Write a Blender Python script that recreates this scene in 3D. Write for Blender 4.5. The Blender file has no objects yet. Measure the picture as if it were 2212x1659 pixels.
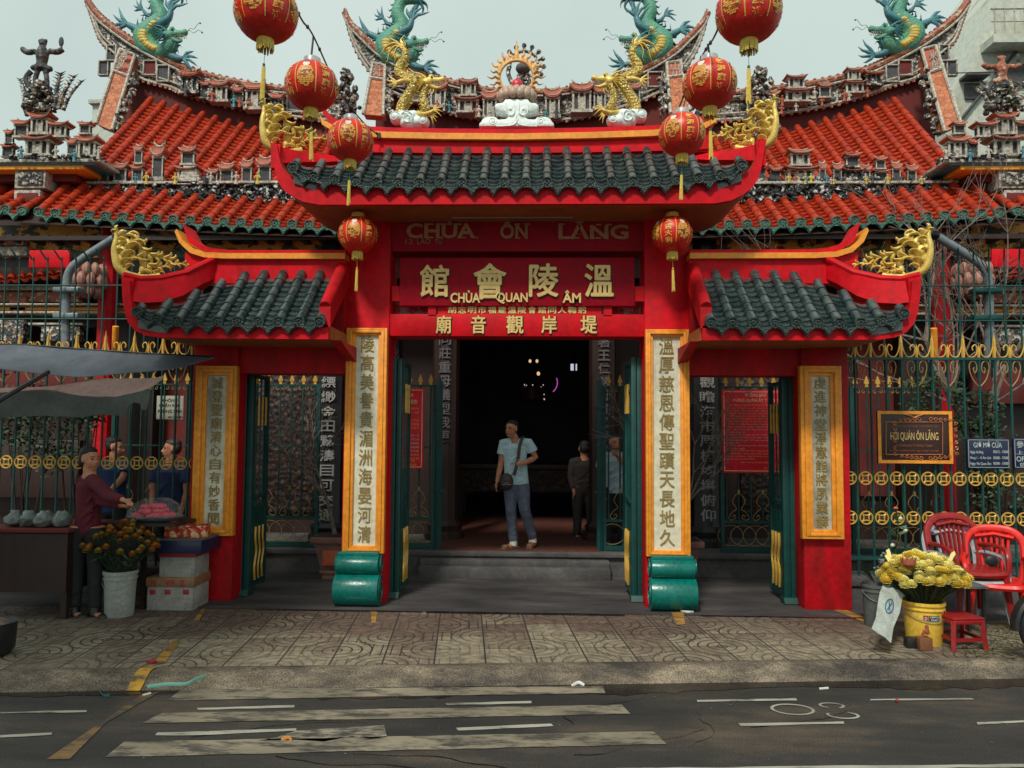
import bpy, bmesh, math, random
from mathutils import Vector, Matrix
random.seed(7)
R = random.random
def U(a, b): return a + (b - a) * random.random()
SC = bpy.context.scene
COL = SC.collection
F = 1663.0; CZ = 1.8; PITCH = math.radians(3.46)
CX = -0.226
YAW = math.radians(2.0); ROLL = math.radians(0.4)
CAMR = Matrix.Rotation(YAW, 3, 'Z') @ Matrix.Rotation(math.pi / 2 + PITCH, 3, 'X') @ Matrix.Rotation(ROLL, 3, 'Z')
def ray(dx, dy): return CAMR @ Vector(((dx - 1106.0) / F, -(dy - 829.5) / F, -1.0))
def W(dx, dy, Y):
    """world point on the plane y=Y seen at photo position dx,dy"""
    d = ray(dx, dy); t = Y / d.y
    return Vector((t * d.x, Y, CZ + t * d.z))
def G(dx, dy, z=0.0):
    """world point on the horizontal plane z seen at photo position"""
    d = ray(dx, dy); t = (z - CZ) / d.z
    return Vector((t * d.x, t * d.y, z))

# ---------------------------------------------------------------- materials
MATS = {}
def mat(name, c, rough=0.6, c2=None, scale=6.0, amt=0.5, bump=0.0, bscale=30.0, metal=0.0, kind='noise',
        stretch=(1, 1, 1), emit=None, contrast=(0.4, 0.65), c3=None, coat=0.0, trans=0.0, alpha=1.0, edge=0.0, spec=None):
    if name in MATS: return MATS[name]
    m = bpy.data.materials.new(name); m.use_nodes = True
    nt = m.node_tree; N = nt.nodes; L = nt.links
    b = N['Principled BSDF']
    b.inputs['Base Color'].default_value = (*c, 1)
    b.inputs['Roughness'].default_value = rough
    b.inputs['Metallic'].default_value = metal
    if spec is not None: b.inputs['Specular IOR Level'].default_value = spec
    if coat: b.inputs['Coat Weight'].default_value = coat; b.inputs['Coat Roughness'].default_value = 0.15
    if trans: b.inputs['Transmission Weight'].default_value = trans
    if alpha < 1: b.inputs['Alpha'].default_value = alpha
    if emit:
        b.inputs['Emission Color'].default_value = (*emit[0], 1); b.inputs['Emission Strength'].default_value = emit[1]
    tc = N.new('ShaderNodeTexCoord'); mp = N.new('ShaderNodeMapping')
    mp.inputs['Scale'].default_value = stretch
    L.new(tc.outputs['Object'], mp.inputs['Vector'])
    out = None
    if c2 is not None:
        if kind == 'noise':
            t = N.new('ShaderNodeTexNoise'); t.inputs['Scale'].default_value = scale; t.inputs['Detail'].default_value = 6
            t.inputs['Roughness'].default_value = 0.65
            fac = t.outputs['Fac']
        elif kind == 'voronoi':
            t = N.new('ShaderNodeTexVoronoi'); t.inputs['Scale'].default_value = scale
            sep = N.new('ShaderNodeSeparateColor'); L.new(t.outputs['Color'], sep.inputs[0]); fac = sep.outputs[0]
        L.new(mp.outputs[0], t.inputs['Vector'])
        r = N.new('ShaderNodeValToRGB'); L.new(fac, r.inputs[0])
        r.color_ramp.elements[0].position = contrast[0]; r.color_ramp.elements[1].position = contrast[1]
        r.color_ramp.elements[0].color = (*c, 1)
        r.color_ramp.elements[1].color = (*[c[i] * (1 - amt) + c2[i] * amt for i in range(3)], 1)
        if c3 is not None:
            e = r.color_ramp.elements.new(min(0.98, contrast[1] + 0.2)); e.color = (*c3, 1)
        if kind == 'voronoi': r.color_ramp.interpolation = 'CONSTANT'
        out = r.outputs[0]
        # second, finer variation
        t2 = N.new('ShaderNodeTexNoise'); t2.inputs['Scale'].default_value = scale * 7; t2.inputs['Detail'].default_value = 4
        L.new(tc.outputs['Object'], t2.inputs['Vector'])
        mr = N.new('ShaderNodeMapRange'); mr.inputs[1].default_value = 0.3; mr.inputs[2].default_value = 0.7
        mr.inputs[3].default_value = 0.82; mr.inputs[4].default_value = 1.12
        L.new(t2.outputs['Fac'], mr.inputs[0])
        mx = N.new('ShaderNodeMix'); mx.data_type = 'RGBA'; mx.blend_type = 'MULTIPLY'; mx.inputs[0].default_value = 1.0
        L.new(out, mx.inputs[6]); L.new(mr.outputs[0], mx.inputs[7])
        out = mx.outputs[2]
        if edge:
            v2 = N.new('ShaderNodeTexVoronoi'); v2.feature = 'DISTANCE_TO_EDGE'; v2.inputs['Scale'].default_value = scale
            L.new(mp.outputs[0], v2.inputs['Vector'])
            m2 = N.new('ShaderNodeMapRange'); m2.inputs[1].default_value = 0.0; m2.inputs[2].default_value = edge
            m2.inputs[3].default_value = 0.25; m2.inputs[4].default_value = 1.0
            L.new(v2.outputs['Distance'], m2.inputs[0])
            mx2 = N.new('ShaderNodeMix'); mx2.data_type = 'RGBA'; mx2.blend_type = 'MULTIPLY'; mx2.inputs[0].default_value = 1.0
            L.new(out, mx2.inputs[6]); L.new(m2.outputs[0], mx2.inputs[7]); out = mx2.outputs[2]
        L.new(out, b.inputs['Base Color'])
        # roughness variation
        m3 = N.new('ShaderNodeMapRange'); m3.inputs[3].default_value = max(0.05, rough - 0.12); m3.inputs[4].default_value = min(1, rough + 0.15)
        L.new(t2.outputs['Fac'], m3.inputs[0]); L.new(m3.outputs[0], b.inputs['Roughness'])
    if bump:
        if kind == 'voronoi' or edge:
            tb = N.new('ShaderNodeTexVoronoi'); tb.inputs['Scale'].default_value = bscale; o = tb.outputs['Distance']
        else:
            tb = N.new('ShaderNodeTexNoise'); tb.inputs['Scale'].default_value = bscale; tb.inputs['Detail'].default_value = 5; o = tb.outputs['Fac']
        L.new(mp.outputs[0], tb.inputs['Vector'])
        bp = N.new('ShaderNodeBump'); bp.inputs['Strength'].default_value = bump; bp.inputs['Distance'].default_value = 0.02
        L.new(o, bp.inputs['Height']); L.new(bp.outputs[0], b.inputs['Normal'])
    MATS[name] = m
    return m

# ---------------------------------------------------------------- mesh builder
TMP = bpy.data.scenes.new('scratch')
def evalmesh(o):
    vl = TMP.view_layers[0]; vl.update(); return bpy.data.meshes.new_from_object(o.evaluated_get(vl.depsgraph))
MIR = [False]
TF = [None]
ORG = {}
class MB:
    def __init__(s): s.v = []; s.f = []
    def add(s, vs, fs):
        o = len(s.v); s.v += [Vector(q) for q in vs]; s.f += [tuple(i + o for i in f) for f in fs]; return s
    def merge(s, other, M=None):
        s.add([M @ q for q in other.v] if M else other.v, other.f); return s
    def box(s, x0, x1, y0, y1, z0, z1):
        s.add([(x0, y0, z0), (x1, y0, z0), (x1, y1, z0), (x0, y1, z0), (x0, y0, z1), (x1, y0, z1), (x1, y1, z1), (x0, y1, z1)],
              [(0, 3, 2, 1), (4, 5, 6, 7), (0, 1, 5, 4), (1, 2, 6, 5), (2, 3, 7, 6), (3, 0, 4, 7)]); return s
    def prism(s, poly, y0, y1):
        """poly: list of (x,z) outline; extruded y0..y1"""
        n = len(poly)
        a = sum(poly[i][0] * poly[(i + 1) % n][1] - poly[(i + 1) % n][0] * poly[i][1] for i in range(n))
        if a < 0: poly = poly[::-1]
        vs = [(p[0], y0, p[1]) for p in poly] + [(p[0], y1, p[1]) for p in poly]
        fs = [tuple(range(n)), tuple(range(2 * n - 1, n - 1, -1))]
        fs += [(i, i + n, (i + 1) % n + n, (i + 1) % n) for i in range(n)]
        s.add(vs, fs); return s
    def prismx(s, poly, x0, x1):
        """poly: (y,z) outline extruded in x"""
        n = len(poly)
        vs = [(x0, p[0], p[1]) for p in poly] + [(x1, p[0], p[1]) for p in poly]
        fs = [tuple(range(n))[::-1], tuple(range(n, 2 * n))]
        fs += [(i, (i + 1) % n, (i + 1) % n + n, i + n) for i in range(n)]
        s.add(vs, fs); return s
    def tube(s, pts, rad, n=8, cap=True, closed=False, flat=None, up=None):
        pts = [Vector(p) for p in pts]; m = len(pts)
        if not hasattr(rad, '__len__'): rad = [rad] * m
        o = len(s.v); prev = None
        for i, p in enumerate(pts):
            if closed: t = pts[(i + 1) % m] - pts[i - 1]
            else: t = pts[min(i + 1, m - 1)] - pts[max(i - 1, 0)]
            if t.length < 1e-9: t = Vector((0, 0, 1))
            t.normalize()
            if prev is None:
                a = Vector(up) if up else (Vector((0, 0, 1)) if abs(t.z) < 0.9 else Vector((0, 1, 0)))
                nx = t.cross(a).normalized()
            else:
                nx = prev - t * prev.dot(t)
                if nx.length < 1e-6: nx = t.orthogonal()
                nx.normalize()
            prev = nx; ny = nx.cross(t).normalized()
            r = rad[i]; fl = flat if flat else 1.0
            for k in range(n):
                an = 2 * math.pi * k / n
                s.v.append(p + nx * (math.cos(an) * r) + ny * (math.sin(an) * r * fl))
        rr = m if closed else m - 1
        for i in range(rr):
            for k in range(n):
                a = o + i * n + k; b = o + i * n + (k + 1) % n; j = (i + 1) % m
                c = o + j * n + (k + 1) % n; d = o + j * n + k
                s.f.append((a, d, c, b))
        if cap and not closed:
            s.f.append(tuple(o + k for k in range(n))); s.f.append(tuple(o + (m - 1) * n + k for k in range(n - 1, -1, -1)))
        return s
    def lathe(s, prof, c, n=16, sx=1, sy=1, M=None):
        """prof: (r,z) from bottom to top about +z at c"""
        o = len(s.v); c = Vector(c)
        for r, z in prof:
            for k in range(n):
                an = 2 * math.pi * k / n
                q = Vector((math.cos(an) * r * sx, math.sin(an) * r * sy, z))
                if M: q = M @ q
                s.v.append(c + q)
        m = len(prof)
        for i in range(m - 1):
            for k in range(n):
                a = o + i * n + k; b = o + i * n + (k + 1) % n
                s.f.append((a, b, b + n, a + n))
        s.f.append(tuple(o + k for k in range(n - 1, -1, -1))); s.f.append(tuple(o + (m - 1) * n + k for k in range(n)))
        return s
    def ell(s, c, r, n=10, m=7, M=None):
        rx, ry, rz = r if hasattr(r, '__len__') else (r, r, r)
        o = len(s.v); c = Vector(c)
        P = [Vector((0, 0, -rz))]
        for i in range(1, m):
            ph = -math.pi / 2 + math.pi * i / m
            for k in range(n):
                an = 2 * math.pi * k / n
                P.append(Vector((math.cos(an) * math.cos(ph) * rx, math.sin(an) * math.cos(ph) * ry, math.sin(ph) * rz)))
        P.append(Vector((0, 0, rz)))
        s.v += [c + (M @ q if M else q) for q in P]
        for k in range(n): s.f.append((o, o + 1 + (k + 1) % n, o + 1 + k))
        for i in range(m - 2):
            for k in range(n):
                a = o + 1 + i * n + k; b = o + 1 + i * n + (k + 1) % n
                s.f.append((a, b, b + n, a + n))
        e = o + 1 + (m - 2) * n; t = len(s.v) - 1
        for k in range(n): s.f.append((e + k, e + (k + 1) % n, t))
        return s
    def cylx(s, x0, x1, y, z, r, n=16): return s.tube([(x0, y, z), (x1, y, z)], r, n)
    def cyly(s, x, y0, y1, z, r, n=16): return s.tube([(x, y0, z), (x, y1, z)], r, n)
    def cylz(s, x, y, z0, z1, r, n=12, r2=None): return s.tube([(x, y, z0), (x, y, z1)], [r, r2 if r2 is not None else r], n)
    def quad(s, a, b, c, d): s.add([a, b, c, d], [(0, 1, 2, 3)]); return s
    def build(s, name, m, parent=None, smooth=True, ang=38, bevel=0, remesh=0, rsmooth=4, label=None):
        if not s.v: return None
        vs = [q.copy() for q in s.v]; fs = s.f
        if MIR[0]:
            for q in vs: q.x = 2 * CX - q.x
            fs = [f[::-1] for f in fs]
        if TF[0]: vs = [TF[0] @ q for q in vs]
        if parent is not None: org = ORG[parent.name]
        else:
            xs = [q.x for q in vs]; ys = [q.y for q in vs]; zs = [q.z for q in vs]
            org = Vector(((min(xs) + max(xs)) / 2, (min(ys) + max(ys)) / 2, min(zs)))
        me = bpy.data.meshes.new(name)
        me.from_pydata([q - org for q in vs], [], fs); me.update()
        o = bpy.data.objects.new(name, me)
        if remesh or bevel:
            TMP.collection.objects.link(o)
            if remesh:
                md = o.modifiers.new('r', 'REMESH'); md.mode = 'VOXEL'; md.voxel_size = remesh
                ms = o.modifiers.new('s', 'SMOOTH'); ms.factor = 0.5; ms.iterations = rsmooth
            if bevel:
                md = o.modifiers.new('b', 'BEVEL'); md.width = bevel; md.segments = 2; md.limit_method = 'ANGLE'; md.angle_limit = math.radians(40)
            me2 = evalmesh(o)
            o.modifiers.clear(); o.data = me2; bpy.data.meshes.remove(me); me = me2; me.name = name
            TMP.collection.objects.unlink(o)
        COL.objects.link(o)
        if smooth:
            me.shade_smooth()
            if not remesh: me.set_sharp_from_angle(angle=math.radians(ang))
        ml = m if isinstance(m, (list, tuple)) else [m]
        me.materials.clear()
        for q in ml: me.materials.append(q)
        if parent is not None: o.parent = parent
        else: o.location = org
        ORG[o.name] = org
        if label: o['label'] = label
        return o
def thing(name, label, cat, loc=(0, 0, 0), group=None):
    o = bpy.data.objects.new(name, None); o.empty_display_size = 0.1; COL.objects.link(o)
    loc = Vector(loc)
    if MIR[0]: loc.x = 2 * CX - loc.x
    o.location = loc; ORG[o.name] = loc
    o['label'] = label; o['category'] = cat
    if group: o['group'] = group
    return o
def tag(o, label, cat, group=None):
    o['label'] = label; o['category'] = cat
    if group: o['group'] = group
    return o
def struct(o): o['kind'] = 'structure'; return o
def dup(root, loc, rotz=None, label=None, group=None, scale=None):
    r = root.copy(); COL.objects.link(r); r.location = loc
    if rotz is not None: r.rotation_euler = (0, 0, rotz)
    if scale is not None: r.scale = scale
    if label: r['label'] = label
    if group: r['group'] = group
    for ch in list(root.children):
        c = ch.copy(); COL.objects.link(c); c.parent = r
        for g in ch.children:
            d = g.copy(); COL.objects.link(d); d.parent = c
    ORG[r.name] = Vector(loc)
    return r
def cr(pts, n=6):
    """catmull-rom through points"""
    P = [Vector(p) for p in pts]; out = []
    for i in range(len(P) - 1):
        p0 = P[max(i - 1, 0)]; p1 = P[i]; p2 = P[i + 1]; p3 = P[min(i + 2, len(P) - 1)]
        for k in range(n):
            t = k / n
            out.append(0.5 * ((2 * p1) + (-p0 + p2) * t + (2 * p0 - 5 * p1 + 4 * p2 - p3) * t * t + (-p0 + 3 * p1 - 3 * p2 + p3) * t ** 3))
    out.append(P[-1]); return out
def crr(rs, n=6):
    return [v.x for v in cr([(r, 0, 0) for r in rs], n)]
TC = {}
def glyphs(s, offset=0.0, extrude=0.0):
    k = (s, offset, extrude)
    if k in TC: return TC[k]
    cu = bpy.data.curves.new('t', 'FONT'); cu.body = s; cu.offset = offset; cu.extrude = extrude; cu.resolution_u = 3
    cu.align_x = 'CENTER'
    o = bpy.data.objects.new('t', cu); TMP.collection.objects.link(o)
    me = evalmesh(o)
    vs = [v.co.copy() for v in me.vertices]; fs = [tuple(p.vertices) for p in me.polygons]
    bpy.data.objects.remove(o); bpy.data.curves.remove(cu); bpy.data.meshes.remove(me)
    TC[k] = (vs, fs); return TC[k]
def text(mb, s, x0, x1, z0, z1, y, bold=0.0, depth=0.01, keep=False, fat=0.0):
    """fit string s into the box x0..x1, z0..z1 facing -y at plane y (front face), raised by depth"""
    ext = 0.05
    vs, fs = glyphs(s, bold, ext)
    if not vs: return
    a0 = min(v.x for v in vs); a1 = max(v.x for v in vs); b0 = min(v.y for v in vs); b1 = max(v.y for v in vs)
    sx = (x1 - x0) / max(a1 - a0, 1e-6); sz = (z1 - z0) / max(b1 - b0, 1e-6)
    if keep: sx = sz = min(sx, sz)
    cx = (x0 + x1) / 2; cz = (z0 + z1) / 2; ax = (a0 + a1) / 2; bz = (b0 + b1) / 2
    offs = [(0, 0)] if not fat else [(0, 0), (fat, 0), (-fat, 0), (0, fat), (0, -fat), (fat * .7, fat * .7), (-fat * .7, fat * .7), (fat * .7, -fat * .7), (-fat * .7, -fat * .7)]
    for i, (ox, oz) in enumerate(offs):
        mb.add([(cx + ox * (x1 - x0) + (v.x - ax) * sx, y + i * .0004 + depth / 2 - v.z / ext * depth / 2, cz + oz * (x1 - x0) + (v.y - bz) * sz) for v in vs], fs)
def vtext(mb, s, cx, w, ztop, zbot, y, bold=0.02, depth=0.01, fill=0.8, fat=0.0):
    n = len(s); h = (ztop - zbot) / n
    for i, ch in enumerate(s):
        zc = ztop - (i + 0.5) * h
        hh = h * fill / 2
        text(mb, ch, cx - w / 2, cx + w / 2, zc - hh, zc + hh, y, bold, depth, fat=fat)

# ---------------------------------------------------------------- colours
RED = mat('red paint', (0.66, 0.003, 0.012), 0.5, (0.44, 0.008, 0.012), 2.2, 0.8, stretch=(2.2, 2.2, 0.6), bump=0.08, bscale=60, spec=0.18)
REDW = mat('weathered red paint', (0.54, 0.005, 0.012), 0.55, (0.26, 0.012, 0.012), 2.5, 0.85, stretch=(1.6, 1.6, 0.5), bump=0.12, bscale=40, spec=0.18)
REDD = mat('red board paint', (0.34, 0.003, 0.014), 0.55, (0.26, 0.005, 0.014), 3, 0.7, bump=0.05, spec=0.15)
OCH = mat('ochre paint', (0.88, 0.33, 0.025), 0.5, (0.70, 0.24, 0.02), 3, 0.7, bump=0.06, bscale=40)
GOLD = mat('gold paint', (0.80, 0.60, 0.15), 0.38, (0.50, 0.30, 0.05), 14, 0.8, bump=0.25, bscale=60, metal=0.15)
GOLDS = mat('scaled gold paint', (0.74, 0.55, 0.14), 0.35, (0.45, 0.27, 0.05), 30, 0.7, bump=1.0, bscale=38, metal=0.15, edge=0.08)
GOLDL = mat('gold lettering', (0.85, 0.60, 0.22), 0.35, (0.65, 0.42, 0.14), 20, 0.8, metal=0.1)
TEAL = mat('teal gloss paint', (0.0, 0.15, 0.12), 0.28, (0.0, 0.10, 0.085), 4, 0.8, bump=0.1, bscale=40)
TEALF = mat('teal fence paint', (0.003, 0.068, 0.060), 0.5, (0.003, 0.038, 0.034), 6, 0.8)
TILED = mat('dark glazed tile', (0.014, 0.034, 0.036), 0.2, (0.075, 0.10, 0.095), 8, 0.9, bump=0.15, bscale=50, c3=(0.03, 0.022, 0.014), spec=0.8)
TILEC = mat('dark moulded tile', (0.014, 0.034, 0.032), 0.3, (0.05, 0.075, 0.065), 16, 0.9, bump=0.8, bscale=70)
TERR = mat('terracotta glazed tile', (0.44, 0.040, 0.012), 0.45, (0.24, 0.024, 0.010), 5, 0.9, bump=0.15, bscale=40, c3=(0.16, 0.03, 0.015), spec=0.25)
GRNC = mat('green glazed tile end', (0.08, 0.22, 0.165), 0.3, (0.015, 0.06, 0.05), 22, 0.9, bump=0.9, bscale=70)
MARB = mat('veined marble', (0.66, 0.63, 0.48), 0.35, (0.20, 0.20, 0.17), 2.2, 0.85, stretch=(3.0, 1, 0.35), contrast=(0.55, 0.74), bump=0.03)
MARBG = mat('grey marble', (0.70, 0.66, 0.50), 0.32, (0.20, 0.19, 0.16), 1.8, 0.9, stretch=(1.5, 1, 0.6), contrast=(0.42, 0.68))
MOS = mat('porcelain mosaic', (0.050, 0.055, 0.055), 0.5, (0.60, 0.56, 0.46), 26, 0.95, kind='voronoi', contrast=(0.45, 0.62), c3=(0.30, 0.20, 0.13), edge=0.05, bump=0.8, bscale=26)
MOSR = mat('terracotta mosaic', (0.34, 0.10, 0.05), 0.6, (0.52, 0.44, 0.34), 22, 0.7, kind='voronoi', contrast=(0.55, 0.78), c3=(0.10, 0.08, 0.07), edge=0.05, bump=0.6, bscale=22)
CREAM = mat('cream plaster chips', (0.56, 0.51, 0.42), 0.6, (0.13, 0.12, 0.11), 22, 0.9, bump=0.5, bscale=40)
DKG = mat('soot dark plaster', (0.045, 0.048, 0.052), 0.8, (0.10, 0.10, 0.10), 8, 0.7, bump=0.3)
TERP = mat('terracotta plaster', (0.42, 0.085, 0.035), 0.6, (0.28, 0.06, 0.03), 10, 0.8, bump=0.3)
MARO = mat('dull red wall', (0.15, 0.016, 0.012), 0.8, (0.08, 0.012, 0.010), 1.5, 0.8, bump=0.15)
ROCK = mat('porcelain rockwork', (0.030, 0.033, 0.034), 0.5, (0.62, 0.64, 0.60), 18, 0.8, kind='voronoi', contrast=(0.60, 0.80), c3=(0.18, 0.22, 0.20), edge=0.06, bump=0.9, bscale=22)
GRND = mat('green painted scales', (0.10, 0.34, 0.20), 0.45, (0.05, 0.22, 0.19), 4, 0.9, bump=0.9, bscale=34, c3=(0.09, 0.28, 0.30))
BLUD = mat('blue green paint', (0.06, 0.22, 0.25), 0.45, (0.05, 0.14, 0.18), 8, 0.9, bump=0.5, bscale=34)
YELD = mat('yellow belly paint', (0.62, 0.46, 0.08), 0.5, (0.42, 0.30, 0.06), 14, 0.8, bump=0.4)
CLOUD = mat('white painted plaster', (0.80, 0.88, 0.85), 0.5, (0.66, 0.78, 0.75), 5, 0.6, bump=0.1)
STONE = mat('grey stone', (0.11, 0.10, 0.095), 0.8, (0.05, 0.05, 0.05), 3, 0.9, bump=0.3, bscale=25)
STEEL = mat('grey steel pipe', (0.25, 0.29, 0.31), 0.4, (0.16, 0.19, 0.21), 5, 0.8, metal=0.4)
BLACK = mat('black plastic', (0.012, 0.012, 0.014), 0.45, (0.02, 0.02, 0.02), 8, 0.8)
DARKW = mat('dark varnished wood', (0.035, 0.014, 0.010), 0.5, (0.018, 0.008, 0.007), 6, 0.8, stretch=(1, 1, 0.2), bump=0.1)
WHT = mat('white lettering', (0.70, 0.70, 0.66), 0.5)
SKIN = mat('tanned skin', (0.60, 0.25, 0.14), 0.55, (0.30, 0.11, 0.06), 12, 0.6)
HAIR = mat('black hair', (0.008, 0.007, 0.007), 0.5, (0.02, 0.018, 0.016), 60, 0.7, bump=0.6, bscale=120)
# ================================================================ camera, sky, sun
cam = bpy.data.cameras.new('camera'); co = bpy.data.objects.new('camera', cam); COL.objects.link(co)
co.location = (0, 0, CZ)
co.rotation_mode = 'QUATERNION'
co.rotation_quaternion = CAMR.to_quaternion()
cam.sensor_width = 36; cam.lens = F / 2212 * 36; cam.clip_start = 0.05; cam.clip_end = 3000
SC.camera = co
SUN_EL = 50; SUN_AZ = -20        # from the front left of the gate, behind the camera
w = bpy.data.worlds.new('World'); SC.world = w; w.use_nodes = True
N = w.node_tree.nodes; L = w.node_tree.links; bg = N['Background']
sky = N.new('ShaderNodeTexSky'); sky.sky_type = 'NISHITA'; sky.sun_disc = False
sky.sun_elevation = math.radians(SUN_EL); sky.sun_rotation = math.radians(180 - SUN_AZ)
sky.dust_density = 4; sky.air_density = 1.0; sky.ozone_density = 1.5
nz = N.new('ShaderNodeTexNoise'); nz.inputs['Scale'].default_value = 2.2; nz.inputs['Detail'].default_value = 4
rp = N.new('ShaderNodeValToRGB'); rp.color_ramp.elements[0].color = (6.2, 7.5, 7.1, 1); rp.color_ramp.elements[1].color = (7.4, 8.6, 8.05, 1)
rp.color_ramp.elements[0].position = 0.35; rp.color_ramp.elements[1].position = 0.7
L.new(nz.outputs['Fac'], rp.inputs[0])
mx = N.new('ShaderNodeMix'); mx.data_type = 'RGBA'; mx.inputs[0].default_value = 0.93
L.new(sky.outputs[0], mx.inputs[6]); L.new(rp.outputs[0], mx.inputs[7]); L.new(mx.outputs[2], bg.inputs[0])
bg.inputs[1].default_value = 0.1
sl = bpy.data.lights.new('sun', 'SUN'); so = bpy.data.objects.new('sun', sl); COL.objects.link(so)
sl.energy = 3.2; sl.angle = math.radians(9); sl.color = (1.0, 0.95, 0.86)
sd = Vector((math.sin(math.radians(SUN_AZ)) * math.cos(math.radians(SUN_EL)), -math.cos(math.radians(SUN_AZ)) * math.cos(math.radians(SUN_EL)), math.sin(math.radians(SUN_EL))))
so.rotation_euler = sd.to_track_quat('Z', 'Y').to_euler()
SC.view_settings.view_transform = 'Standard'; SC.view_settings.look = 'None'; SC.view_settings.gamma = 1; SC.view_settings.exposure = -0.12
SC.render.engine = 'CYCLES'; SC.cycles.max_bounces = 5; SC.cycles.use_denoising = True

# ================================================================ ground
def nmath(N, L, op, a, b=None, c=None):
    n = N.new('ShaderNodeMath'); n.operation = op
    for i, q in enumerate((a, b, c)):
        if q is None: continue
        if isinstance(q, (int, float)): n.inputs[i].default_value = q
        else: L.new(q, n.inputs[i])
    return n.outputs[0]
def pave_mat():
    m = bpy.data.materials.new('patterned paving tile'); m.use_nodes = True; N = m.node_tree.nodes; L = m.node_tree.links; b = N['Principled BSDF']
    tc = N.new('ShaderNodeTexCoord'); sp = N.new('ShaderNodeSeparateXYZ'); L.new(tc.outputs['Object'], sp.inputs[0])
    T = 0.4
    X = nmath(N, L, 'DIVIDE', sp.outputs[0], T); Y = nmath(N, L, 'DIVIDE', sp.outputs[1], T)
    u = nmath(N, L, 'FRACT', X); v = nmath(N, L, 'FRACT', Y)
    iu = nmath(N, L, 'FLOOR', X); iv = nmath(N, L, 'FLOOR', Y)
    par = nmath(N, L, 'FLOORED_MODULO', nmath(N, L, 'ADD', iu, iv), 2.0)
    # flip u on odd tiles
    uf = nmath(N, L, 'ABSOLUTE', nmath(N, L, 'SUBTRACT', u, par))
    def dist(a, bb):
        return nmath(N, L, 'SQRT', nmath(N, L, 'ADD', nmath(N, L, 'POWER', nmath(N, L, 'ABSOLUTE', nmath(N, L, 'SUBTRACT', uf, a)), 2.0), nmath(N, L, 'POWER', nmath(N, L, 'ABSOLUTE', nmath(N, L, 'SUBTRACT', v, bb)), 2.0)))
    d = nmath(N, L, 'MINIMUM', dist(0, 0), dist(1, 1))
    ring = nmath(N, L, 'ABSOLUTE', nmath(N, L, 'SUBTRACT', nmath(N, L, 'FRACT', nmath(N, L, 'MULTIPLY', d, 5.0)), 0.5))
    groove = nmath(N, L, 'LESS_THAN', ring, 0.10)
    inr = nmath(N, L, 'LESS_THAN', d, 0.74)
    groove = nmath(N, L, 'MULTIPLY', groove, inr)
    # straight bars where the rings leave off
    bars = nmath(N, L, 'LESS_THAN', nmath(N, L, 'ABSOLUTE', nmath(N, L, 'SUBTRACT', nmath(N, L, 'FRACT', nmath(N, L, 'MULTIPLY', u, 5.0)), 0.5)), 0.07)
    bars = nmath(N, L, 'MULTIPLY', bars, nmath(N, L, 'GREATER_THAN', d, 0.62))
    ju = nmath(N, L, 'GREATER_THAN', nmath(N, L, 'ABSOLUTE', nmath(N, L, 'SUBTRACT', u, 0.5)), 0.483)
    jv = nmath(N, L, 'GREATER_THAN', nmath(N, L, 'ABSOLUTE', nmath(N, L, 'SUBTRACT', v, 0.5)), 0.487)
    j = nmath(N, L, 'MAXIMUM', ju, jv)
    wear = N.new('ShaderNodeTexNoise'); wear.inputs['Scale'].default_value = 1.1; wear.inputs['Detail'].default_value = 6; L.new(tc.outputs['Object'], wear.inputs[0])
    wr = N.new('ShaderNodeMapRange'); wr.inputs[1].default_value = 0.38; wr.inputs[2].default_value = 0.62; wr.inputs[3].default_value = 1.0; wr.inputs[4].default_value = 0.35
    L.new(wear.outputs['Fac'], wr.inputs[0])
    g = nmath(N, L, 'MAXIMUM', nmath(N, L, 'MULTIPLY', nmath(N, L, 'MAXIMUM', groove, bars), wr.outputs[0]), j)
    # per tile colour
    cb = N.new('ShaderNodeCombineXYZ'); L.new(iu, cb.inputs[0]); L.new(iv, cb.inputs[1])
    wn = N.new('ShaderNodeTexWhiteNoise'); wn.noise_dimensions = '2D'; L.new(cb.outputs[0], wn.inputs['Vector'])
    n2 = N.new('ShaderNodeTexNoise'); n2.inputs['Scale'].default_value = 0.8; n2.inputs['Detail'].default_value = 3; L.new(tc.outputs['Object'], n2.inputs[0])
    mixf = nmath(N, L, 'ADD', nmath(N, L, 'MULTIPLY', wn.outputs[0], 0.35), nmath(N, L, 'MULTIPLY', n2.outputs['Fac'], 0.9))
    # rows nearer the kerb are pale, further rows reddish
    rowm = N.new('ShaderNodeMapRange'); rowm.inputs[1].default_value = 6.6; rowm.inputs[2].default_value = 7.1; rowm.inputs[3].default_value = -0.12; rowm.inputs[4].default_value = 0.2
    L.new(sp.outputs[1], rowm.inputs[0])
    mixf = nmath(N, L, 'ADD', mixf, rowm.outputs[0])
    r = N.new('ShaderNodeValToRGB'); L.new(mixf, r.inputs[0])
    r.color_ramp.elements[0].position = 0.45; r.color_ramp.elements[0].color = (0.30, 0.25, 0.17, 1)
    r.color_ramp.elements[1].position = 0.8; r.color_ramp.elements[1].color = (0.155, 0.10, 0.072, 1)
    n3 = N.new('ShaderNodeTexNoise'); n3.inputs['Scale'].default_value = 9; n3.inputs['Detail'].default_value = 8; n3.inputs['Roughness'].default_value = 0.7; L.new(tc.outputs['Object'], n3.inputs[0])
    m3 = N.new('ShaderNodeMapRange'); m3.inputs[1].default_value = 0.3; m3.inputs[2].default_value = 0.7; m3.inputs[3].default_value = 0.32; m3.inputs[4].default_value = 1.2; L.new(n3.outputs['Fac'], m3.inputs[0])
    a = N.new('ShaderNodeMix'); a.data_type = 'RGBA'; a.blend_type = 'MULTIPLY'; a.inputs[0].default_value = 1; L.new(r.outputs[0], a.inputs[6]); L.new(m3.outputs[0], a.inputs[7])
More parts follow.
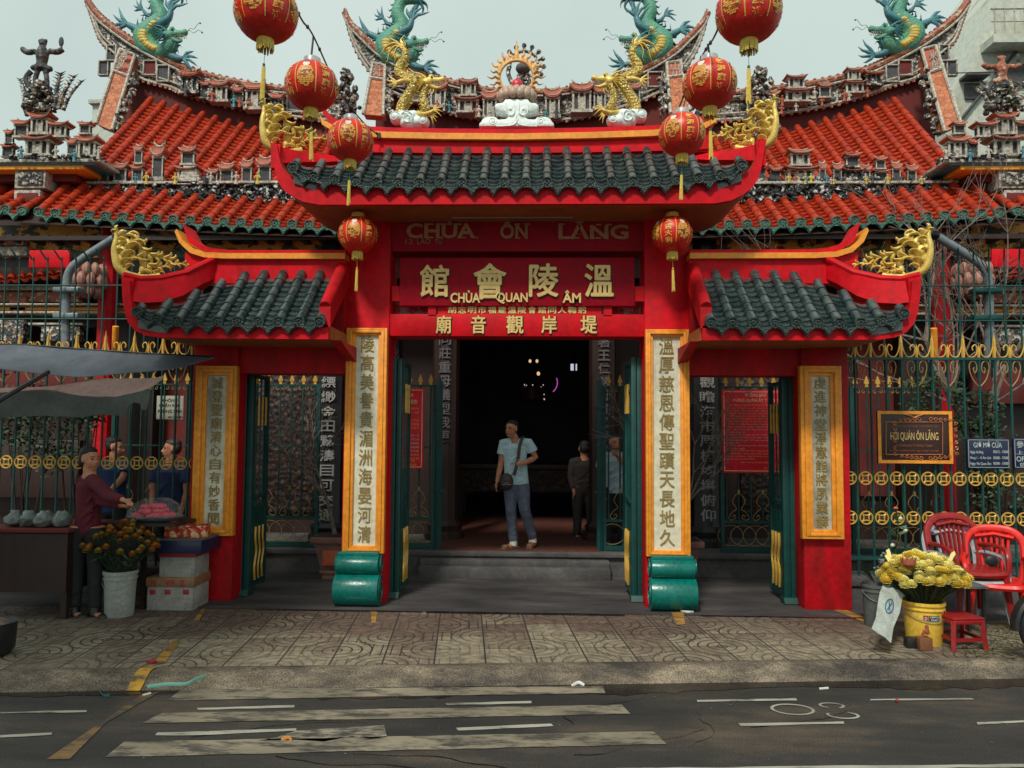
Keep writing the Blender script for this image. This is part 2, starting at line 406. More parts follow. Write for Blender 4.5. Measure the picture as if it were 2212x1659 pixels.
    c = N.new('ShaderNodeMix'); c.data_type = 'RGBA'; L.new(g, c.inputs[0]); L.new(a.outputs[2], c.inputs[6]); c.inputs[7].default_value = (0.028, 0.022, 0.02, 1)
    L.new(c.outputs[2], b.inputs['Base Color']); b.inputs['Roughness'].default_value = 0.8
    bp = N.new('ShaderNodeBump'); bp.invert = True; bp.inputs['Strength'].default_value = 0.5; bp.inputs['Distance'].default_value = 0.008; L.new(g, bp.inputs['Height']); L.new(bp.outputs[0], b.inputs['Normal'])
    return m
def asphalt(name, c1, c2, c3, s=1.3, streak=0.35):
    m = bpy.data.materials.new(name); m.use_nodes = True; N = m.node_tree.nodes; L = m.node_tree.links; b = N['Principled BSDF']
    tc = N.new('ShaderNodeTexCoord'); mp = N.new('ShaderNodeMapping'); mp.inputs['Scale'].default_value = (streak, 1, 1); L.new(tc.outputs['Object'], mp.inputs[0])
    n1 = N.new('ShaderNodeTexNoise'); n1.inputs['Scale'].default_value = s; n1.inputs['Detail'].default_value = 9; n1.inputs['Roughness'].default_value = 0.7; L.new(mp.outputs[0], n1.inputs[0])
    r = N.new('ShaderNodeValToRGB'); L.new(n1.outputs['Fac'], r.inputs[0])
    r.color_ramp.elements[0].position = 0.38; r.color_ramp.elements[0].color = (*c1, 1); r.color_ramp.elements[1].position = 0.52; r.color_ramp.elements[1].color = (*c2, 1)
    e = r.color_ramp.elements.new(0.66); e.color = (*c3, 1)
    n2 = N.new('ShaderNodeTexNoise'); n2.inputs['Scale'].default_value = 110; n2.inputs['Detail'].default_value = 3; L.new(tc.outputs['Object'], n2.inputs[0])
    m3 = N.new('ShaderNodeMapRange'); m3.inputs[1].default_value = 0.3; m3.inputs[2].default_value = 0.7; m3.inputs[3].default_value = 0.35; m3.inputs[4].default_value = 1.8; L.new(n2.outputs['Fac'], m3.inputs[0])
    a = N.new('ShaderNodeMix'); a.data_type = 'RGBA'; a.blend_type = 'MULTIPLY'; a.inputs[0].default_value = 1; L.new(r.outputs[0], a.inputs[6]); L.new(m3.outputs[0], a.inputs[7])
    L.new(a.outputs[2], b.inputs['Base Color']); b.inputs['Roughness'].default_value = 0.82
    bp = N.new('ShaderNodeBump'); bp.inputs['Strength'].default_value = 0.6; bp.inputs['Distance'].default_value = 0.006; L.new(n2.outputs['Fac'], bp.inputs['Height']); L.new(bp.outputs[0], b.inputs['Normal'])
    return m
ROADZ = -0.12
# the street runs a few degrees off the line of the gate
PA = G(100, 1446); PB = G(2050, 1423); KA = math.atan2(PB.y - PA.y, PB.x - PA.x)
PM = G(1106, 1432.5)
TFK = Matrix.Translation(PM) @ Matrix.Rotation(KA, 4, 'Z') @ Matrix.Translation((-PM.x, -6.0, 0)); TFI = TFK.inverted()
ASP = asphalt('worn asphalt', (0.014, 0.013, 0.012), (0.030, 0.026, 0.022), (0.080, 0.058, 0.040))
CONC = asphalt('stained courtyard concrete', (0.022, 0.020, 0.021), (0.046, 0.040, 0.040), (0.09, 0.075, 0.066), 2.2, 0.4)
KERB = asphalt('broken kerb concrete', (0.030, 0.024, 0.020), (0.105, 0.082, 0.058), (0.22, 0.175, 0.12), 4.5, 0.4)
def grid(mb, x0, x1, y0, y1, z, nx=1, ny=1, fn=None):
    vs = []; fs = []
    for j in range(ny + 1):
        for i in range(nx + 1):
            x = x0 + (x1 - x0) * i / nx; y = y0 + (y1 - y0) * j / ny
            vs.append((x, y, z + (fn(x, y) if fn else 0)))
    for j in range(ny):
        for i in range(nx):
            a = j * (nx + 1) + i; fs.append((a, a + 1, a + nx + 2, a + nx + 1))
    mb.add(vs, fs)
mb = MB(); grid(mb, -400, 400, -400, 900, -0.30); struct(mb.build('ground', STONE, smooth=False))
TF[0] = TFK
mb = MB(); grid(mb, -60, 60, -8, 5.86, ROADZ, 60, 20); road = struct(mb.build('road', ASP, smooth=False))
mb = MB(); grid(mb, -60, 60, 6.0, 11.5, 0.0); PAVE = pave_mat(); o = struct(mb.build('pavement', PAVE, smooth=False))
q_ = TFI @ Matrix.Translation(o.location); o.data.transform(q_); o.matrix_world = TFK
TF[0] = None
mb = MB(); grid(mb, -60, 60, 7.72, 40.0, 0.004); struct(mb.build('courtyard', CONC, smooth=False))
TF[0] = TFK
# rounded, chipped kerb
mb = MB(); nx = 420; prof = [(6.0, 0.0), (5.96, 0.0), (5.925, -0.012), (5.89, -0.05), (5.865, -0.085), (5.83, -0.122), (5.80, -0.14)]
vs = []; fs = []
for i in range(nx + 1):
    x = -9 + 18 * i / nx
    for j, (y, z) in enumerate(prof):
        ch = 0 if j in (0, 6) else (math.sin(x * 5.3) * 0.004 + U(-1, 1) * 0.004 - (0.02 if math.sin(x * 3.1 + 1.3) * math.sin(x * 7.7) > 0.62 and j in (3, 4, 5) else 0))
        vs.append((x, y + ch * 0.7, z + ch * 0.5))
for i in range(nx):
    for j in range(len(prof) - 1):
        a = i * len(prof) + j; fs.append((a, a + len(prof), a + len(prof) + 1, a + 1))
mb.add(vs, fs); mb.box(-60, -9, 5.8, 6.0, -0.2, 0); mb.box(9, 60, 5.8, 6.0, -0.2, 0)
struct(mb.build('kerb', KERB, ang=60))
GUT = mat('wet black gutter silt', (0.008, 0.007, 0.007), 0.25, (0.03, 0.025, 0.02), 7, 0.7)
def blob(mb, cx, cy, rx, ry, z, n=22, rough=0.25, seed=0):
    rr = random.Random(seed); pts = []
    for k in range(n):
        a = 2 * math.pi * k / n; q = 1 + rr.uniform(-rough, rough)
        pts.append((cx + math.cos(a) * rx * q, cy + math.sin(a) * ry * q, z))
    mb.add(pts, [tuple(range(n))])
mb = MB(); vs = []; fs = []
for i in range(161):
    x = -6 + 12 * i / 160; n = 0.5 + 0.5 * math.sin(x * 2.1 + 0.7) * math.sin(x * 0.9)
    lo = 5.81 - 0.20 * n * (0.45 + 0.55 * R()) - (0.09 if x > -1.6 else 0)
    vs += [(x, lo, ROADZ + 0.004), (x, 5.85, ROADZ + 0.004)]
for i in range(160): fs.append((2 * i, 2 * i + 2, 2 * i + 3, 2 * i + 1))
mb.add(vs, fs); struct(mb.build('gutter_silt', GUT, road, smooth=False))
TF[0] = None
# patches and drain at the sidewalk line
mb = MB(); mb.box(-1.1, 0.85, 7.66, 7.73, -0.01, 0.006); mb.box(W(590, 1, 7.7).x, -1.14, 7.68, 7.73, -0.01, 0.005); mb.box(1.6, 3.2, 7.70, 7.74, -0.01, 0.005)
struct(mb.build('drain_channel', GUT, smooth=False))
# road paint
def paintmat(name, c, keep=0.5, sc=5):
    m = bpy.data.materials.new(name); m.use_nodes = True; N = m.node_tree.nodes; L = m.node_tree.links; b = N['Principled BSDF']
    tc = N.new('ShaderNodeTexCoord'); mp = N.new('ShaderNodeMapping'); mp.inputs['Scale'].default_value = (0.4, 1.3, 1); L.new(tc.outputs['Object'], mp.inputs[0])
    n1 = N.new('ShaderNodeTexNoise'); n1.inputs['Scale'].default_value = sc; n1.inputs['Detail'].default_value = 9; n1.inputs['Roughness'].default_value = 0.75; L.new(mp.outputs[0], n1.inputs[0])
    r = N.new('ShaderNodeValToRGB'); L.new(n1.outputs['Fac'], r.inputs[0]); r.color_ramp.elements[0].position = keep - 0.07; r.color_ramp.elements[1].position = keep + 0.05
    r.color_ramp.elements[0].color = (0.06, 0.052, 0.045, 1); r.color_ramp.elements[1].color = (*c, 1)
    n2 = N.new('ShaderNodeTexNoise'); n2.inputs['Scale'].default_value = 2; n2.inputs['Detail'].default_value = 5; L.new(tc.outputs['Object'], n2.inputs[0])
    mr = N.new('ShaderNodeMapRange'); mr.inputs[1].default_value = 0.3; mr.inputs[2].default_value = 0.7; mr.inputs[3].default_value = 0.6; mr.inputs[4].default_value = 1.1; L.new(n2.outputs['Fac'], mr.inputs[0])
    a = N.new('ShaderNodeMix'); a.data_type = 'RGBA'; a.blend_type = 'MULTIPLY'; a.inputs[0].default_value = 1; L.new(r.outputs[0], a.inputs[6]); L.new(mr.outputs[0], a.inputs[7])
    L.new(a.outputs[2], b.inputs['Base Color']); b.inputs['Roughness'].default_value = 0.75
    return m
PW = paintmat('worn white road paint', (0.25, 0.215, 0.15), 0.485, 7); PW2 = paintmat('thin white road paint', (0.36, 0.35, 0.29), 0.42)
PY = paintmat('worn yellow road paint', (0.40, 0.20, 0.03), 0.46, 7)
ZP = ROADZ + 0.005
def gp(pts, z=ZP, sub=14):
    """polygon on the road from photo positions; long edges slightly ragged"""
    P = [G(x, y, z) for x, y in pts]; out = []
    for i in range(len(P)):
        a = P[i]; b = P[(i + 1) % len(P)]; n = max(1, int((b - a).length / 0.12))
        for k in range(n):
            q = a.lerp(b, k / n); out.append((q.x, q.y + (U(-0.006, 0.006) if k else 0), z))
    return out
def stripe(name, pts, m, par=road):
    mb = MB(); P = gp(pts); mb.add(P, [tuple(range(len(P)))[::-1]]); o = mb.build(name, m, par, smooth=False); return o
for pts in ([(360, 1513), (392, 1489), (1302, 1482), (1308, 1497), (900, 1503)],
            [(308, 1562), (336, 1546), (352, 1540), (1343, 1522), (1362, 1542)],
            [(228, 1635), (268, 1602), (1412, 1580), (1440, 1607)]):
    stripe('crosswalk_stripe', pts, PW)
stripe('crosswalk_patch', [(560, 1600), (600, 1592), (640, 1578), (700, 1574), (830, 1566), (836, 1592), (800, 1596), (760, 1590), (700, 1602), (640, 1598)], paintmat('flaking white road paint', (0.30, 0.27, 0.2), 0.52, 14))
for pts in ([(425, 1529), (636, 1523), (636, 1528), (428, 1533)], [(962, 1519), (1148, 1514), (1148, 1519), (966, 1523)],
            [(985, 1572), (1190, 1563), (1196, 1568), (990, 1578)], [(340, 1582), (640, 1573), (640, 1578), (420, 1588), (335, 1588)],
            [(0, 1538), (187, 1534), (187, 1538), (0, 1541)], [(0, 1588), (112, 1582), (112, 1587), (0, 1593)],
            [(1505, 1512), (1720, 1508), (1722, 1513), (1507, 1516)], [(1595, 1562), (1822, 1558), (1824, 1563), (1600, 1568)],
            [(1880, 1510), (2100, 1508), (2104, 1511), (1880, 1513)], [(2110, 1560), (2212, 1556), (2212, 1560), (2112, 1565)]):
    stripe('road_dash', pts, PW2)
stripe('road_edge_line', [(1330, 1659), (2212, 1650), (2212, 1657), (1330, 1665)], PW2)
# yellow line running across pavement and road on the left, and its pieces
stripe('yellow_line', [(100, 1640), (270, 1525), (305, 1500), (345, 1494), (230, 1560), (150, 1640)], paintmat('faint yellow road paint', (0.20, 0.115, 0.035), 0.53, 6))
def pave_line(pts, z=0.005):
    mb = MB(); P = gp(pts, z); mb.add(P, [tuple(range(len(P)))[::-1]]); return struct(mb.build('yellow_line', PY, smooth=False))
pave_line([(330, 1432), (373, 1384), (388, 1384), (356, 1432)])
pave_line([(418, 1340), (436, 1315), (444, 1315), (430, 1340)])
pave_line([(800, 1318), (803, 1345), (812, 1345), (815, 1318)])
pave_line([(1790, 1313), (1870, 1345), (1885, 1340), (1815, 1312)])
pave_line([(1450, 1322), (1462, 1350), (1480, 1348), (1476, 1322)])
def kerb_patch(x0, x1, name='kerb_paint'):
    mb = MB(); vs = []; fs = []
    for i, t in enumerate((0, 0.33, 0.66, 1)):
        x = x0 + (x1 - x0) * t
        for (y, z) in prof[:6]: vs.append((x - (6.0 - y) * 0.35, y - 0.006, z + 0.009))
    for i in range(3):
        for j in range(5):
            a = i * 6 + j; fs.append((a, a + 6, a + 7, a + 1))
    mb.add(vs, fs); return struct(mb.build(name, PY2, smooth=False))
PY2 = paintmat('fresh yellow kerb paint', (0.62, 0.32, 0.03), 0.46, 9)
TF[0] = TFK
xa = (TFI @ G(318, 1444)).x; kerb_patch(xa - 0.03, xa + 0.07)
TF[0] = None
rr = random.Random(15)
for k in range(9):
    q = G(rr.uniform(100, 2100), rr.uniform(1500, 1640), ZP - .002); pts = [q]; a = rr.uniform(-.5, .5) + (0 if k % 3 else 1.4)
    for j in range(12): a += rr.uniform(-.5, .5); pts.append(pts[-1] + Vector((math.cos(a), math.sin(a) * .6, 0)) * .10)
    m_ = MB(); vs = []
    for p_ in pts: w_ = rr.uniform(.002, .006); vs += [p_ + Vector((0, -w_, 0)), p_ + Vector((w_, w_, 0))]
    m_.add(vs, [(2 * i, 2 * i + 2, 2 * i + 3, 2 * i + 1) for i in range(len(pts) - 1)]); m_.build('road_crack', GUT, road, smooth=False)
# painted digits on the road, lying sideways
mb = MB()
def flatring(mb, c, rx, ry, t, a0=0, a1=360, z=ZP, n=30):
    vs = []; fs = []
    for k in range(n + 1):
        a = math.radians(a0 + (a1 - a0) * k / n)
        vs += [(c[0] + math.cos(a) * rx, c[1] + math.sin(a) * ry, z), (c[0] + math.cos(a) * (rx - t), c[1] + math.sin(a) * (ry - t), z)]
    for k in range(n): fs.append((2 * k, 2 * k + 2, 2 * k + 3, 2 * k + 1))
    mb.add(vs, fs)
c = G(1712, 1532, ZP); flatring(mb, c, 0.15, 0.11, 0.022)
c = G(1800, 1527, ZP); flatring(mb, (c.x, c.y + 0.03), 0.09, 0.06, 0.02, -60, 240)
c = G(1812, 1542, ZP); flatring(mb, (c.x + .02, c.y - 0.02), 0.11, 0.07, 0.02, 150, 420)
mb.build('painted_number', PW2, road, smooth=False)
# ================================================================ tiled roofs
def tile_roof(parent, rows, r, seg, cover, pan, cap, drip, sag=0.0, lip=0.012, cap_r=1.12, drip_h=0.085, name=('cover_tiles', 'pan_tiles', 'tile_end_caps', 'drip_tiles'), ends=True, pn=6):
    """rows: list of (eave point, top point) left to right"""
    mc = MB(); mp_ = MB(); me = MB(); md = MB()
    def lin(E, T, t):
        q = E.lerp(T, t); q.z -= sag * 4 * t * (1 - t); return q
    L = []
    for E, T in rows:
        n = max(2, int(round((T - E).length / seg))); L.append((E, T, n))
    for E, T, n in L:
        mc = MB(); me = MB(); d = (T - E).normalized(); sx = Vector((1, 0, 0)); up = sx.cross(d).normalized()
        for k in range(n):
            a = lin(E, T, k / n); b = lin(E, T, min(1.02, (k + 1.12) / n))
            j = U(-0.004, 0.004); a = a + sx * j
            o = len(mc.v)
            for (p, rr) in ((a, r * 1.03), (b, r * 0.86)):
                for q in range(9):
                    an = math.radians(-15 + 210 * q / 8)
                    mc.v.append(p + sx * (math.cos(an) * rr) + up * (math.sin(an) * rr))
            for q in range(8): mc.f.append((o + q, o + q + 9, o + q + 10, o + q + 1)[::-1])
            # thickness lip at the lower end
            o2 = len(mc.v)
            for q in range(9):
                an = math.radians(-15 + 210 * q / 8)
                mc.v.append(a + sx * (math.cos(an) * r * 0.8) + up * (math.sin(an) * r * 0.8))
            for q in range(8): mc.f.append((o + q, o + q + 1, o2 + q + 1, o2 + q))
        if ends:
            fd = Vector((0, -1, -0.15)).normalized(); R_ = r * cap_r
            M = fd.to_track_quat('Z', 'Y').to_matrix()
            c0 = E + fd * 0.012
            me.lathe([(R_ * 0.98, -0.05), (R_, 0.0), (R_ * 0.97, 0.008), (R_ * 0.80, 0.008), (R_ * 0.76, 0.001), (R_ * 0.5, 0.001), (R_ * 0.42, 0.009), (R_ * 0.25, 0.010), (R_ * 0.16, 0.003), (0.001, 0.006)], c0, 16, M=M)
            me.build('tile_end_cap', cap, parent, ang=40)
        mc.build('cover_tile_row', cover, parent, ang=50)
    for i in range(len(L) - 1):
        E0, T0, n0 = L[i]; E1, T1, n1 = L[i + 1]
        n = int(max(n0, n1) * 1.7); md = MB(); mp_ = MB()
        for k in range(n):
            def row(t, lift, a_, b_):
                A = lin(E0, T0, t); B = lin(E1, T1, t); out = []
                for q in range(pn + 1):
                    s_ = q / pn; p = A.lerp(B, s_)
                    p.z += -r * 1.0 * (1 - (2 * s_ - 1) ** 2) * 0.95 - r * 0.10 + lift
                    p.y -= lift * 0.5; out.append(p)
                return out
            lo = row(max(0, k / n - 0.0), lip * 1.6, 0, 0); hi = row(min(1, (k + 1) / n), 0.0, 0, 0)
            un = row(max(0, k / n), -0.002, 0, 0)
            o = len(mp_.v); mp_.v += lo + hi + un
            for q in range(pn):
                mp_.f.append((o + q, o + q + 1, o + pn + 1 + q + 1, o + pn + 1 + q))
                mp_.f.append((o + 2 * (pn + 1) + q, o + 2 * (pn + 1) + q + 1, o + q + 1, o + q))
        if ends:
            w2 = (E1.x - E0.x); cx = (E0.x + E1.x) / 2; zz = (E0.z + E1.z) / 2; yy = (E0.y + E1.y) / 2
            def at(sx, dz, fy): return Vector((cx + sx * w2 / 2, yy - 0.02 + fy - 0.06 * 0, zz + (E1.z - E0.z) * sx / 2 - dz))
            top = [(-0.95, r * 0.25), (-0.6, r * 0.75), (0, r * 1.0), (0.6, r * 0.75), (0.95, r * 0.25)]
            bot = [(0.88, r * 0.9), (0.62, r * 1.35), (0.40, r * 1.6), (0.2, r * 1.1 + drip_h * 0.75), (0, r * 1.2 + drip_h), (-0.2, r * 1.1 + drip_h * 0.75), (-0.40, r * 1.6), (-0.62, r * 1.35), (-0.88, r * 0.9)]
            poly = top + bot
            for f0, f1, sc in ((0.0, 0.03, 1.0), (-0.012, 0.0, 0.78)):
                cxm = 0.0; czm = r * 1.2
                P = [(a * sc, czm + (b - czm) * sc) for a, b in poly]
                n_ = len(P); o = len(md.v)
                for fy in (f0, f1):
                    for a, b in P: md.v.append(at(a, b, fy + b * 0.12))
                md.f.append(tuple(range(o, o + n_))[::-1])
                for q in range(n_): md.f.append((o + q, o + (q + 1) % n_, o + n_ + (q + 1) % n_, o + n_ + q))
            md.build('drip_tile', drip, parent, ang=30)
        mp_.build('pan_tile_row', pan, parent, ang=50)

# ================================================================ the gate
gate = thing('temple_gate', 'red and ochre three bay gateway with dark tiled roofs and gold lettering across the pavement', 'gateway', (CX, 8.2, 0))
YF = 8.05; YB = 8.45
def sym(a):  # disp x on the left side -> world x at the facade, absolute offset kept by mirror
    return W(a, 900, YF).x
def both(fn):
    for m in (False, True):
        MIR[0] = m; fn(m)
    MIR[0] = False
zc = lambda y, Y=YF, x=1106: W(x, y, Y).z
# symmetric half widths, measured left and right and averaged
HC0 = (W(1395, 900, YF).x - W(840, 900, YF).x) / 2      # inner edge of inner columns
HC1 = (W(1490, 900, YF).x - W(742, 900, YF).x) / 2
HO0 = (W(1730, 900, YF).x - W(509, 900, YF).x) / 2
HO1 = (W(1828, 900, YF).x - W(409, 900, YF).x) / 2
CX = (W(1442, 900, YF).x + W(790, 900, YF).x) / 2
ZE_C = zc(443, 7.42); ZTOPC = zc(470, 8.1)
ZE_W = zc(731, 7.28)
def columns(m):
    mb = MB(); mb.box(CX - HC1, CX - HC0, YF, YB, 0.0, ZE_C + 0.25); mb.build('column', RED, gate, bevel=0.012)
    mb = MB(); mb.box(CX - HO1, CX - HO0, YF, YB, 0.0, ZE_W + 0.05); mb.build('column', REDW, gate, bevel=0.012)
    # lintel wall of the side bay
    mb = MB(); mb.box(CX - HO0 - 0.02, CX - HC1 + 0.02, YF + 0.06, YB - 0.02, zc(808), ZE_W + 0.06); mb.build('side_lintel', REDW, gate)
both(columns)
# couplet panels: stepped ochre frames, marble slab, cut characters
def panel(x0, x1, z0, z1, mx0, mx1, mz0, mz1, s, marble, let, tw, zt, zb, th=0.05, cw=0.15, bold=0.02):
    yf = YF - 0.085
    mb = MB()
    steps = 3
    for k in range(steps):
        t0 = k / steps; t1 = (k + 1) / steps
        ax0 = x0 + (mx0 - x0) * t0; ax1 = x1 + (mx1 - x1) * t0; az0 = z0 + (mz0 - z0) * t0; az1 = z1 + (mz1 - z1) * t0
        bx0 = x0 + (mx0 - x0) * t1; bx1 = x1 + (mx1 - x1) * t1; bz0 = z0 + (mz0 - z0) * t1; bz1 = z1 + (mz1 - z1) * t1
        y = yf + [0.012, 0.0, 0.022][k]
        mb.box(ax0, bx0, y, YF + 0.01 - 0.002 * k, az0, az1); mb.box(bx1, ax1, y, YF + 0.01 - 0.002 * k, az0, az1)
        mb.box(bx0, bx1, y, YF + 0.01 - 0.002 * k, az0, bz0); mb.box(bx0, bx1, y, YF + 0.01 - 0.002 * k, bz1, az1)
    p = MB().box(mx0 - 0.003, mx1 + 0.003, yf + 0.05, YF + 0.004, mz0 - 0.003, mz1 + 0.003).build('couplet_panel', marble, gate)
    mb.build('frame', OCH, p, bevel=0.004)
    t = MB(); vtext(t, s, (mx0 + mx1) / 2 + tw, cw, zt, zb, yf + 0.04, 0.0, 0.012, 0.84, fat=0.008); t.build('lettering', let, p, smooth=False)
    return p
ENG = mat('gilded engraved letters', (0.33, 0.22, 0.05), 0.4, (0.16, 0.11, 0.04), 25, 0.8)
def pw(x0, x1, y0, y1, mx0, mx1, my0, my1, s, marble, zt, zb, cw, bold=0.02):
    Y = YF - 0.085
    a = W(x0, (y0 + y1) / 2, Y).x; b = W(x1, (y0 + y1) / 2, Y).x; xm = (x0 + x1) / 2
    z1 = W(xm, y0, Y).z; z0 = W(xm, y1, Y).z
    ma = W(mx0, (y0 + y1) / 2, Y).x; mbx = W(mx1, (y0 + y1) / 2, Y).x
    return panel(a, b, z0, z1, ma, mbx, W(xm, my1, Y).z, W(xm, my0, Y).z, s, marble, ENG, 0, W(xm, zt, Y).z, W(xm, zb, Y).z, cw=cw, bold=bold)
pw(743, 832, 708, 1196, 763, 813, 724, 1180, '陵高美譽貴湄洲海晏河清', MARB, 722, 1176, 0.135, 0.0)
pw(1396, 1491, 711, 1203, 1412, 1472, 727, 1190, '溫厚慈恩傳聖蹟天長地久', MARB, 726, 1184, 0.15, 0.0)
pw(416, 506, 790, 1158, 440, 483, 810, 1138, '誠登聖廟清心自有妙香聞', MARBG, 812, 1136, 0.115, 0.0)
pw(1732, 1822, 790, 1165, 1757, 1798, 812, 1145, '虔進神堂淨意能將夙業解', MARBG, 812, 1143, 0.115, 0.0)
# scroll feet
def foot(m):
    x0 = CX - HC1 - 0.02; x1 = CX - HC0 - 0.03
    mb = MB()
    def circ(cy, cz, r, n=26, ry=1.0): return [(cy + math.cos(2 * math.pi * k / n) * r * ry, cz + math.sin(2 * math.pi * k / n) * r) for k in range(n)]
    mb.prismx(circ(YF - 0.10, 0.165, 0.165), x0, x1)
    mb.prismx(circ(YF - 0.075, 0.415, 0.105, ry=1.2), x0 + 0.012, x1 - 0.012)
    mb.prismx([(YF - 0.14, 0.50), (YF - 0.14, 0.545), (YF + 0.01, 0.545), (YF + 0.01, 0.50)], x0 + 0.02, x1 - 0.02)
    mb.prismx([(YF - 0.10, 0.0), (YF - 0.10, 0.50), (YF + 0.01, 0.50), (YF + 0.01, 0.0)], x0 + 0.014, x1 - 0.014)
    f = mb.build('scroll_foot', TEAL, gate, ang=30, bevel=0.006)
    sp = MB()
    for xx in (x0 - 0.004, x1 + 0.004):
        for (cy, cz, r) in ((YF - 0.10, 0.165, 0.15), (YF - 0.075, 0.415, 0.10)):
            pts = []
            for k in range(40):
                a = k / 39 * 4.2 * math.pi; rr = r * (1 - k / 39 * 0.85)
                pts.append((xx, cy + math.cos(a) * rr, cz + math.sin(a) * rr))
            sp.tube(pts, 0.007, 5)
    sp.build('spiral_moulding', TEAL, f)
both(foot)
# --- centre signboards and beams
xl = CX - HC0 - 0.02; xr = CX + HC0 + 0.02
def sb(name, x0, x1, y0, y1, Y, th, m, parent=gate, bev=0.01):
    X0 = W(x0, (y0 + y1) / 2, Y).x; X1 = W(x1, (y0 + y1) / 2, Y).x; xm = (x0 + x1) / 2
    return MB().box(X0, X1, Y, Y + th, W(xm, y1, Y).z, W(xm, y0, Y).z).build(name, m, parent, bevel=bev)
top = MB().box(xl, xr, YF + 0.04, YB - 0.03, zc(541), ZE_C + 0.22).build('name_board', REDD, gate)
mid = sb('calligraphy_board', 863, 1371, 556, 661, YF - 0.02, 0.10, REDD)
low = MB().box(xl, xr, YF + 0.02, YB - 0.06, zc(726), zc(678)).build('lower_beam', RED, gate, bevel=0.006)
back = MB().box(W(945, 670, YF).x, W(1300, 670, YF).x, YF + 0.025, YF + 0.055, zc(681, YF + .03), zc(657, YF + 0.03)).build('strip_board', RED, gate)
mb = MB()
for xx in (850, 1372):
    for yy in (609, 646):
        pass
mb.box(W(846, 640, YF).x, W(864, 640, YF).x, YF + 0.01, YF + 0.07, zc(650), zc(618)); mb.box(W(1370, 640, YF).x, W(1392, 640, YF).x, YF + 0.01, YF + 0.07, zc(650), zc(618))
mb.box(W(925, 640, YF).x, W(942, 640, YF).x, YF + 0.01, YF + 0.06, zc(680), zc(660)); mb.box(W(1304, 640, YF).x, W(1322, 640, YF).x, YF + 0.01, YF + 0.06, zc(680), zc(660))
mb.build('board_bracket', RED, gate)
def dl(mb, s, x0, x1, y0, y1, Y, bold=0.02, depth=0.012, fat=0.0):
    xm = (x0 + x1) / 2; ym = (y0 + y1) / 2
    text(mb, s, W(x0, ym, Y).x, W(x1, ym, Y).x, W(xm, y1, Y).z, W(xm, y0, Y).z, Y, bold, depth, fat=fat)
DULL = mat('dull painted letters', (0.42, 0.17, 0.07), 0.6, (0.30, 0.12, 0.06), 8, 0.8)
def serif(mb, s, x0, x1, y0, y1, Y, caps=''):
    dl(mb, s, x0, x1, y0, y1, Y, 0.022, 0.01)
yt = YF + 0.02
mb = MB(); dl(mb, 'CHÙA', 878, 1027, 474, 515, yt, 0.03); dl(mb, 'ÔN', 1080, 1140, 476, 516, yt, 0.03); dl(mb, 'LĂNG', 1206, 1358, 475, 517, yt, 0.03)
def srf(mb, pts, Y):   # slab serifs
    for x, y, w_ in pts:
        a = W(x - w_ / 2, y, Y); b = W(x + w_ / 2, y, Y); mb.box(a.x, b.x, Y + 0.001, Y + 0.011, a.z - 0.008, a.z + 0.008)
srf(mb, [(929, 484, 14), (929, 513, 14), (950, 484, 14), (950, 513, 14), (971, 484, 13), (991, 484, 13), (1000, 513, 12), (1027, 513, 12), (1118, 484, 12), (1118, 514, 12), (1139, 484, 12), (1213, 484, 14), (1213, 514, 12), (1245, 514, 12), (1280, 514, 12), (1293, 485, 12), (1293, 514, 12), (1315, 485, 12)], yt)
mb.build('lettering', DULL, top, smooth=False)
mb = MB(); dl(mb, '12', 876, 892, 516, 527, yt, 0.0, 0.008); dl(mb, 'LÃO', 901, 930, 513, 527, yt, 0.0, 0.008); dl(mb, 'TỬ', 939, 955, 513, 527, yt, 0.0, 0.008); mb.build('small_lettering', DULL, top, smooth=False)
ym = YF - 0.045
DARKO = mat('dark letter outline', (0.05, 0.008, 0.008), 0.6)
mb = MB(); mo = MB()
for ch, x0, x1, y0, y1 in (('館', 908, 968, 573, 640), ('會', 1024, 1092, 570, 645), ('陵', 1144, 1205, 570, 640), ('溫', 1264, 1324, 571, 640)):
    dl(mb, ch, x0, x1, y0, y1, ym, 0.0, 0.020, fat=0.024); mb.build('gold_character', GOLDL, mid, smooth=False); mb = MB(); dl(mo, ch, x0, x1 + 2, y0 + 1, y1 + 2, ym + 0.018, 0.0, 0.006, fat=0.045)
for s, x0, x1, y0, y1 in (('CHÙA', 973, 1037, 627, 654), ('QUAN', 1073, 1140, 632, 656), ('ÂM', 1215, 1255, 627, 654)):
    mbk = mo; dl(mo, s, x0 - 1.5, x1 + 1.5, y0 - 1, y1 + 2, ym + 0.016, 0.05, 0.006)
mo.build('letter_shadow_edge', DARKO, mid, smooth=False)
mb = MB()
for s, x0, x1, y0, y1 in (('CHÙA', 973, 1037, 627, 654), ('QUAN', 1073, 1140, 632, 656), ('ÂM', 1215, 1255, 627, 654)):
    mb = MB(); dl(mb, s, x0, x1, y0, y1, ym, 0.025, 0.022); mb.build('gold_letters', GOLDL, mid, smooth=False)
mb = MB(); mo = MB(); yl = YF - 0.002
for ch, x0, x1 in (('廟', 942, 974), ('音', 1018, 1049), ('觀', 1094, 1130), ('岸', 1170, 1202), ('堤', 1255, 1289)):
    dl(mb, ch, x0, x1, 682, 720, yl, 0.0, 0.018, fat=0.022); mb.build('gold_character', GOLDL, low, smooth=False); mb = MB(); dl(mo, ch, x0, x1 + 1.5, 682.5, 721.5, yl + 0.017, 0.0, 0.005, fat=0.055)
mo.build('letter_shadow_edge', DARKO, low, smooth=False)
mb = MB(); s = '胡志明市福建溫陵會館同人鞠躬'; yk = YF + 0.017
for i, ch in enumerate(s): dl(mb, ch, 968 + i * 21.6, 968 + i * 21.6 + 17, 662, 677, yk, 0.0, 0.006, fat=0.03)
mb.build('strip_characters', GOLDL, back, smooth=False)
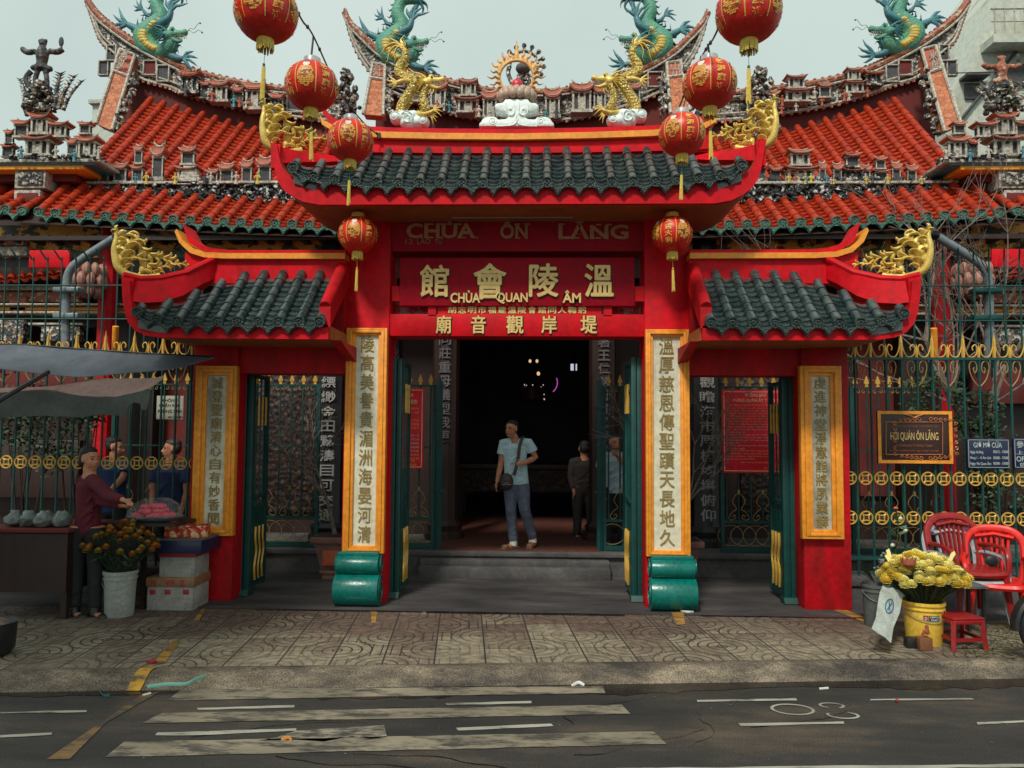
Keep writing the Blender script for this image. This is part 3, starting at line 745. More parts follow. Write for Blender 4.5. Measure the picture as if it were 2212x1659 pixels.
# floral corner boards seen through the gaps
FLOR = mat('painted peony board', (0.55, 0.03, 0.03), 0.5, (0.75, 0.45, 0.42), 9, 0.95, contrast=(0.48, 0.56), c3=(0.12, 0.06, 0.05))
for (x0, x1) in ((848, 872), (1362, 1390)): MB().box(W(x0, 620, 8.34).x, W(x1, 620, 8.34).x, 8.335, 8.35, zc(688, 8.34), zc(625, 8.34)).build('peony_board', FLOR, gate)
MB().box(W(872, 620, 8.34).x, W(925, 620, 8.34).x, 8.338, 8.353, zc(688, 8.34), zc(664, 8.34)).build('peony_board', FLOR, gate); MB().box(W(1322, 620, 8.34).x, W(1362, 620, 8.34).x, 8.338, 8.353, zc(688, 8.34), zc(664, 8.34)).build('peony_board', FLOR, gate)

# --- centre roof
RY0 = 7.42; RYB = 8.60
def wp(pts, Y): return [((W(x, y, Y).x), W(x, y, Y).z) for x, y in pts]
def symp(left, Y, cx=None):
    """left outline points in photo coords (outermost first) -> symmetric outline"""
    P = wp(left, Y); return P
CXR = CX
def mirror(P): return [(2 * CXR - x, z) for x, z in P][::-1]
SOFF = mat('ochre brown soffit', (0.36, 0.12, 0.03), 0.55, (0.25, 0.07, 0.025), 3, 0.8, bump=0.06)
cut = wp([(583, 308), (588, 335), (594, 372), (600, 392), (612, 410), (632, 425), (655, 436), (690, 442)], RY0)
# fascia: front board
tilecurve = wp([(690, 398), (655, 388), (625, 374), (606, 352), (600, 318)], RY0)
fl = cut + mirror(cut) + [(2 * CXR - x, z) for x, z in tilecurve[::-1]] + tilecurve
cut2 = cut
poly = cut + mirror(cut)
ring = cut + mirror(cut) + [(2 * CXR - x, z) for x, z in tilecurve][::-1][:0]
# front board as a ring shaped strip
def strip(mb, outer, inner, y0, y1):
    n = len(outer); o = len(mb.v)
    for (A, y) in ((outer, y0), (inner, y0), (inner, y1), (outer, y1)): mb.v += [Vector((x, y, z)) for x, z in A]
    for i in range(n - 1):
        for k in range(4):
            a = o + k * n + i; b = o + ((k + 1) % 4) * n + i; mb.f.append((a, b, b + 1, a + 1))
    mb.f.append((o, o + 3 * n, o + 2 * n, o + n)); e = n - 1; mb.f.append((o + e, o + n + e, o + 2 * n + e, o + 3 * n + e))
inn = wp([(598, 311), (602, 335), (606, 352), (612, 364), (622, 376), (640, 386), (662, 393), (690, 400)], RY0)
outer = cut + mirror(cut); inner = inn + mirror(inn)
mb = MB(); strip(mb, outer, inner, RY0, RY0 + 0.06); mb.build('centre_fascia', RED, gate, ang=25)
# solid belly behind it
belly = [(x, z) for x, z in cut] + mirror(cut)
mb = MB(); bo = [(x + 0.012 if x < CXR else x - 0.012, z + 0.006) for x, z in belly]
mid_in = [(x, z) for x, z in inner]
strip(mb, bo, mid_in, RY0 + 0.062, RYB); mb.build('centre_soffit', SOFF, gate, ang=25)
# tiles
rows = []
eC = [(0, 394), (3.5, 394), (6.5, 393), (7.5, 390), (8.5, 386), (9.5, 380), (10.5, 360)]
def interp(T, x):
    for i in range(len(T) - 1):
        if x <= T[i + 1][0]: return T[i][1] + (T[i + 1][1] - T[i][1]) * (x - T[i][0]) / (T[i + 1][0] - T[i][0])
    return T[-1][1]
sp_ = (W(1602, 390, 7.38).x - W(632, 390, 7.38).x) / 21
for i in range(22):
    k = abs(i - 10.5); x = CX + (i - 10.5) * sp_
    E = Vector((x, 7.38, W(1117, interp(eC, k), 7.38).z))
    yt_, Yt = (326, 7.97) if k < 8 else ((340, 7.75) if k < 9 else ((350, 7.66) if k < 10 else (348, 7.50)))
    T = Vector((x, Yt, W(1117, yt_, Yt).z)); rows.append((E, T))
tile_roof(gate, rows, 0.049, 0.15, TILED, TILED, TILEC, TILEC, sag=0.01, lip=0.012, drip_h=0.075)
# under-tile slab: fills behind the tiles
mb = MB()
for i in range(21):
    (E0, T0), (E1, T1) = rows[i], rows[i + 1]; dn = Vector((0, 0, -0.08)); E0 = E0.lerp(T0, .14); E1 = E1.lerp(T1, .14)
    mb.add([E0 + dn, E1 + dn, T1 + dn, T0 + dn, E0 + dn * 2, E1 + dn * 2, T1 + dn * 2, T0 + dn * 2], [(0, 1, 2, 3), (7, 6, 5, 4), (0, 4, 5, 1), (2, 6, 7, 3)])
mb.build('tile_bed', TILED, gate, smooth=False)
# back slope (plain mirrored slab)
zt_ = W(1117, 326, 7.97).z; ze = rows[10][0].z
mb = MB(); mb.prismx([(7.98, zt_ + 0.02), (8.22, zt_ + 0.02), (8.58, ze + 0.08), (8.58, ze - 0.02), (7.98, ze - 0.02)], rows[3][0].x, rows[18][0].x); mb.build('roof_core', REDW, gate, smooth=False)
# ridge: red body, moulding, yellow band, red cap rising to horned tips
Yr = 7.98
rb = wp([(706, 338), (706, 270), (735, 285), (790, 296), (860, 303), (980, 307), (1117, 308)], Yr)
rb2 = [(2 * CXR - x, z) for x, z in rb[::-1]]
bot = [(rb[0][0], rb[0][1] - 0.02), (rb2[-1][0], rb2[-1][1] - 0.02)]
mb = MB(); mb.prism([(x, z) for x, z in rb[1:]] + rb2[1:-1] + [(rb2[-1][0], zt_ - 0.02), (rb[0][0], zt_ - 0.02)], Yr, Yr + 0.22)
mb.build('ridge_body', RED, gate, ang=20)
def band(name, m, top, bt, y0, y1):
    T = wp(top, Yr); B = wp(bt, Yr); A = T + mirror(T)[1:] ; C = B + mirror(B)[1:]
    mb = MB(); strip(mb, A, C, y0, y1); return mb.build(name, m, gate, ang=30)
band('ridge_band', OCH, [(688, 243), (700, 262), (722, 274), (760, 283), (830, 288), (960, 291), (1117, 292)],
     [(694, 238 + 16), (698, 272), (720, 286), (760, 295), (830, 301), (960, 304), (1117, 305)], Yr - 0.05, Yr + 0.27)
band('ridge_cap', RED, [(702, 234), (716, 252), (745, 266), (790, 274), (850, 277), (960, 279), (1117, 280)],
     [(698, 246), (712, 266), (735, 277), (780, 285), (850, 289), (960, 291.5), (1117, 292.5)], Yr - 0.02, Yr + 0.24)
band('ridge_moulding', RED, [(712, 318), (760, 322), (960, 324), (1117, 324)], [(712, 328), (760, 331), (960, 333), (1117, 333)], Yr - 0.035, Yr)
# corner curbs from eave corner back to the ridge
def curb(m):
    mb = MB()
    top = [W(583, 306, RY0 + 0.02), W(604, 316, 7.50), W(640, 325, 7.62), W(680, 330, 7.80), W(712, 334, 7.98)]
    bo_ = [W(598, 352, RY0 + 0.02), W(610, 352, 7.50), W(640, 350, 7.62), W(700, 350, 7.80), W(760, 346, 7.98)]
    n = len(top); o = 0
    off = Vector((0.0, 0.16, 0.0))
    V = top + bo_ + [q + off for q in bo_] + [q + off for q in top]
    mb.v = V
    for i in range(n - 1):
        for k in range(4):
            a = k * n + i; b = ((k + 1) % 4) * n + i; mb.f.append((a, b, b + 1, a + 1))
    mb.f.append((0, 3 * n, 2 * n, n)); mb.build('hip_curb', RED, gate, ang=30)
    # side wall closing the hip
    mb = MB(); P = [W(583, 308, RY0 + 0.02), W(606, 380, RY0 + 0.02)]
    x0 = P[0].x; mb.box(x0 + 0.01, x0 + 0.10, RY0 + 0.03, RYB - 0.01, W(583, 360, RY0).z, W(583, 309, RY0).z); mb.build('hip_side', RED, gate)
both(curb)
# tube lamp fixed under the centre soffit
tl = thing('tube_lamp', 'unlit grey strip lamp fixed under the centre roof above the name board', 'lamp', W(1106, 466, 7.9))
MB().box(W(972, 466, 7.92).x, W(1242, 466, 7.92).x, 7.90, 7.97, W(1106, 466, 7.92).z, W(1106, 460, 7.92).z).build('housing', mat('grey enamel', (0.10, 0.09, 0.09), 0.5), tl)
MB().cylx(W(976, 467, 7.92).x, W(1238, 467, 7.92).x, 7.92, W(1106, 467.5, 7.92).z - 0.005, 0.014, 10).build('tube', mat('frosted tube', (0.30, 0.27, 0.28), 0.3), tl)

# --- wing roofs
WY0 = 7.28; WYB = 8.75
def wing(m):
    out = wp([(262, 598), (264, 640), (268, 672), (276, 696), (290, 713), (312, 724), (345, 729), (450, 731), (709, 733)], WY0)
    inn = wp([(280, 606), (282, 640), (285, 662), (292, 676), (302, 686), (318, 693), (348, 697), (450, 700), (709, 702)], WY0)
    mb = MB(); strip(mb, out, inn, WY0, WY0 + 0.06); mb.build('wing_fascia', RED, gate, ang=25)
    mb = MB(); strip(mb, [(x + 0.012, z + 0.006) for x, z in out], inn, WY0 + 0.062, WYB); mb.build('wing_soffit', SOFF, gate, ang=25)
    e = [W(295, 667, WY0 - 0.04), W(346, 682, WY0 - 0.04), W(384, 690, WY0 - 0.04)]
    z0 = W(450, 694, WY0 - 0.04).z
    xr_ = W(691, 694, WY0 - 0.04).x; x0_ = W(298, 667, WY0 - 0.04).x
    s_ = (xr_ - x0_) / 9; rows = []
    zt = W(600, 592, 7.90).z
    for i in range(10):
        x = x0_ + i * s_
        ez = z0 if i > 1 else (z0 + 0.025 if i == 1 else z0 + 0.085)
        E = Vector((x, WY0 - 0.04, ez))
        fr = [0.12, 0.34, 0.58, 0.80, 0.97, 1, 1, 1, 1, 1][i]
        T = Vector((x, WY0 - 0.04 + (7.90 - WY0 + 0.04) * fr, z0 + (zt - z0) * fr + (ez - z0))); rows.append((E, T))
    tile_roof(gate, rows, 0.050, 0.155, TILED, TILED, TILEC, TILEC, sag=0.01, drip_h=0.07)
    mb = MB(); dn = Vector((0, 0, -0.08))
    for i in range(9):
        (E0, T0), (E1, T1) = rows[i], rows[i + 1]; E0 = E0.lerp(T0, .14); E1 = E1.lerp(T1, .14)
        mb.add([E0 + dn, E1 + dn, T1 + dn, T0 + dn, E0 + dn * 2, E1 + dn * 2, T1 + dn * 2, T0 + dn * 2], [(0, 1, 2, 3), (7, 6, 5, 4), (0, 4, 5, 1), (2, 6, 7, 3)])
    mb.build('tile_bed', TILED, gate, smooth=False)
    Yw = 7.92
    # ridge body and horned cap
    body = wp([(455, 612), (398, 585), (400, 545), (440, 556), (475, 560), (748, 562), (748, 612)], Yw)
    mb = MB(); mb.prism(body, Yw, Yw + 0.26); mb.build('wing_ridge_body', RED, gate, ang=20)
    mb = MB(); strip(mb, wp([(386, 497), (398, 520), (420, 538), (450, 547), (490, 549), (748, 549)], Yw), wp([(382, 503), (392, 527), (414, 548), (445, 558), (490, 560.5), (748, 561)], Yw), Yw - 0.05, Yw + 0.31); mb.build('wing_ridge_band', OCH, gate, ang=30)
    mb = MB(); strip(mb, wp([(397, 484), (412, 512), (436, 530), (465, 538), (500, 541), (748, 541)], Yw), wp([(400, 496), (409, 524), (434, 541), (465, 548), (500, 550), (748, 550)], Yw), Yw - 0.02, Yw + 0.28); mb.build('wing_ridge_cap', RED, gate, ang=30)
    # sloping tube ridge against the inner column
    a = W(742, 575, 8.0); b = W(702, 662, WY0 - 0.0)
    mb = MB(); d_ = Vector((0.035, 0, -0.07))
    mb.tube([a, b], [0.07, 0.055], 12); mb.v = mb.v
    o = len(mb.v); V = [a + Vector((-0.07, 0, 0)), a + Vector((0.07, 0, 0)), b + Vector((0.055, 0, 0)), b + Vector((-0.055, 0, 0))]; V += [q + Vector((0, 0, -0.20)) for q in V]
    mb.add(V, [(0, 1, 2, 3), (4, 7, 6, 5), (0, 3, 7, 4), (1, 5, 6, 2), (3, 2, 6, 7), (0, 4, 5, 1)]); mb.build('gable_ridge', REDW, gate, ang=40)
    # bracket under the eave at the column
    mb = MB(); c = W(709, 733, WY0); mb.prismx([(WY0 + 0.08, c.z), (YF + 0.01, c.z), (YF + 0.01, c.z - 0.17)], c.x + 0.005, c.x + 0.10)
    mb.build('eave_bracket', REDW, gate, smooth=False)
    # hip curb up from the corner
    mb = MB()
    top = [W(262, 597, WY0 + 0.02), W(300, 606, 7.40), W(345, 604, 7.52), W(400, 592, 7.66), W(452, 566, 7.84), W(470, 560, 7.94)]
    bo_ = [W(280, 650, WY0 + 0.02), W(310, 654, 7.36), W(352, 652, 7.50), W(396, 638, 7.62), W(440, 612, 7.80), W(468, 600, 7.94)]
    n = len(top); off = Vector((-0.02, 0.17, 0.0))
    mb.v = top + bo_ + [q + off for q in bo_] + [q + off for q in top]
    for i in range(n - 1):
        for k in range(4):
            a_ = k * n + i; b_ = ((k + 1) % 4) * n + i; mb.f.append((a_, b_, b_ + 1, a_ + 1))
    mb.f.append((0, 3 * n, 2 * n, n)); mb.f.append((n - 1, 2 * n - 1, 3 * n - 1, 4 * n - 1)); mb.build('hip_curb', RED, gate, ang=30)
    mb = MB(); rail = [q + Vector((0, 0.03, 0.02)) for q in top]; mb.tube(rail, 0.035, 8); mb.build('hip_rail', RED, gate)
    x0 = W(262, 600, WY0).x; mb = MB(); mb.box(x0 + 0.01, x0 + 0.10, WY0 + 0.04, WYB - 0.01, W(262, 640, WY0).z, W(262, 599, WY0).z); mb.build('hip_side', RED, gate)
    mb = MB(); mb.prismx([(7.93, zt + 0.01), (8.17, zt + 0.01), (8.7, z0 + 0.05), (8.7, z0 - 0.04), (7.93, z0 - 0.04)], rows[4][0].x, CX - HC1 + 0.01); mb.build('roof_core', REDW, gate, smooth=False)
both(wing)
# ================================================================ ornaments on the gate
def leafs(mb, spine, r0, r1, n=7, llen=0.10, side=0, flat=0.45, y=0.0, curl=1.3, seed=1):
    """acanthus scroll: tapered spine with curling leaflets; spine points in world space near one plane"""
    rr = random.Random(seed)
    S = cr(spine, 6); m = len(S)
    rads = [r0 + (r1 - r0) * i / (m - 1) for i in range(m)]
    mb.tube(S, rads, 8)
    for i in range(n):
        t = (i + 0.5) / n; j = int(t * (m - 2)); p = S[j]; d = (S[j + 1] - S[j]).normalized()
        sides = ((1, -1) if side == 0 else (side,))
        for sd in sides:
            nrm = Vector((-d.z, 0, d.x)) * sd
            L_ = llen * (0.65 + 0.5 * math.sin(math.pi * (t * 0.8 + 0.15))) * rr.uniform(0.85, 1.15)
            pts = []; q = p.copy(); a = 0.45
            for k in range(7):
                pts.append(q + Vector((0, -0.012 * math.sin(k / 6 * math.pi) + rr.uniform(-.003, .003), 0)))
                dd = (d * math.cos(a) + nrm * math.sin(a)); q = q + dd * (L_ / 6); a += curl * (k / 6) * 0.75
            w_ = L_ * 0.27
            mb.tube(pts, [w_ * 0.5, w_ * 0.9, w_ * 1.1, w_ * 1.05, w_ * 0.85, w_ * 0.6, w_ * 0.4], 8, flat=0.5)
def foliage(label, fx, fy, Y0, Y1):
    P = lambda x, y: W(fx(x), fy(y), Y0 + (Y1 - Y0) * (x - 245) / 165)
    t = thing('gold_foliage_ornament', label, 'ornament', P(300, 598), 'gold acanthus ornaments on the roof corners')
    mb = MB()
    # keel
    K = [P(249, 494), P(251, 513), P(247, 535), P(249, 558), P(257, 580), P(278, 594), P(312, 600), P(346, 596)]
    S = cr(K, 5); mb.tube(S, [0.012 + 0.028 * math.sin(min(1, i / len(S) * 1.25) * math.pi * 0.62) for i in range(len(S))], 8, flat=0.9)
    s = 1.0
    leafs(mb, [P(262, 578), P(268, 556), P(276, 534), P(292, 520), P(308, 528)], 0.016, 0.010, 5, 0.13, 0, seed=2)
    leafs(mb, [P(276, 530), P(296, 524), P(312, 540), P(330, 553), P(352, 558), P(366, 562), P(368, 567)], 0.018, 0.009, 8, 0.11, 0, seed=3)
    leafs(mb, [P(268, 586), P(282, 562), P(298, 556), P(314, 566), P(334, 577), P(360, 575), P(385, 570), P(408, 572)], 0.017, 0.010, 9, 0.10, 0, seed=4)
    leafs(mb, [P(250, 520), P(262, 512), P(276, 506), P(288, 500), P(298, 505), P(299, 514)], 0.014, 0.010, 4, 0.09, -1, seed=5)
    leafs(mb, [P(250, 545), P(258, 534), P(262, 518), P(258, 503), P(248, 494)], 0.015, 0.007, 4, 0.08, 0, seed=6)
    leafs(mb, [P(300, 592), P(316, 582), P(338, 588), P(352, 584)], 0.014, 0.008, 4, 0.09, 0, seed=9)
    mb.build('openwork', GOLD, t, ang=60)
def ff(m):
    foliage('gold acanthus openwork on the outer corner of the %s wing roof' % ('right' if m else 'left'), lambda x: x, lambda y: y, 7.42, 7.75)
both(ff)
def ff2(m):
    foliage('gold acanthus openwork on the %s corner of the tall centre roof' % ('right' if m else 'left'), lambda x: 565 + (x - 245) * 0.86, lambda y: 218 + (y - 492) * 1.03, 7.55, 7.9)
both(ff2)

def claw(mb, p, d, s, n=4):
    d = Vector(d).normalized(); side = Vector((0, 1, 0)); upv = d.cross(side)
    for k in range(n):
        a = (k - (n - 1) / 2) * 0.55
        dd = (d * math.cos(a) + upv * math.sin(a)).normalized()
        mb.tube([p, p + dd * s * 0.5 + Vector((0, -0.15 * s, 0)), p + dd * s * 0.85 + upv * (-0.12 * s), p + dd * s * 1.15 + upv * (-0.3 * s)], [s * 0.13, s * 0.12, s * 0.08, s * 0.01], 6)
def dragon(name, label, cat, group, body, rad, head, hs, hd, legs, fronds, mb_body, m_head, m_leg, m_fr, base, spikes=True, whisk=True, vox=0.012, belly=None, hflip=1):
    t = thing(name, label, cat, base, group)
    mb = MB(); S = cr(body, 7); rs = crr(rad, 7)
    mb.tube(S, rs, 12)
    o = mb.build('body', mb_body, t, remesh=vox, rsmooth=2)
    for pts, r0, r1, cd in legs:
        lg = MB(); q = cr(pts, 5); lg.tube(q, [r0 + (r1 - r0) * i / (len(q) - 1) for i in range(len(q))], 8); claw(lg, q[-1], cd, r0 * 3.0); lg.build('leg', m_leg, t, ang=60)
    # back fin
    if spikes:
        fn = MB()
        for i in range(3, len(S) - 3, 2):
            d = (S[i + 1] - S[i - 1]).normalized(); nr = Vector((-d.z, 0, d.x)) * hflip
            p = S[i] + nr * rs[i] * 0.85; h = rs[i] * 0.75
            fn.tube([p - d * rs[i] * 0.3, p + nr * h * 0.6, p + nr * h * 1.1 - d * h * 0.6], [rs[i] * 0.28, rs[i] * 0.16, 0.001], 5, flat=0.5)
        fn.build('dorsal_fin', m_fr, t, ang=60)
    fr = MB()
    for pts, r0 in fronds:
        q = cr(pts, 6); n = len(q); fr.tube(q, [r0 * (0.45 + 0.55 * math.sin(math.pi * min(1, 0.25 + i / n))) * (1 - 0.93 * (i / (n - 1)) ** 2) for i in range(n)], 7, flat=0.5)
    if fr.v: fr.build('tail_fronds', m_fr, t, ang=60)
    # head, hd = direction sign in x
    h = MB(); H = Vector(head); X = Vector((hd, 0, 0)); Z = Vector((0, 0, 1)); Yv = Vector((0, 1, 0))
    def q(a, b, c): return H + X * (a * hs) + Yv * (b * hs) + Z * (c * hs)
    h.ell(q(0, 0, 0), (0.30 * hs, 0.24 * hs, 0.24 * hs), 12, 8)
    h.tube([q(0.05, 0, 0.05), q(0.35, 0, 0.10), q(0.6, 0, 0.10), q(0.80, 0, 0.16), q(0.88, 0, 0.2)], [0.22 * hs, 0.17 * hs, 0.15 * hs, 0.15 * hs, 0.07 * hs], 10)
    h.tube([q(0.0, 0, -0.08), q(0.25, 0, -0.20), q(0.5, 0, -0.27), q(0.66, 0, -0.22)], [0.17 * hs, 0.12 * hs, 0.09 * hs, 0.05 * hs], 10)
    for s_ in (-1, 1):
        h.ell(q(0.22, 0.13 * s_, 0.2), 0.085 * hs, 8, 6); h.ell(q(0.82, 0.08 * s_, 0.24), 0.05 * hs, 6, 5)
        h.tube([q(0.1, 0.12 * s_, 0.28), q(0.26, 0.14 * s_, 0.33), q(0.36, 0.12 * s_, 0.26)], [0.05 * hs, 0.06 * hs, 0.02 * hs], 6)
    ho = h.build('head', m_head, t, remesh=max(0.006, hs * 0.035), rsmooth=2)
    hn = MB()
    for s_ in (-1, 1):
        hn.tube(cr([q(-0.05, 0.1 * s_, 0.2), q(-0.3, 0.15 * s_, 0.36), q(-0.6, 0.2 * s_, 0.42), q(-0.85, 0.2 * s_, 0.62)], 4), [0.06 * hs * (1 - i / 13) + 0.002 for i in range(13)], 6)
        for k in range(5):
            a = -0.9 + k * 0.42
            hn.tube([q(-0.1, 0.2 * s_, -0.05), q(-0.1 - 0.28 * math.cos(a), 0.24 * s_, -0.05 + 0.28 * math.sin(a)), q(-0.1 - 0.52 * math.cos(a), 0.22 * s_, -0.12 + 0.5 * math.sin(a))], [0.08 * hs, 0.06 * hs, 0.004], 6, flat=0.6)
    for k in range(4):
        hn.tube([q(0.35 - k * 0.14, 0, -0.28 + k * 0.02), q(0.32 - k * 0.15, 0, -0.45), q(0.22 - k * 0.16, 0, -0.6 + k * 0.03)], [0.05 * hs, 0.035 * hs, 0.003], 5)
    hn.build('horns_and_mane', m_fr, ho, ang=60)
    te = MB()
    for k in range(7):
        for s_ in (-1, 1):
            te.tube([q(0.32 + k * 0.075, 0.10 * s_, -0.01), q(0.33 + k * 0.075, 0.10 * s_, -0.10 - 0.03 * (k % 2))], [0.022 * hs, 0.002], 5)
            te.tube([q(0.28 + k * 0.055, 0.07 * s_, -0.17), q(0.28 + k * 0.055, 0.07 * s_, -0.09)], [0.018 * hs, 0.002], 5)
    te.build('teeth', CREAM, ho)
    ey = MB()
    for s_ in (-1, 1): ey.ell(q(0.26, 0.19 * s_, 0.2), 0.05 * hs, 8, 6)
    ey.build('eye', BLACK, ho)
    if whisk:
        wk = MB()
        for k, (ax, az) in enumerate(((1.45, 0.55), (1.55, 0.18))):
            pts = [q(0.88, 0, 0.2)] + [q(0.88 + (ax - 0.88) * u, 0, 0.2 + (az - 0.2) * u + 0.07 * math.sin(u * 9 + k)) for u in (0.15, 0.3, 0.45, 0.6, 0.75, 0.9, 1.0)]
            wk.tube(cr(pts, 3), 0.009 * max(hs, 0.5), 5); wk.ell(pts[-1], 0.045 * hs, 8, 6)
        wk.build('whisker', STEEL, ho)
    return t
def cloud_piece(mb, lobes, Y, th):
    for x, y, r in lobes:
        c = W(x, y, Y); rr = r / F * Y
        mb.ell(c, (rr, th * 0.5, rr), 14, 10)
def swirl(mb, x, y, r, Y, th, turns=1.6, a0=0, sg=1, fat=0.10):
    c = W(x, y, Y); rr = r / F * Y; pts = []
    for k in range(22):
        a = a0 + sg * k / 21 * turns * 2 * math.pi; q = rr * (1 - 0.8 * k / 21); pts.append(c + Vector((math.cos(a) * q, -th * 0.5 - 0.004 * k / 21, math.sin(a) * q)))
    mb.tube(pts, [rr * fat * (1 - 0.4 * k / 21) for k in range(22)], 6)
# golden dragons either side of the pearl
def gold_dragon(m):
    Y = 8.10
    P = lambda x, y, dy=0.0: W(810 + x * 0.14, 70.2 + y * 0.14, Y + dy)
    body = [P(400, 235), P(455, 290), P(462, 400), P(390, 500), P(365, 610), P(450, 690), P(575, 735, -.03), P(590, 830, -.03), P(500, 980), P(415, 1120), P(400, 1240), P(560, 1270, .06), P(740, 1250, .04), P(790, 1180), P(745, 1060), P(745, 940), P(790, 830), P(850, 780)]
    r = lambda q: q * 0.14 / F * Y
    rad = [r(v) for v in (30, 52, 60, 68, 76, 84, 84, 80, 82, 80, 70, 60, 62, 66, 62, 60, 62, 50)]
    legs = [([P(540, 750, -.05), P(430, 745, -.09), P(340, 770, -.10)], r(48), r(28), (-1, 0, -0.25)),
            ([P(640, 1250, -.05), P(760, 1260, -.1), P(860, 1230, -.12), P(900, 1200, -.12)], r(40), r(26), (1, 0, 0.35)),
            ([P(700, 1270, -.03), P(800, 1280, -.08), P(860, 1280, -.1)], r(36), r(22), (1, 0, -0.35))]
    fr = [([P(430, 250), P(340, 150), P(240, 90), P(205, 10)], r(36)), ([P(430, 230), P(300, 170), P(160, 230), P(100, 330), P(20, 370)], r(40)),
          ([P(430, 250), P(320, 210), P(230, 300), P(190, 430), P(130, 540)], r(38)), ([P(420, 250), P(350, 230), P(300, 330), P(310, 430), P(260, 520)], r(34)),
          ([P(420, 240), P(420, 170), P(400, 110), P(465, 30)], r(32)), ([P(440, 250), P(470, 180), P(440, 120), P(450, 80)], r(26)),
          ([P(470, 300), P(520, 260), P(560, 240)], r(20)), ([P(430, 480), P(480, 400), P(570, 385)], r(22)), ([P(420, 560), P(470, 500), P(540, 500)], r(22)),
          ([P(620, 760), P(600, 700), P(625, 620)], r(22)), ([P(520, 640), P(500, 600), P(520, 545)], r(20))]
    dragon('gold_dragon', 'gold dragon with raised tail on a white cloud, %s the flaming pearl' % ('right of' if m else 'left of'), 'dragon statue', 'gold dragons on the gate ridge',
           body, rad, P(800, 775), r(330), 1, legs, fr, GOLDS, GOLD, GOLD, GOLD, P(540, 1500), whisk=False, vox=0.009, hflip=1)
    # bead whiskers rising from the nose
    cl = thing('white_cloud_base', 'white scrolled plaster cloud under the gold dragon %s the pearl' % ('right of' if m else 'left of'), 'cloud ornament', P(540, 1515), 'white plaster clouds on the gate ridge')
    mb = MB()
    ab = [(x, y) for x, y in ((0, 0),)]
    L = lambda x, y, rr: (810 + x * 0.14, 70.2 + y * 0.14, rr * 0.14)
    cloud_piece(mb, [L(330, 1330, 100), L(440, 1320, 110), L(540, 1340, 130), L(540, 1440, 95), L(660, 1400, 110), L(760, 1390, 90), L(600, 1300, 90), L(470, 1420, 80)], Y - 0.02, 0.20)
    c_ = mb.build('cloud', CLOUD, cl, remesh=0.012, rsmooth=3)
    mb = MB(); a, b, c = L(320, 1340, 85); swirl(mb, a, b, c, Y - 0.02, 0.17, a0=0.5); a, b, c = L(520, 1370, 110); swirl(mb, a, b, c, Y - 0.02, 0.20, a0=2.5, sg=-1); a, b, c = L(750, 1395, 80); swirl(mb, a, b, c, Y - 0.02, 0.17, a0=1, sg=-1)
    mb.build('scroll_relief', CLOUD, c_, ang=60)
both(gold_dragon)
# flaming pearl
Y = 8.10
P = lambda x, y, dy=0.0: W(1026 + x * 0.14, 70.2 + y * 0.14, Y + dy)
r = lambda q: q * 0.14 / F * Y
fp = thing('flaming_pearl', 'red pearl in a golden ring of flames on a lotus above the centre ridge', 'pearl statue', P(640, 1075))
FLM = mat('orange gold flame paint', (0.80, 0.48, 0.13), 0.4, (0.55, 0.20, 0.07), 12, 0.85, bump=0.3)
mb = MB(); c = P(640, 690); R0 = r(275)
mb.tube([c + Vector((math.cos(2 * math.pi * k / 48) * R0, 0, math.sin(2 * math.pi * k / 48) * R0)) for k in range(48)], r(28), 8, closed=True)
for k in range(17):
    a = math.radians(-38 + 256 * k / 16); u = Vector((math.cos(a), 0, math.sin(a))); v = Vector((-u.z, 0, u.x)); sg = -1 if k > 8 else 1
    Lf = r(205) if k != 8 else r(330)
    if k % 2 and k != 8: Lf *= 0.85
    lift = Vector((0, 0, 1)) * 0.35
    d_ = (u + lift * (0 if k == 8 else 1)).normalized(); p0 = c + u * R0
    wv = 0 if k == 8 else sg * r(26)
    pts = [p0, p0 + d_ * Lf * 0.3 + v * wv * 0.9, p0 + d_ * Lf * 0.62 - v * wv * 0.7, p0 + d_ * Lf]
    q = cr(pts, 5); n = len(q); mb.tube(q, [r(46) * (1 - i / (n - 1)) ** 0.8 + 0.0015 for i in range(n)], 8, flat=0.5)
fl_ = mb.build('flame_ring', FLM, fp, ang=50)
mb = MB(); mb.lathe([(0.001, -r(95)), (r(70), -r(88)), (r(96), -r(30)), (r(90), r(30)), (r(50), r(85)), (0.001, r(105))], P(650, 812), 18); mb.build('red_pearl', mat('crimson gloss', (0.62, 0.02, 0.035), 0.35, (0.45, 0.01, 0.03), 4, 0.6), fp)
mb = MB(); LOT = mat('pink brown lotus paint', (0.50, 0.30, 0.22), 0.45, (0.42, 0.36, 0.26), 9, 0.9, bump=0.2)
for ring_, rad_, zc_, n in ((0, 250, 985, 14), (1, 215, 940, 14)):
    for k in range(n):
        a = 2 * math.pi * (k + 0.5 * ring_) / n
        cc = P(645, zc_) + Vector((math.cos(a) * r(rad_), math.sin(a) * r(rad_) * 0.6, 0))
        mb.ell(cc, (r(72), r(60), r(86)), 10, 8)
mb.lathe([(r(150), -r(90)), (r(250), -r(20)), (r(260), r(40)), (r(200), r(60))], P(645, 970), 20, sy=0.6)
mb.build('lotus', LOT, fp)
pd = thing('cloud_pedestal', 'pale blue white cloud pedestal holding up the flaming pearl', 'cloud ornament', P(640, 1495), None)
def out(pts): return [(P(a, b).x, P(a, b).z) for a, b in pts]
lft = [(470, 1075), (440, 1130), (340, 1140), (300, 1185), (330, 1240), (420, 1270), (500, 1275), (520, 1330), (500, 1375), (360, 1392), (335, 1350), (240, 1342), (190, 1350), (130, 1370), (105, 1420), (75, 1440), (70, 1495)]
poly = [(645, 1075)] + lft; rgt = [(1290 - a, b) for a, b in lft[::-1]]
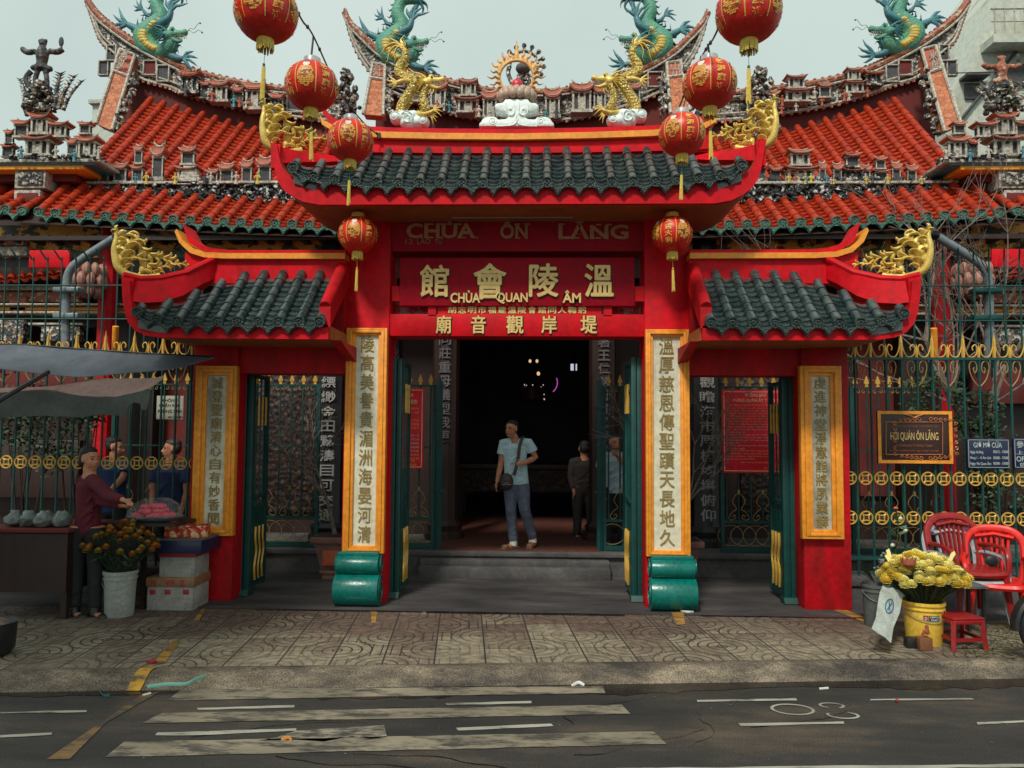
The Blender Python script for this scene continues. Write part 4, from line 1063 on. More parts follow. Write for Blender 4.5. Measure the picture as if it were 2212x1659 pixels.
mb = MB(); mb.prism(out(lft + rgt), Y - 0.09, Y + 0.09); p_ = mb.build('pedestal', CLOUD, pd, bevel=0.018)
mb = MB()
for sgn in (1, -1):
    X_ = lambda x: 645 + sgn * (645 - x)
    mb.tube(cr([P(X_(475), 1090, -.09), P(X_(480), 1230, -.095), P(X_(560), 1275, -.1), P(X_(610), 1220, -.1), P(X_(605), 1090, -.09)], 5), r(9), 5)
    cc = P(X_(545), 1180, -.09); mb.ell(cc, (r(28), r(20), r(28)), 8, 6)
    mb.tube(cr([P(X_(640), 1270, -.09), P(X_(660), 1340, -.095), P(X_(600), 1420, -.095), P(X_(480), 1440, -.095), P(X_(330), 1445, -.09)], 5), r(9), 5)
    a, b = 1026 + X_(280) * 0.14, 70.2 + 1410 * 0.14; swirl(mb, a, b, 9, Y, 0.18, a0=0, sg=sgn)
mb.build('scroll_relief', CLOUD, p_, ang=60)

# ================================================================ lanterns
LRED = mat('red lantern silk', (0.66, 0.018, 0.008), 0.40, (0.52, 0.012, 0.006), 4, 0.7, bump=0.1)
LGOLD = mat('gold lantern print', (0.85, 0.50, 0.08), 0.4, (0.70, 0.34, 0.05), 20, 0.8)
LSILV = mat('silver lantern cap', (0.60, 0.61, 0.60), 0.3, (0.4, 0.4, 0.4), 10, 0.6, metal=0.6)
LYEL = mat('yellow silk fringe', (0.80, 0.60, 0.12), 0.6, (0.6, 0.4, 0.06), 50, 0.7, bump=0.3)
LWHT = mat('pale print', (0.72, 0.62, 0.55), 0.5)
LDRK = mat('dark brown print', (0.16, 0.03, 0.015), 0.5, (0.5, 0.2, 0.03), 30, 0.8, contrast=(0.45, 0.6))
def lantern(c, rr, label, rot=0.0, silver=True, words=('大吉大利', '財源廣進', '恭喜發財')):
    c = Vector(c); t = thing('red_lantern', label, 'lantern', c - Vector((0, 0, rr)), 'red silk lanterns of the gate')
    nr = 30; prof = []
    def RR(ph): return math.cos(ph) ** 0.9 * rr
    for i in range(nr + 1):
        ph = math.radians(-72 + 144 * i / nr); w_ = RR(ph)
        prof.append((w_ * (1.0 if i % 2 else 0.988), math.sin(ph) * rr * 0.94))
    b = MB().lathe(prof, c, 40).build('lantern_body', LRED, t, ang=80)
    mt = LSILV if silver else LGOLD
    MB().lathe([(rr * 0.34, rr * 0.84), (rr * 0.37, rr * 0.90), (rr * 0.37, rr * 0.93), (rr * 0.33, rr * 0.95), (rr * 0.32, rr * 1.10), (rr * 0.27, rr * 1.14), (rr * 0.08, rr * 1.15)], c, 20).build('cap', mt, t)
    MB().lathe([(rr * 0.26, -rr * 0.98), (rr * 0.27, -rr * 0.93), (rr * 0.27, -rr * 0.87), (rr * 0.26, -rr * 0.86)], c, 20).build('collar', LGOLD, t)
    mb = MB(); n = 34
    for k in range(n):
        a = 2 * math.pi * k / n; q = c + Vector((math.cos(a) * rr * 0.25, math.sin(a) * rr * 0.25, -rr * 0.95))
        mb.tube([q, q + Vector((U(-.004, .004), U(-.004, .004), -rr * U(0.28, 0.36)))], [rr * 0.03, rr * 0.022], 4)
    mb.build('fringe', LYEL, t, smooth=False)
    mb = MB(); z0 = -rr * 1.2; lean = U(-0.03, 0.03) * rr
    mb.tube([c + Vector((0, 0, -rr * 0.9)), c + Vector((lean, 0, -rr * 1.75))], rr * 0.008, 4)
    mb.lathe([(0.001, -rr * 1.80), (rr * 0.045, -rr * 1.76), (rr * 0.045, -rr * 1.70), (0.001, -rr * 1.68)], c + Vector((lean, 0, 0)), 8); mb.build('tassel_bead', TEAL if silver else LGOLD, t)
    mb = MB()
    for k in range(9):
        a = 2 * math.pi * k / 9; q = c + Vector((lean + math.cos(a) * rr * 0.035, math.sin(a) * rr * 0.035, -rr * 1.8))
        mb.tube([q, q + Vector((math.cos(a) * 0.006 + lean, math.sin(a) * 0.005, -rr * U(1.0, 1.15)))], [rr * 0.022, rr * 0.02], 4)
    mb.build('tassel', LYEL, t, smooth=False)
    # printed decoration following the globe
    def S(lon, z, off=0.003):   # z in -1..1 of rr
        ph = math.asin(max(-0.98, min(0.98, z / 0.94))); w_ = RR(ph) + off
        return c + Vector((math.sin(lon) * w_, -math.cos(lon) * w_, z * rr))
    g = MB(); wt = MB(); dk = MB()
    NP = 8
    for k in range(NP):
        lon = rot + 2 * math.pi * k / NP
        # vertical gold seam
        o = len(g.v)
        for i in range(13):
            z = -0.55 + 1.32 * i / 12; g.v += [S(lon - 0.02, z), S(lon + 0.02, z)]
        for i in range(12): g.f.append((o + 2 * i, o + 2 * i + 1, o + 2 * i + 3, o + 2 * i + 2))
        mid = lon + math.pi / NP
        if k % 2 == 0:
            s_ = words[(k // 2) % len(words)]
            for q, ch in enumerate(s_):
                vs, fs = glyphs(ch, 0.03, 0.0)
                a0 = min(v.x for v in vs); a1 = max(v.x for v in vs); b0 = min(v.y for v in vs); b1 = max(v.y for v in vs)
                zc_ = 0.52 - q * 0.33
                g.add([S(mid + ((v.x - a0) / (a1 - a0) - 0.5) * 0.36, zc_ + ((v.y - b0) / (b1 - b0) - 0.5) * 0.26, 0.004) for v in vs], fs)
        else:
            def disc(mb_, cx, cz, rx, rz, off=0.004, n=14, a0=0, a1=360):
                o = len(mb_.v); mb_.v.append(S(mid + cx, cz, off))
                for i in range(n + 1):
                    a = math.radians(a0 + (a1 - a0) * i / n); mb_.v.append(S(mid + cx + math.cos(a) * rx, cz + math.sin(a) * rz, off))
                for i in range(n): mb_.f.append((o, o + 1 + i, o + 2 + i))
            disc(wt, 0.0, 0.52, 0.15, 0.14, 0.005); disc(dk, -0.10, 0.66, 0.05, 0.05, 0.006); disc(dk, 0.10, 0.66, 0.05, 0.05, 0.006); disc(dk, 0, 0.60, 0.13, 0.07, 0.0055, a0=0, a1=180)
            # striped robe and boat shaped base, rows broken like a worn print
            for row in range(13):
                z = 0.38 - row * 0.062; wd = 0.14 + 0.18 * math.sin(min(1, (row + 2) / 10) * math.pi * 0.62)
                if row > 9: wd *= (13.5 - row) / 4
                u = -wd
                while u < wd:
                    st = U(0.04, 0.13); tgt = g if (row < 3 or R() > 0.34) else dk
                    a_ = mid + u; b_ = mid + min(wd, u + st); o = len(tgt.v)
                    tgt.v += [S(a_, z - 0.026, 0.004), S(b_, z - 0.026, 0.004), S(b_, z + 0.02, 0.004), S(a_, z + 0.02, 0.004)]; tgt.f.append((o, o + 1, o + 2, o + 3)); u += st + 0.012
    g.build('gold_print', LGOLD, b, smooth=False); wt.build('pale_print', LWHT, b, smooth=False); dk.build('dark_print', LDRK, b, smooth=False)
    return t
def lan(x, y, r, Y, label, rot, silver=True, words=('大吉大利', '財源廣進', '恭喜發財')):
    return lantern(W(x, y, Y), r / F * Y, label, rot, silver, words)
lan(575, 27, 70, 4.75, 'largest red lantern at the top left, cut by the edge of the picture', -1.25)
lan(673, 187, 58, 5.7, 'second red lantern down the left string, with a silver cap', -1.12)
lan(757, 304, 50, 6.6, 'red lantern in front of the left end of the centre roof tiles', -1.05)
lan(773, 507, 43, 7.68, 'small red lantern hanging under the centre roof in front of the left column', -1.15, False)
lan(1617, 27, 71, 4.75, 'largest red lantern at the top right, cut by the edge of the picture', -1.95)
lan(1533, 183, 58, 5.7, 'second red lantern down the right string, with a silver cap', -1.75)
lan(1473, 291, 50, 6.6, 'red lantern in front of the right end of the centre roof tiles', -1.78)
lan(1452, 507, 43, 7.68, 'small red lantern hanging under the centre roof in front of the right column', -0.75, False)
def cord(pts, label, name='lantern_cord'):
    mb = MB(); q = cr(pts, 8); mb.tube(q, 0.007, 6)
    for i in range(3, len(q), 5): mb.ell(q[i], (0.013, 0.013, 0.017), 7, 5)
    return mb
mb = cord([W(560, -160, 4.3), W(645, 30, 4.95), W(677, 78, 5.7), W(735, 200, 6.8), W(790, 270, 7.6), W(818, 291, 7.96)], '')
mb.tube([W(677, 78, 5.7), W(672, 126, 5.7)], 0.008, 6); mb.tube([W(575, -48, 4.75), W(574, -110, 4.62)], 0.008, 6); mb.tube([W(742, 214, 6.75), W(757, 256, 6.6)], 0.006, 6)
mb.tube([W(818, 288, 7.93), W(820, 300, 7.93)], 0.02, 6)
tag(mb.build('lantern_cord', BLACK, None), 'knotted black cord carrying the left string of lanterns up from the ridge', 'cord')
mb = cord([W(1640, -160, 4.3), W(1552, 60, 4.95), W(1529, 100, 5.7), W(1512, 130, 6.2), W(1480, 200, 6.8), W(1455, 262, 7.6), W(1438, 286, 7.96)], '')
mb.tube([W(1529, 95, 5.7), W(1533, 122, 5.7)], 0.008, 6); mb.tube([W(1617, -48, 4.75), W(1618, -110, 4.62)], 0.008, 6); mb.tube([W(1487, 190, 6.72), W(1473, 244, 6.6)], 0.006, 6)
mb.tube([W(1438, 284, 7.93), W(1436, 298, 7.93)], 0.02, 6)
tag(mb.build('lantern_cord', BLACK, None), 'knotted black cord carrying the right string of lanterns up from the ridge', 'cord')
mb = MB()
# ================================================================ the temple behind
def part_copy(src, delta, parent=None):
    c = src.copy(); COL.objects.link(c); c.parent = parent or src.parent
    c.location = src.location + Vector(delta); ORG[c.name] = ORG[src.name]; return c
PZ = 0.28
temple = thing('temple', 'old temple with orange tiled swallowtail roofs and porcelain ridges behind the gate', 'temple', (CX, 11.5, 0))
mb = MB(); mb.box(-9, 9, 9.75, 20, 0.0, PZ); mb.build('plinth', STONE, temple, smooth=False)
xs0 = W(905, 1230, 9.5).x; xs1 = W(1318, 1230, 9.5).x
MB().box(xs0, xs1, 9.42, 9.752, 0.0, 0.135).build('step', STONE, temple, bevel=0.01); MB().box(xs0 + 0.0, xs1 - 0.0, 9.56, 9.753, 0.13, 0.205).build('step', STONE, temple, bevel=0.01)
MB().box(-9, 9, 9.70, 9.76, PZ - 0.05, PZ + 0.01).build('plinth_edge', STONE, temple, bevel=0.008)
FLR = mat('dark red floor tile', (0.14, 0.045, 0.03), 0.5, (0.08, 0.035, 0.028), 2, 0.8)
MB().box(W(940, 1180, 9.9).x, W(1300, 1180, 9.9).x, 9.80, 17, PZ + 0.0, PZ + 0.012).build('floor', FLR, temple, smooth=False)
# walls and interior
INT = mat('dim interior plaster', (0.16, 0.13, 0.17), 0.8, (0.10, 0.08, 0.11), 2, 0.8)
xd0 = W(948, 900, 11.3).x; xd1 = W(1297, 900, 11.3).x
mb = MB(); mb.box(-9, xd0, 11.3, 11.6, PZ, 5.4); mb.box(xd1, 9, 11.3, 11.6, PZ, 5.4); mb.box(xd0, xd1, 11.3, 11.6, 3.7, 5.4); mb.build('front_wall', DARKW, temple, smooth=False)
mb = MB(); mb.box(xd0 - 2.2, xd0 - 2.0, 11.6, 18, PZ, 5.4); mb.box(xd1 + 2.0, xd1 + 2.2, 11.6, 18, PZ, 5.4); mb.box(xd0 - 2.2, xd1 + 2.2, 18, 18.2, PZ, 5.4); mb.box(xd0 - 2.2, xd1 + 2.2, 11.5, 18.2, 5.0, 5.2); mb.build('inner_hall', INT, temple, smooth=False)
# wall details: panelled doors, dull red bands
for (a, b) in ((-8.5, -6.9), (-6.6, -5.2), (4.6, 6.0), (6.3, 7.9)): MB().box(a, b, 11.24, 11.31, 0.9, 3.2).build('red_wall_panel', MARO, temple, smooth=False)
CARV = mat('carved wood screen', (0.022, 0.010, 0.008), 0.6, (0.010, 0.006, 0.005), 24, 0.9, kind='voronoi', contrast=(0.45, 0.6), c3=(0.07, 0.03, 0.015), edge=0.04, bump=1.0, bscale=14)
for (a, b) in ((-4.3, -3.2), (-3.0, -2.05), (1.75, 2.7), (2.9, 4.0)): MB().box(a, b, 11.2, 11.31, 0.6, 3.3).build('carved_door', CARV, temple, bevel=0.01)
# stone and lacquer columns with couplets
LACQ = mat('black lacquer', (0.012, 0.012, 0.014), 0.35, (0.025, 0.02, 0.02), 3, 0.7)
def column(x, Y, r_, m, zt, words, cw, zt0, zb0, lm, name='column', bold=0.012):
    mb = MB(); mb.lathe([(r_ * 1.5, PZ), (r_ * 1.5, PZ + 0.08), (r_ * 1.25, PZ + 0.12), (r_ * 1.35, PZ + 0.2), (r_ * 1.05, PZ + 0.26), (r_, PZ + 0.3), (r_, zt)], (x, Y, 0), 10); c = mb.build(name, m, temple, ang=20)
    if words:
        t = MB(); vtext(t, words, x, cw, zt0, zb0, Y - r_ - 0.012, bold, 0.012, 0.78); t.build('couplet', lm, c, smooth=False)
    return c
GREYL = mat('dim grey characters', (0.12, 0.11, 0.12), 0.6); 
Yc = 10.55
pxz = lambda x, y, Y: W(x, y, Y)
for x, s, ya, yb in ((717, '縹緲金田鷺濤目可交通', 812, 1125), (1521, '觀瞻海市蜃樓均堪俯仰', 812, 1125)):
    q = W(x, 900, Yc); column(q.x, Yc, 0.20, LACQ, 4.7, s, 0.20, W(x, ya, Yc).z, W(x, yb, Yc).z, mat('dim white inlay', (.34, .33, .31), .6))
    mb = MB(); 
    for k in range(9):
        for sx in (-1, 1):
            pass
for x, s, ya, yb in ((963, '同莊重母儀型我更', 722, 958), (1302, '著王仁慈母儀恩深廣', 728, 985)):
    q = W(x, 900, 10.9); column(q.x, 10.9, 0.19, DARKW, 4.9, s, 0.17, W(x, ya, 10.9).z, W(x, yb, 10.9).z, GREYL)
for x in (223, 2040): q = W(x, 900, 10.4); column(q.x, 10.4, 0.12, REDW, 4.6, None, 0, 0, 0, None)
# --- roofs
TY0 = 10.0; TY1 = 12.8
def eave_y(x): return 492 - 40 * ((x - 1125) / 1117.0) ** 2
def top_y(x):   # top of the long tiles, photo y at Y=12.8
    d = abs(x - 1130)
    if d > 577: return 280 - (d - 577) * 0.279
    return 280 + (577 - d) * 0.12
rows = []; x = W(-60, 470, TY0).x; sp2 = 0.2305
xe = W(2290, 470, TY0).x; xg0 = W(232, 340, 11.7).x; xg1 = W(2026, 340, 11.7).x
# disp x of a world x at depth Y, by bisection
def dxof(xw, Y):
    a, b = -600.0, 3000.0
    for _ in range(40):
        m = (a + b) / 2
        if W(m, 400, Y).x < xw: a = m
        else: b = m
    return (a + b) / 2
allrows = []
while x < xe:
    de = dxof(x, TY0); E = Vector((x, TY0, W(de, eave_y(de), TY0).z))
    dt = dxof(x, TY1); T = Vector((x, TY1, W(dt, top_y(dt), TY1).z)); full = xg0 - 0.05 < x < xg1 + 0.05
    if not full: T = E.lerp(T, 0.36) if abs(x - CX) < 9 else T; T.z = E.z + 0.75
    allrows.append((E, T, full)); x += sp2
seg_groups = []
cur = []
for r_ in allrows:
    if cur and cur[-1][2] != r_[2]: seg_groups.append(cur); cur = []
    cur.append(r_)
seg_groups.append(cur)
for g_ in seg_groups:
    tile_roof(temple, [(a, b) for a, b, c in g_], 0.056, 0.20, TERR, TERR, GRNC, GRNC, sag=0.06 if g_[0][2] else 0.0, lip=0.02, drip_h=0.08, cap_r=1.25, pn=5)
mb = MB()
for (E, T, f) in allrows[:-1]:
    pass
for i in range(len(allrows) - 1):
    E0, T0, _ = allrows[i]; E1, T1, _ = allrows[i + 1]; dn = Vector((0, 0, -0.16)); 
    if _ is False: pass
    mb.add([E0 + dn, E1 + dn, T1 + dn, T0 + dn], [(0, 1, 2, 3)])
mb.build('roof_boarding', DARKW, temple, smooth=False)
# eave soffit and painted frieze
FRZ = mat('painted cloud frieze', (0.85, 0.40, 0.06), 0.6, (0.03, 0.05, 0.035), 4.5, 0.95, stretch=(1, 1, 1.8), contrast=(0.50, 0.54), bump=0.4, bscale=9)
FRZ2 = mat('polychrome carved band', (0.10, 0.14, 0.10), 0.6, (0.85, 0.48, 0.12), 11, 0.95, kind='voronoi', contrast=(0.4, 0.62), c3=(0.50, 0.08, 0.03), edge=0.04, bump=0.8, bscale=11)
z0 = W(1100, 560, 10.5).z; z1 = W(1100, 505, 10.5).z
MB().box(-9, 9, 10.44, 10.52, W(1100, 541, 10.44).z, z1 + 0.12).build('painted_frieze', FRZ, temple, smooth=False)
MB().box(-9, 9, 10.40, 10.50, W(1100, 556, 10.4).z, W(1100, 541.5, 10.4).z).build('carved_band', FRZ2, temple, smooth=False)
MB().box(-9, 9, 10.42, 10.60, W(1100, 600, 10.4).z, W(1100, 556.5, 10.4).z).build('dark_beam', DARKW, temple, smooth=False)
mb = MB(); e_z = allrows[len(allrows) // 2][0].z
mb.box(-9, 9, 10.06, 10.09, e_z - 0.14, e_z - 0.08); mb.build('eave_board', DARKW, temple, smooth=False)
mb = MB()
for i in range(70):
    xx = -8.5 + i * 0.25; mb.box(xx, xx + 0.07, 10.1, 10.6, e_z - 0.12, e_z - 0.05)
mb.build('rafter_ends', DARKW, temple, smooth=False)
# miniature porcelain pavilions
def pavilion(x, yb, yt, w, Y, kind=0, parent=None, seed=0, roofm=TERP, storeys=1):
    rr = random.Random(seed + int(x)); q = W(x, yb, Y); h = W(x, yt, Y).z - q.z; w_ = w / F * Y; d = w_ * 0.5
    p = thing_part('miniature_pavilion', parent or temple, q)
    b = MB(); dk = MB(); rf = MB()
    def R_(mb_, x0, x1, y0, y1, z0, z1): mb_.box(q.x + x0, q.x + x1, Y + y0, Y + y1, q.z + z0, q.z + z1)
    zs = 0.0; hh = h / storeys; ww = w_
    for s_ in range(storeys):
        H = hh; R_(b, -ww * .55, ww * .55, -d * .6, d * .6, zs, zs + H * .10)
        nc = 2 if ww < 0.22 else 4
        for k in range(nc):
            cx = -ww * .42 + ww * .84 * k / (nc - 1); R_(b, cx - ww * .05, cx + ww * .05, -d * .5, -d * .36, zs + H * .10, zs + H * .62)
        R_(dk, -ww * .40, ww * .40, -d * .3, d * .4, zs + H * .10, zs + H * .62)
        R_(b, -ww * .5, ww * .5, -d * .58, d * .5, zs + H * .60, zs + H * .68)
        if nc == 4: R_(b, -ww * .12, ww * .12, -d * .45, -d * .31, zs + H * .1, zs + H * .5)
        # curved hipped roof: swept up corners
        n = 8; zr = zs + H * .68; rh = H * .32 if s_ == storeys - 1 else H * .26
        top = []; bot = []
        for i in range(n + 1):
            u = -1 + 2 * i / n; lift = (abs(u) ** 3) * rh * .55
            bot.append((q.x + u * ww * .62, Y - d * .85, q.z + zr + lift)); top.append((q.x + u * ww * .42, Y, q.z + zr + rh * .72 + lift * .5))
        o = len(rf.v); back = [(a, Y + d * .85, c) for a, _, c in bot]
        rf.v += [Vector(v) for v in bot + top + back + [(a, b_, c - rh * .16) for a, b_, c in bot] + [(a, b_, c - rh * .16) for a, b_, c in back]]
        m = n + 1
        for i in range(n):
            for (A, B) in ((0, 1), (1, 2), (3, 0), (2, 4), (4, 3)):
                rf.f.append((o + A * m + i, o + A * m + i + 1, o + B * m + i + 1, o + B * m + i))
        for e in (0, n): rf.f.append((o + e, o + m + e, o + 2 * m + e, o + 4 * m + e, o + 3 * m + e))
        b.tube([Vector(v) + Vector((0, 0, rh * .08)) for v in top], rh * .11, 5); b.tube([Vector(v) for v in bot], rh * .06, 4)
        for e in (0, -1):
            t_ = Vector(top[e]); b.tube([t_, t_ + Vector(((-1 if e == 0 else 1) * ww * .07, 0, rh * .35))], [rh * .10, 0.001], 4)
        zs += H * .9; ww *= 0.72; d *= .72
    b.build('frame', CREAM if rr.random() < 0.75 else MOS, p, ang=40); dk.build('dark_core', DKG, p, smooth=False); rf.build('roof', roofm, p, ang=50)
    return p
def thing_part(name, parent, loc):
    o = bpy.data.objects.new(name, None); o.empty_display_size = 0.05; COL.objects.link(o); o.parent = parent; o.location = Vector(loc) - ORG[parent.name]; ORG[o.name] = Vector(loc); return o
def figurine(x, yb, yt, Y, m, parent=None):
    q = W(x, yb, Y); h = W(x, yt, Y).z - q.z
    mb = MB(); mb.lathe([(h * .17, 0), (h * .13, h * .25), (h * .10, h * .45), (h * .15, h * .62), (h * .13, h * .72), (h * .04, h * .77)], q, 8, sy=0.7)
    mb.ell(q + Vector((0, 0, h * .87)), (h * .09, h * .09, h * .12), 8, 6)
    for s_ in (-1, 1): mb.tube([q + Vector((s_ * h * .14, 0, h * .68)), q + Vector((s_ * h * .24, -h * .05, h * .5)), q + Vector((s_ * h * .12, -h * .14, h * .45))], [h * .055, h * .05, h * .04], 6)
    return mb.build('figurine', m, parent or temple, ang=70)
# ridges
def ridge(name, top, bot, Y, th, m=MOS):
    T = wp(top, Y); B = wp(bot, Y)
    mb = MB(); strip(mb, T, B, Y, Y + th); r_ = mb.build(name, m, temple, ang=25)
    mb = MB(); Tv = cr([W(x_, y_, Y) for x_, y_ in top], 4)
    mb.tube([q + Vector((0, -0.02, -0.03)) for q in Tv], 0.055, 8); mb.build('ridge_coping', MOSR, r_)
    mb = MB(); mb.tube([q + Vector((0, -0.05, -0.12)) for q in Tv], 0.022, 6)
    Bv = cr([W(x_, y_, Y) for x_, y_ in bot], 4); mb.tube([q + Vector((0, -0.03, 0.0)) for q in Bv], 0.03, 6)
    mb.tube([q + Vector((0, -0.04, 0.1)) for q in Bv], 0.018, 6)
    mb.build('ridge_trim', CREAM, r_)
    # small scale blocks along the foot and scallops on the top
    mb = MB(); n = max(8, int((Bv[-1] - Bv[0]).length / 0.09))
    def samp(A, t): j = t * (len(A) - 1); i = min(int(j), len(A) - 2); return A[i].lerp(A[i + 1], j - i)
    for i in range(n):
        p = samp(Bv, i / n); mb.box(p.x - 0.025, p.x + 0.025, Y - 0.05, Y, p.z - 0.06, p.z - 0.012)
        p = samp(Tv, i / n); mb.ell(p + Vector((0, 0.02, 0.035)), (0.035, 0.05, 0.028), 6, 4)
    mb.build('scale_blocks', MOSR, r_, ang=50)
    return r_
RT = [(190, 0), (205, 22), (228, 44), (277, 80), (325, 108), (366, 129), (407, 147), (488, 170), (579, 185), (680, 196), (760, 202)]
RBt = [(193, 12), (205, 48), (222, 90), (262, 128), (300, 168), (366, 188), (407, 205), (488, 228), (579, 244), (680, 258), (760, 262)]
RTc = [(745, 24), (757, 48), (790, 82), (816, 106), (865, 136), (903, 152), (943, 165), (996, 180), (1060, 193), (1117, 196)]
RBc = [(748, 34), (756, 70), (776, 120), (812, 170), (830, 190), (890, 218), (943, 236), (996, 250), (1060, 260), (1117, 263)]
def mx_(P, c): return [(2 * c - x, y) for x, y in P]
def rmir(T, B, c, Y, th, name):
    ridge(name, T, B, Y, th); ridge(name, mx_(T, c)[::-1], mx_(B, c)[::-1], Y, th)
rmir(RT, RBt, 1140, 12.9, 0.35, 'side_ridge'); 
T = RTc + mx_(RTc, 1137)[::-1][1:]; B = RBc + mx_(RBc, 1137)[::-1][1:]
ridge('centre_ridge', T, B, 13.3, 0.35)
# walls under ridges
def uw(T, yb, Y, m=MARO):
    A = wp(T, Y); Bt = [(A[0][0], W(T[0][0], yb, Y).z), (A[-1][0], W(T[-1][0], yb, Y).z)]
    MB().prism(A + [Bt[1], Bt[0]], Y + 0.04, Y + 0.3).build('ridge_wall', m, temple, ang=10)
uw([(262, 124), (300, 164), (366, 186), (407, 203), (488, 226), (579, 242), (760, 260)], 330, 12.92); uw(mx_([(262, 124), (300, 164), (366, 186), (407, 203), (488, 226), (579, 242), (760, 260)], 1140)[::-1], 330, 12.92)
uw([(812, 168), (830, 188), (890, 216), (943, 234), (1060, 258), (1200, 258), (1320, 236), (1375, 218), (1445, 188), (1462, 168)], 340, 13.35)
# niches, dark panels and squares on the ridges
def ridge_panel(x, y, w, h, Y, m, fm=CREAM):
    q = W(x, y, Y); w_ = w / F * Y; h_ = h / F * Y
    p = MB().box(q.x - w_ / 2, q.x + w_ / 2, Y - 0.05, Y, q.z - h_ / 2, q.z + h_ / 2).build('ridge_panel', m, temple, smooth=False)
    mb = MB(); t = 0.022
    mb.box(q.x - w_ / 2 - t, q.x - w_ / 2, Y - 0.08, Y, q.z - h_ / 2 - t, q.z + h_ / 2 + t); mb.box(q.x + w_ / 2, q.x + w_ / 2 + t, Y - 0.08, Y, q.z - h_ / 2 - t, q.z + h_ / 2 + t)
    mb.box(q.x - w_ / 2, q.x + w_ / 2, Y - 0.08, Y, q.z + h_ / 2, q.z + h_ / 2 + t); mb.box(q.x - w_ / 2, q.x + w_ / 2, Y - 0.08, Y, q.z - h_ / 2 - t, q.z - h_ / 2)
    mb.build('frame', fm, p, bevel=0.004); return p
for c, mm in ((None, 0), (1140, 1)):
    f_ = (lambda x: x) if c is None else (lambda x: 2280 - x)
    ridge_panel(f_(328), 150, 26, 30, 12.9, MARO); ridge_panel(f_(356), 162, 24, 34, 12.9, DKG); ridge_panel(f_(245), 118, 18, 32, 12.9, DKG); ridge_panel(f_(228), 150, 18, 30, 12.92, DKG)
    ridge_panel(f_(640), 225, 34, 40, 12.9, DKG)
for x in (860, 1414): ridge_panel(x, 175, 28, 30, 13.3, MARO)
for x, yb, yt, w, st in ((413, 206, 150, 42, 1), (446, 215, 172, 24, 1), (476, 224, 172, 40, 1), (516, 232, 184, 26, 1), (553, 241, 176, 44, 1), (600, 246, 200, 30, 1)): pavilion(x, yb, yt, w, 12.78, storeys=st)
for x, yb, yt, w, st in ((1718, 225, 158, 52, 2), (1780, 214, 178, 26, 1), (1843, 205, 142, 40, 2), (1884, 188, 152, 36, 1), (1665, 238, 195, 30, 1), (1625, 246, 200, 28, 1)): pavilion(x, yb, yt, w, 12.78, storeys=st)
for x, yb, yt, w, st in ((1012, 248, 165, 48, 2), (1058, 258, 195, 32, 1), (947, 236, 176, 36, 1), (1193, 258, 190, 34, 1), (1256, 247, 178, 44, 1), (1295, 238, 184, 28, 1), (903, 222, 178, 26, 1), (1370, 222, 180, 26, 1)): pavilion(x, yb, yt, w, 13.15, storeys=st)
for x, yb, yt, Y, m in ((450, 216, 190, 12.7, CREAM), (505, 232, 205, 12.7, BLUD), (538, 238, 212, 12.7, TERP), (1030, 255, 225, 13.05, TERP), (1178, 258, 235, 13.05, BLUD), (1325, 240, 215, 13.05, CREAM), (1760, 214, 190, 12.7, CREAM), (1690, 230, 205, 12.7, TERP), (970, 244, 218, 13.05, BLUD)): figurine(x, yb, yt, Y, m)
# raking brick bands with a character plaque at the top
BRK = mat('terracotta scale brick', (0.52, 0.17, 0.07), 0.65, (0.40, 0.11, 0.04), 12, 0.9, kind='voronoi', contrast=(0.3, 0.6), edge=0.06, bump=0.6, bscale=12)
def rake(P, Y, ch, name='raking_band'):
    a, b, c, d = [W(*p, Y - dy) for p, dy in zip(P, (0, 0, 0.9, 0.9))]   # top left, top right, bottom right, bottom left
    m1 = a.lerp(d, 0.30); m2 = b.lerp(c, 0.30); off = Vector((0, 0.22, 0))
    mb = MB(); mb.add([m1, m2, c, d, m1 + off, m2 + off, c + off, d + off], [(0, 1, 2, 3), (7, 6, 5, 4), (0, 3, 7, 4), (1, 5, 6, 2), (0, 4, 5, 1), (3, 2, 6, 7)]); r_ = mb.build(name, BRK, temple, smooth=False)
    mb = MB(); mb.add([a, b, m2, m1, a + off, b + off, m2 + off, m1 + off], [(0, 1, 2, 3), (7, 6, 5, 4), (0, 3, 7, 4), (1, 5, 6, 2), (0, 4, 5, 1), (3, 2, 6, 7)]); mb.build('plaque', TERP, r_, smooth=False)
    mb = MB(); f = Vector((0, -0.02, 0))
    for p, q in ((a, d), (b, c), (a, b), (m1, m2)): mb.tube([p + f, q + f], 0.028, 6)
    mb.build('white_edge', CREAM, r_)
    t = MB()
    for i, chh in enumerate(ch):
        k = 0.05 + i * 0.125; p = a.lerp(d, k); q = b.lerp(c, k); p2 = a.lerp(d, k + 0.105); x0 = p.x + (q.x - p.x) * 0.2; x1 = p.x + (q.x - p.x) * 0.8
        text(t, chh, x0, x1, p2.z, p.z, min(p.y, p2.y) - 0.03, 0.01, 0.012)
    t.build('characters', CREAM, r_, smooth=False)
    # carved leafage down the inner side
    mb = MB(); rr = random.Random(int(P[0][0]))
    for k in range(26):
        u = 0.25 + 0.75 * k / 26; q = (b if P[0][0] < 1100 else a).lerp(c if P[0][0] < 1100 else d, u); s_ = 1 if P[0][0] < 1100 else -1
        mb.ell(q + Vector((s_ * rr.uniform(0.02, 0.14), rr.uniform(-0.05, 0.1), rr.uniform(-0.05, 0.05))), (rr.uniform(.03, .07), .05, rr.uniform(.03, .07)), 6, 5)
    mb.build('carved_leafage', MOS, r_, ang=50)
rake([(260, 107), (292, 120), (243, 282), (208, 268)], 12.85, '湧波'); rake([(1990, 108), (2020, 100), (2075, 268), (2040, 285)], 12.85, '米朝')
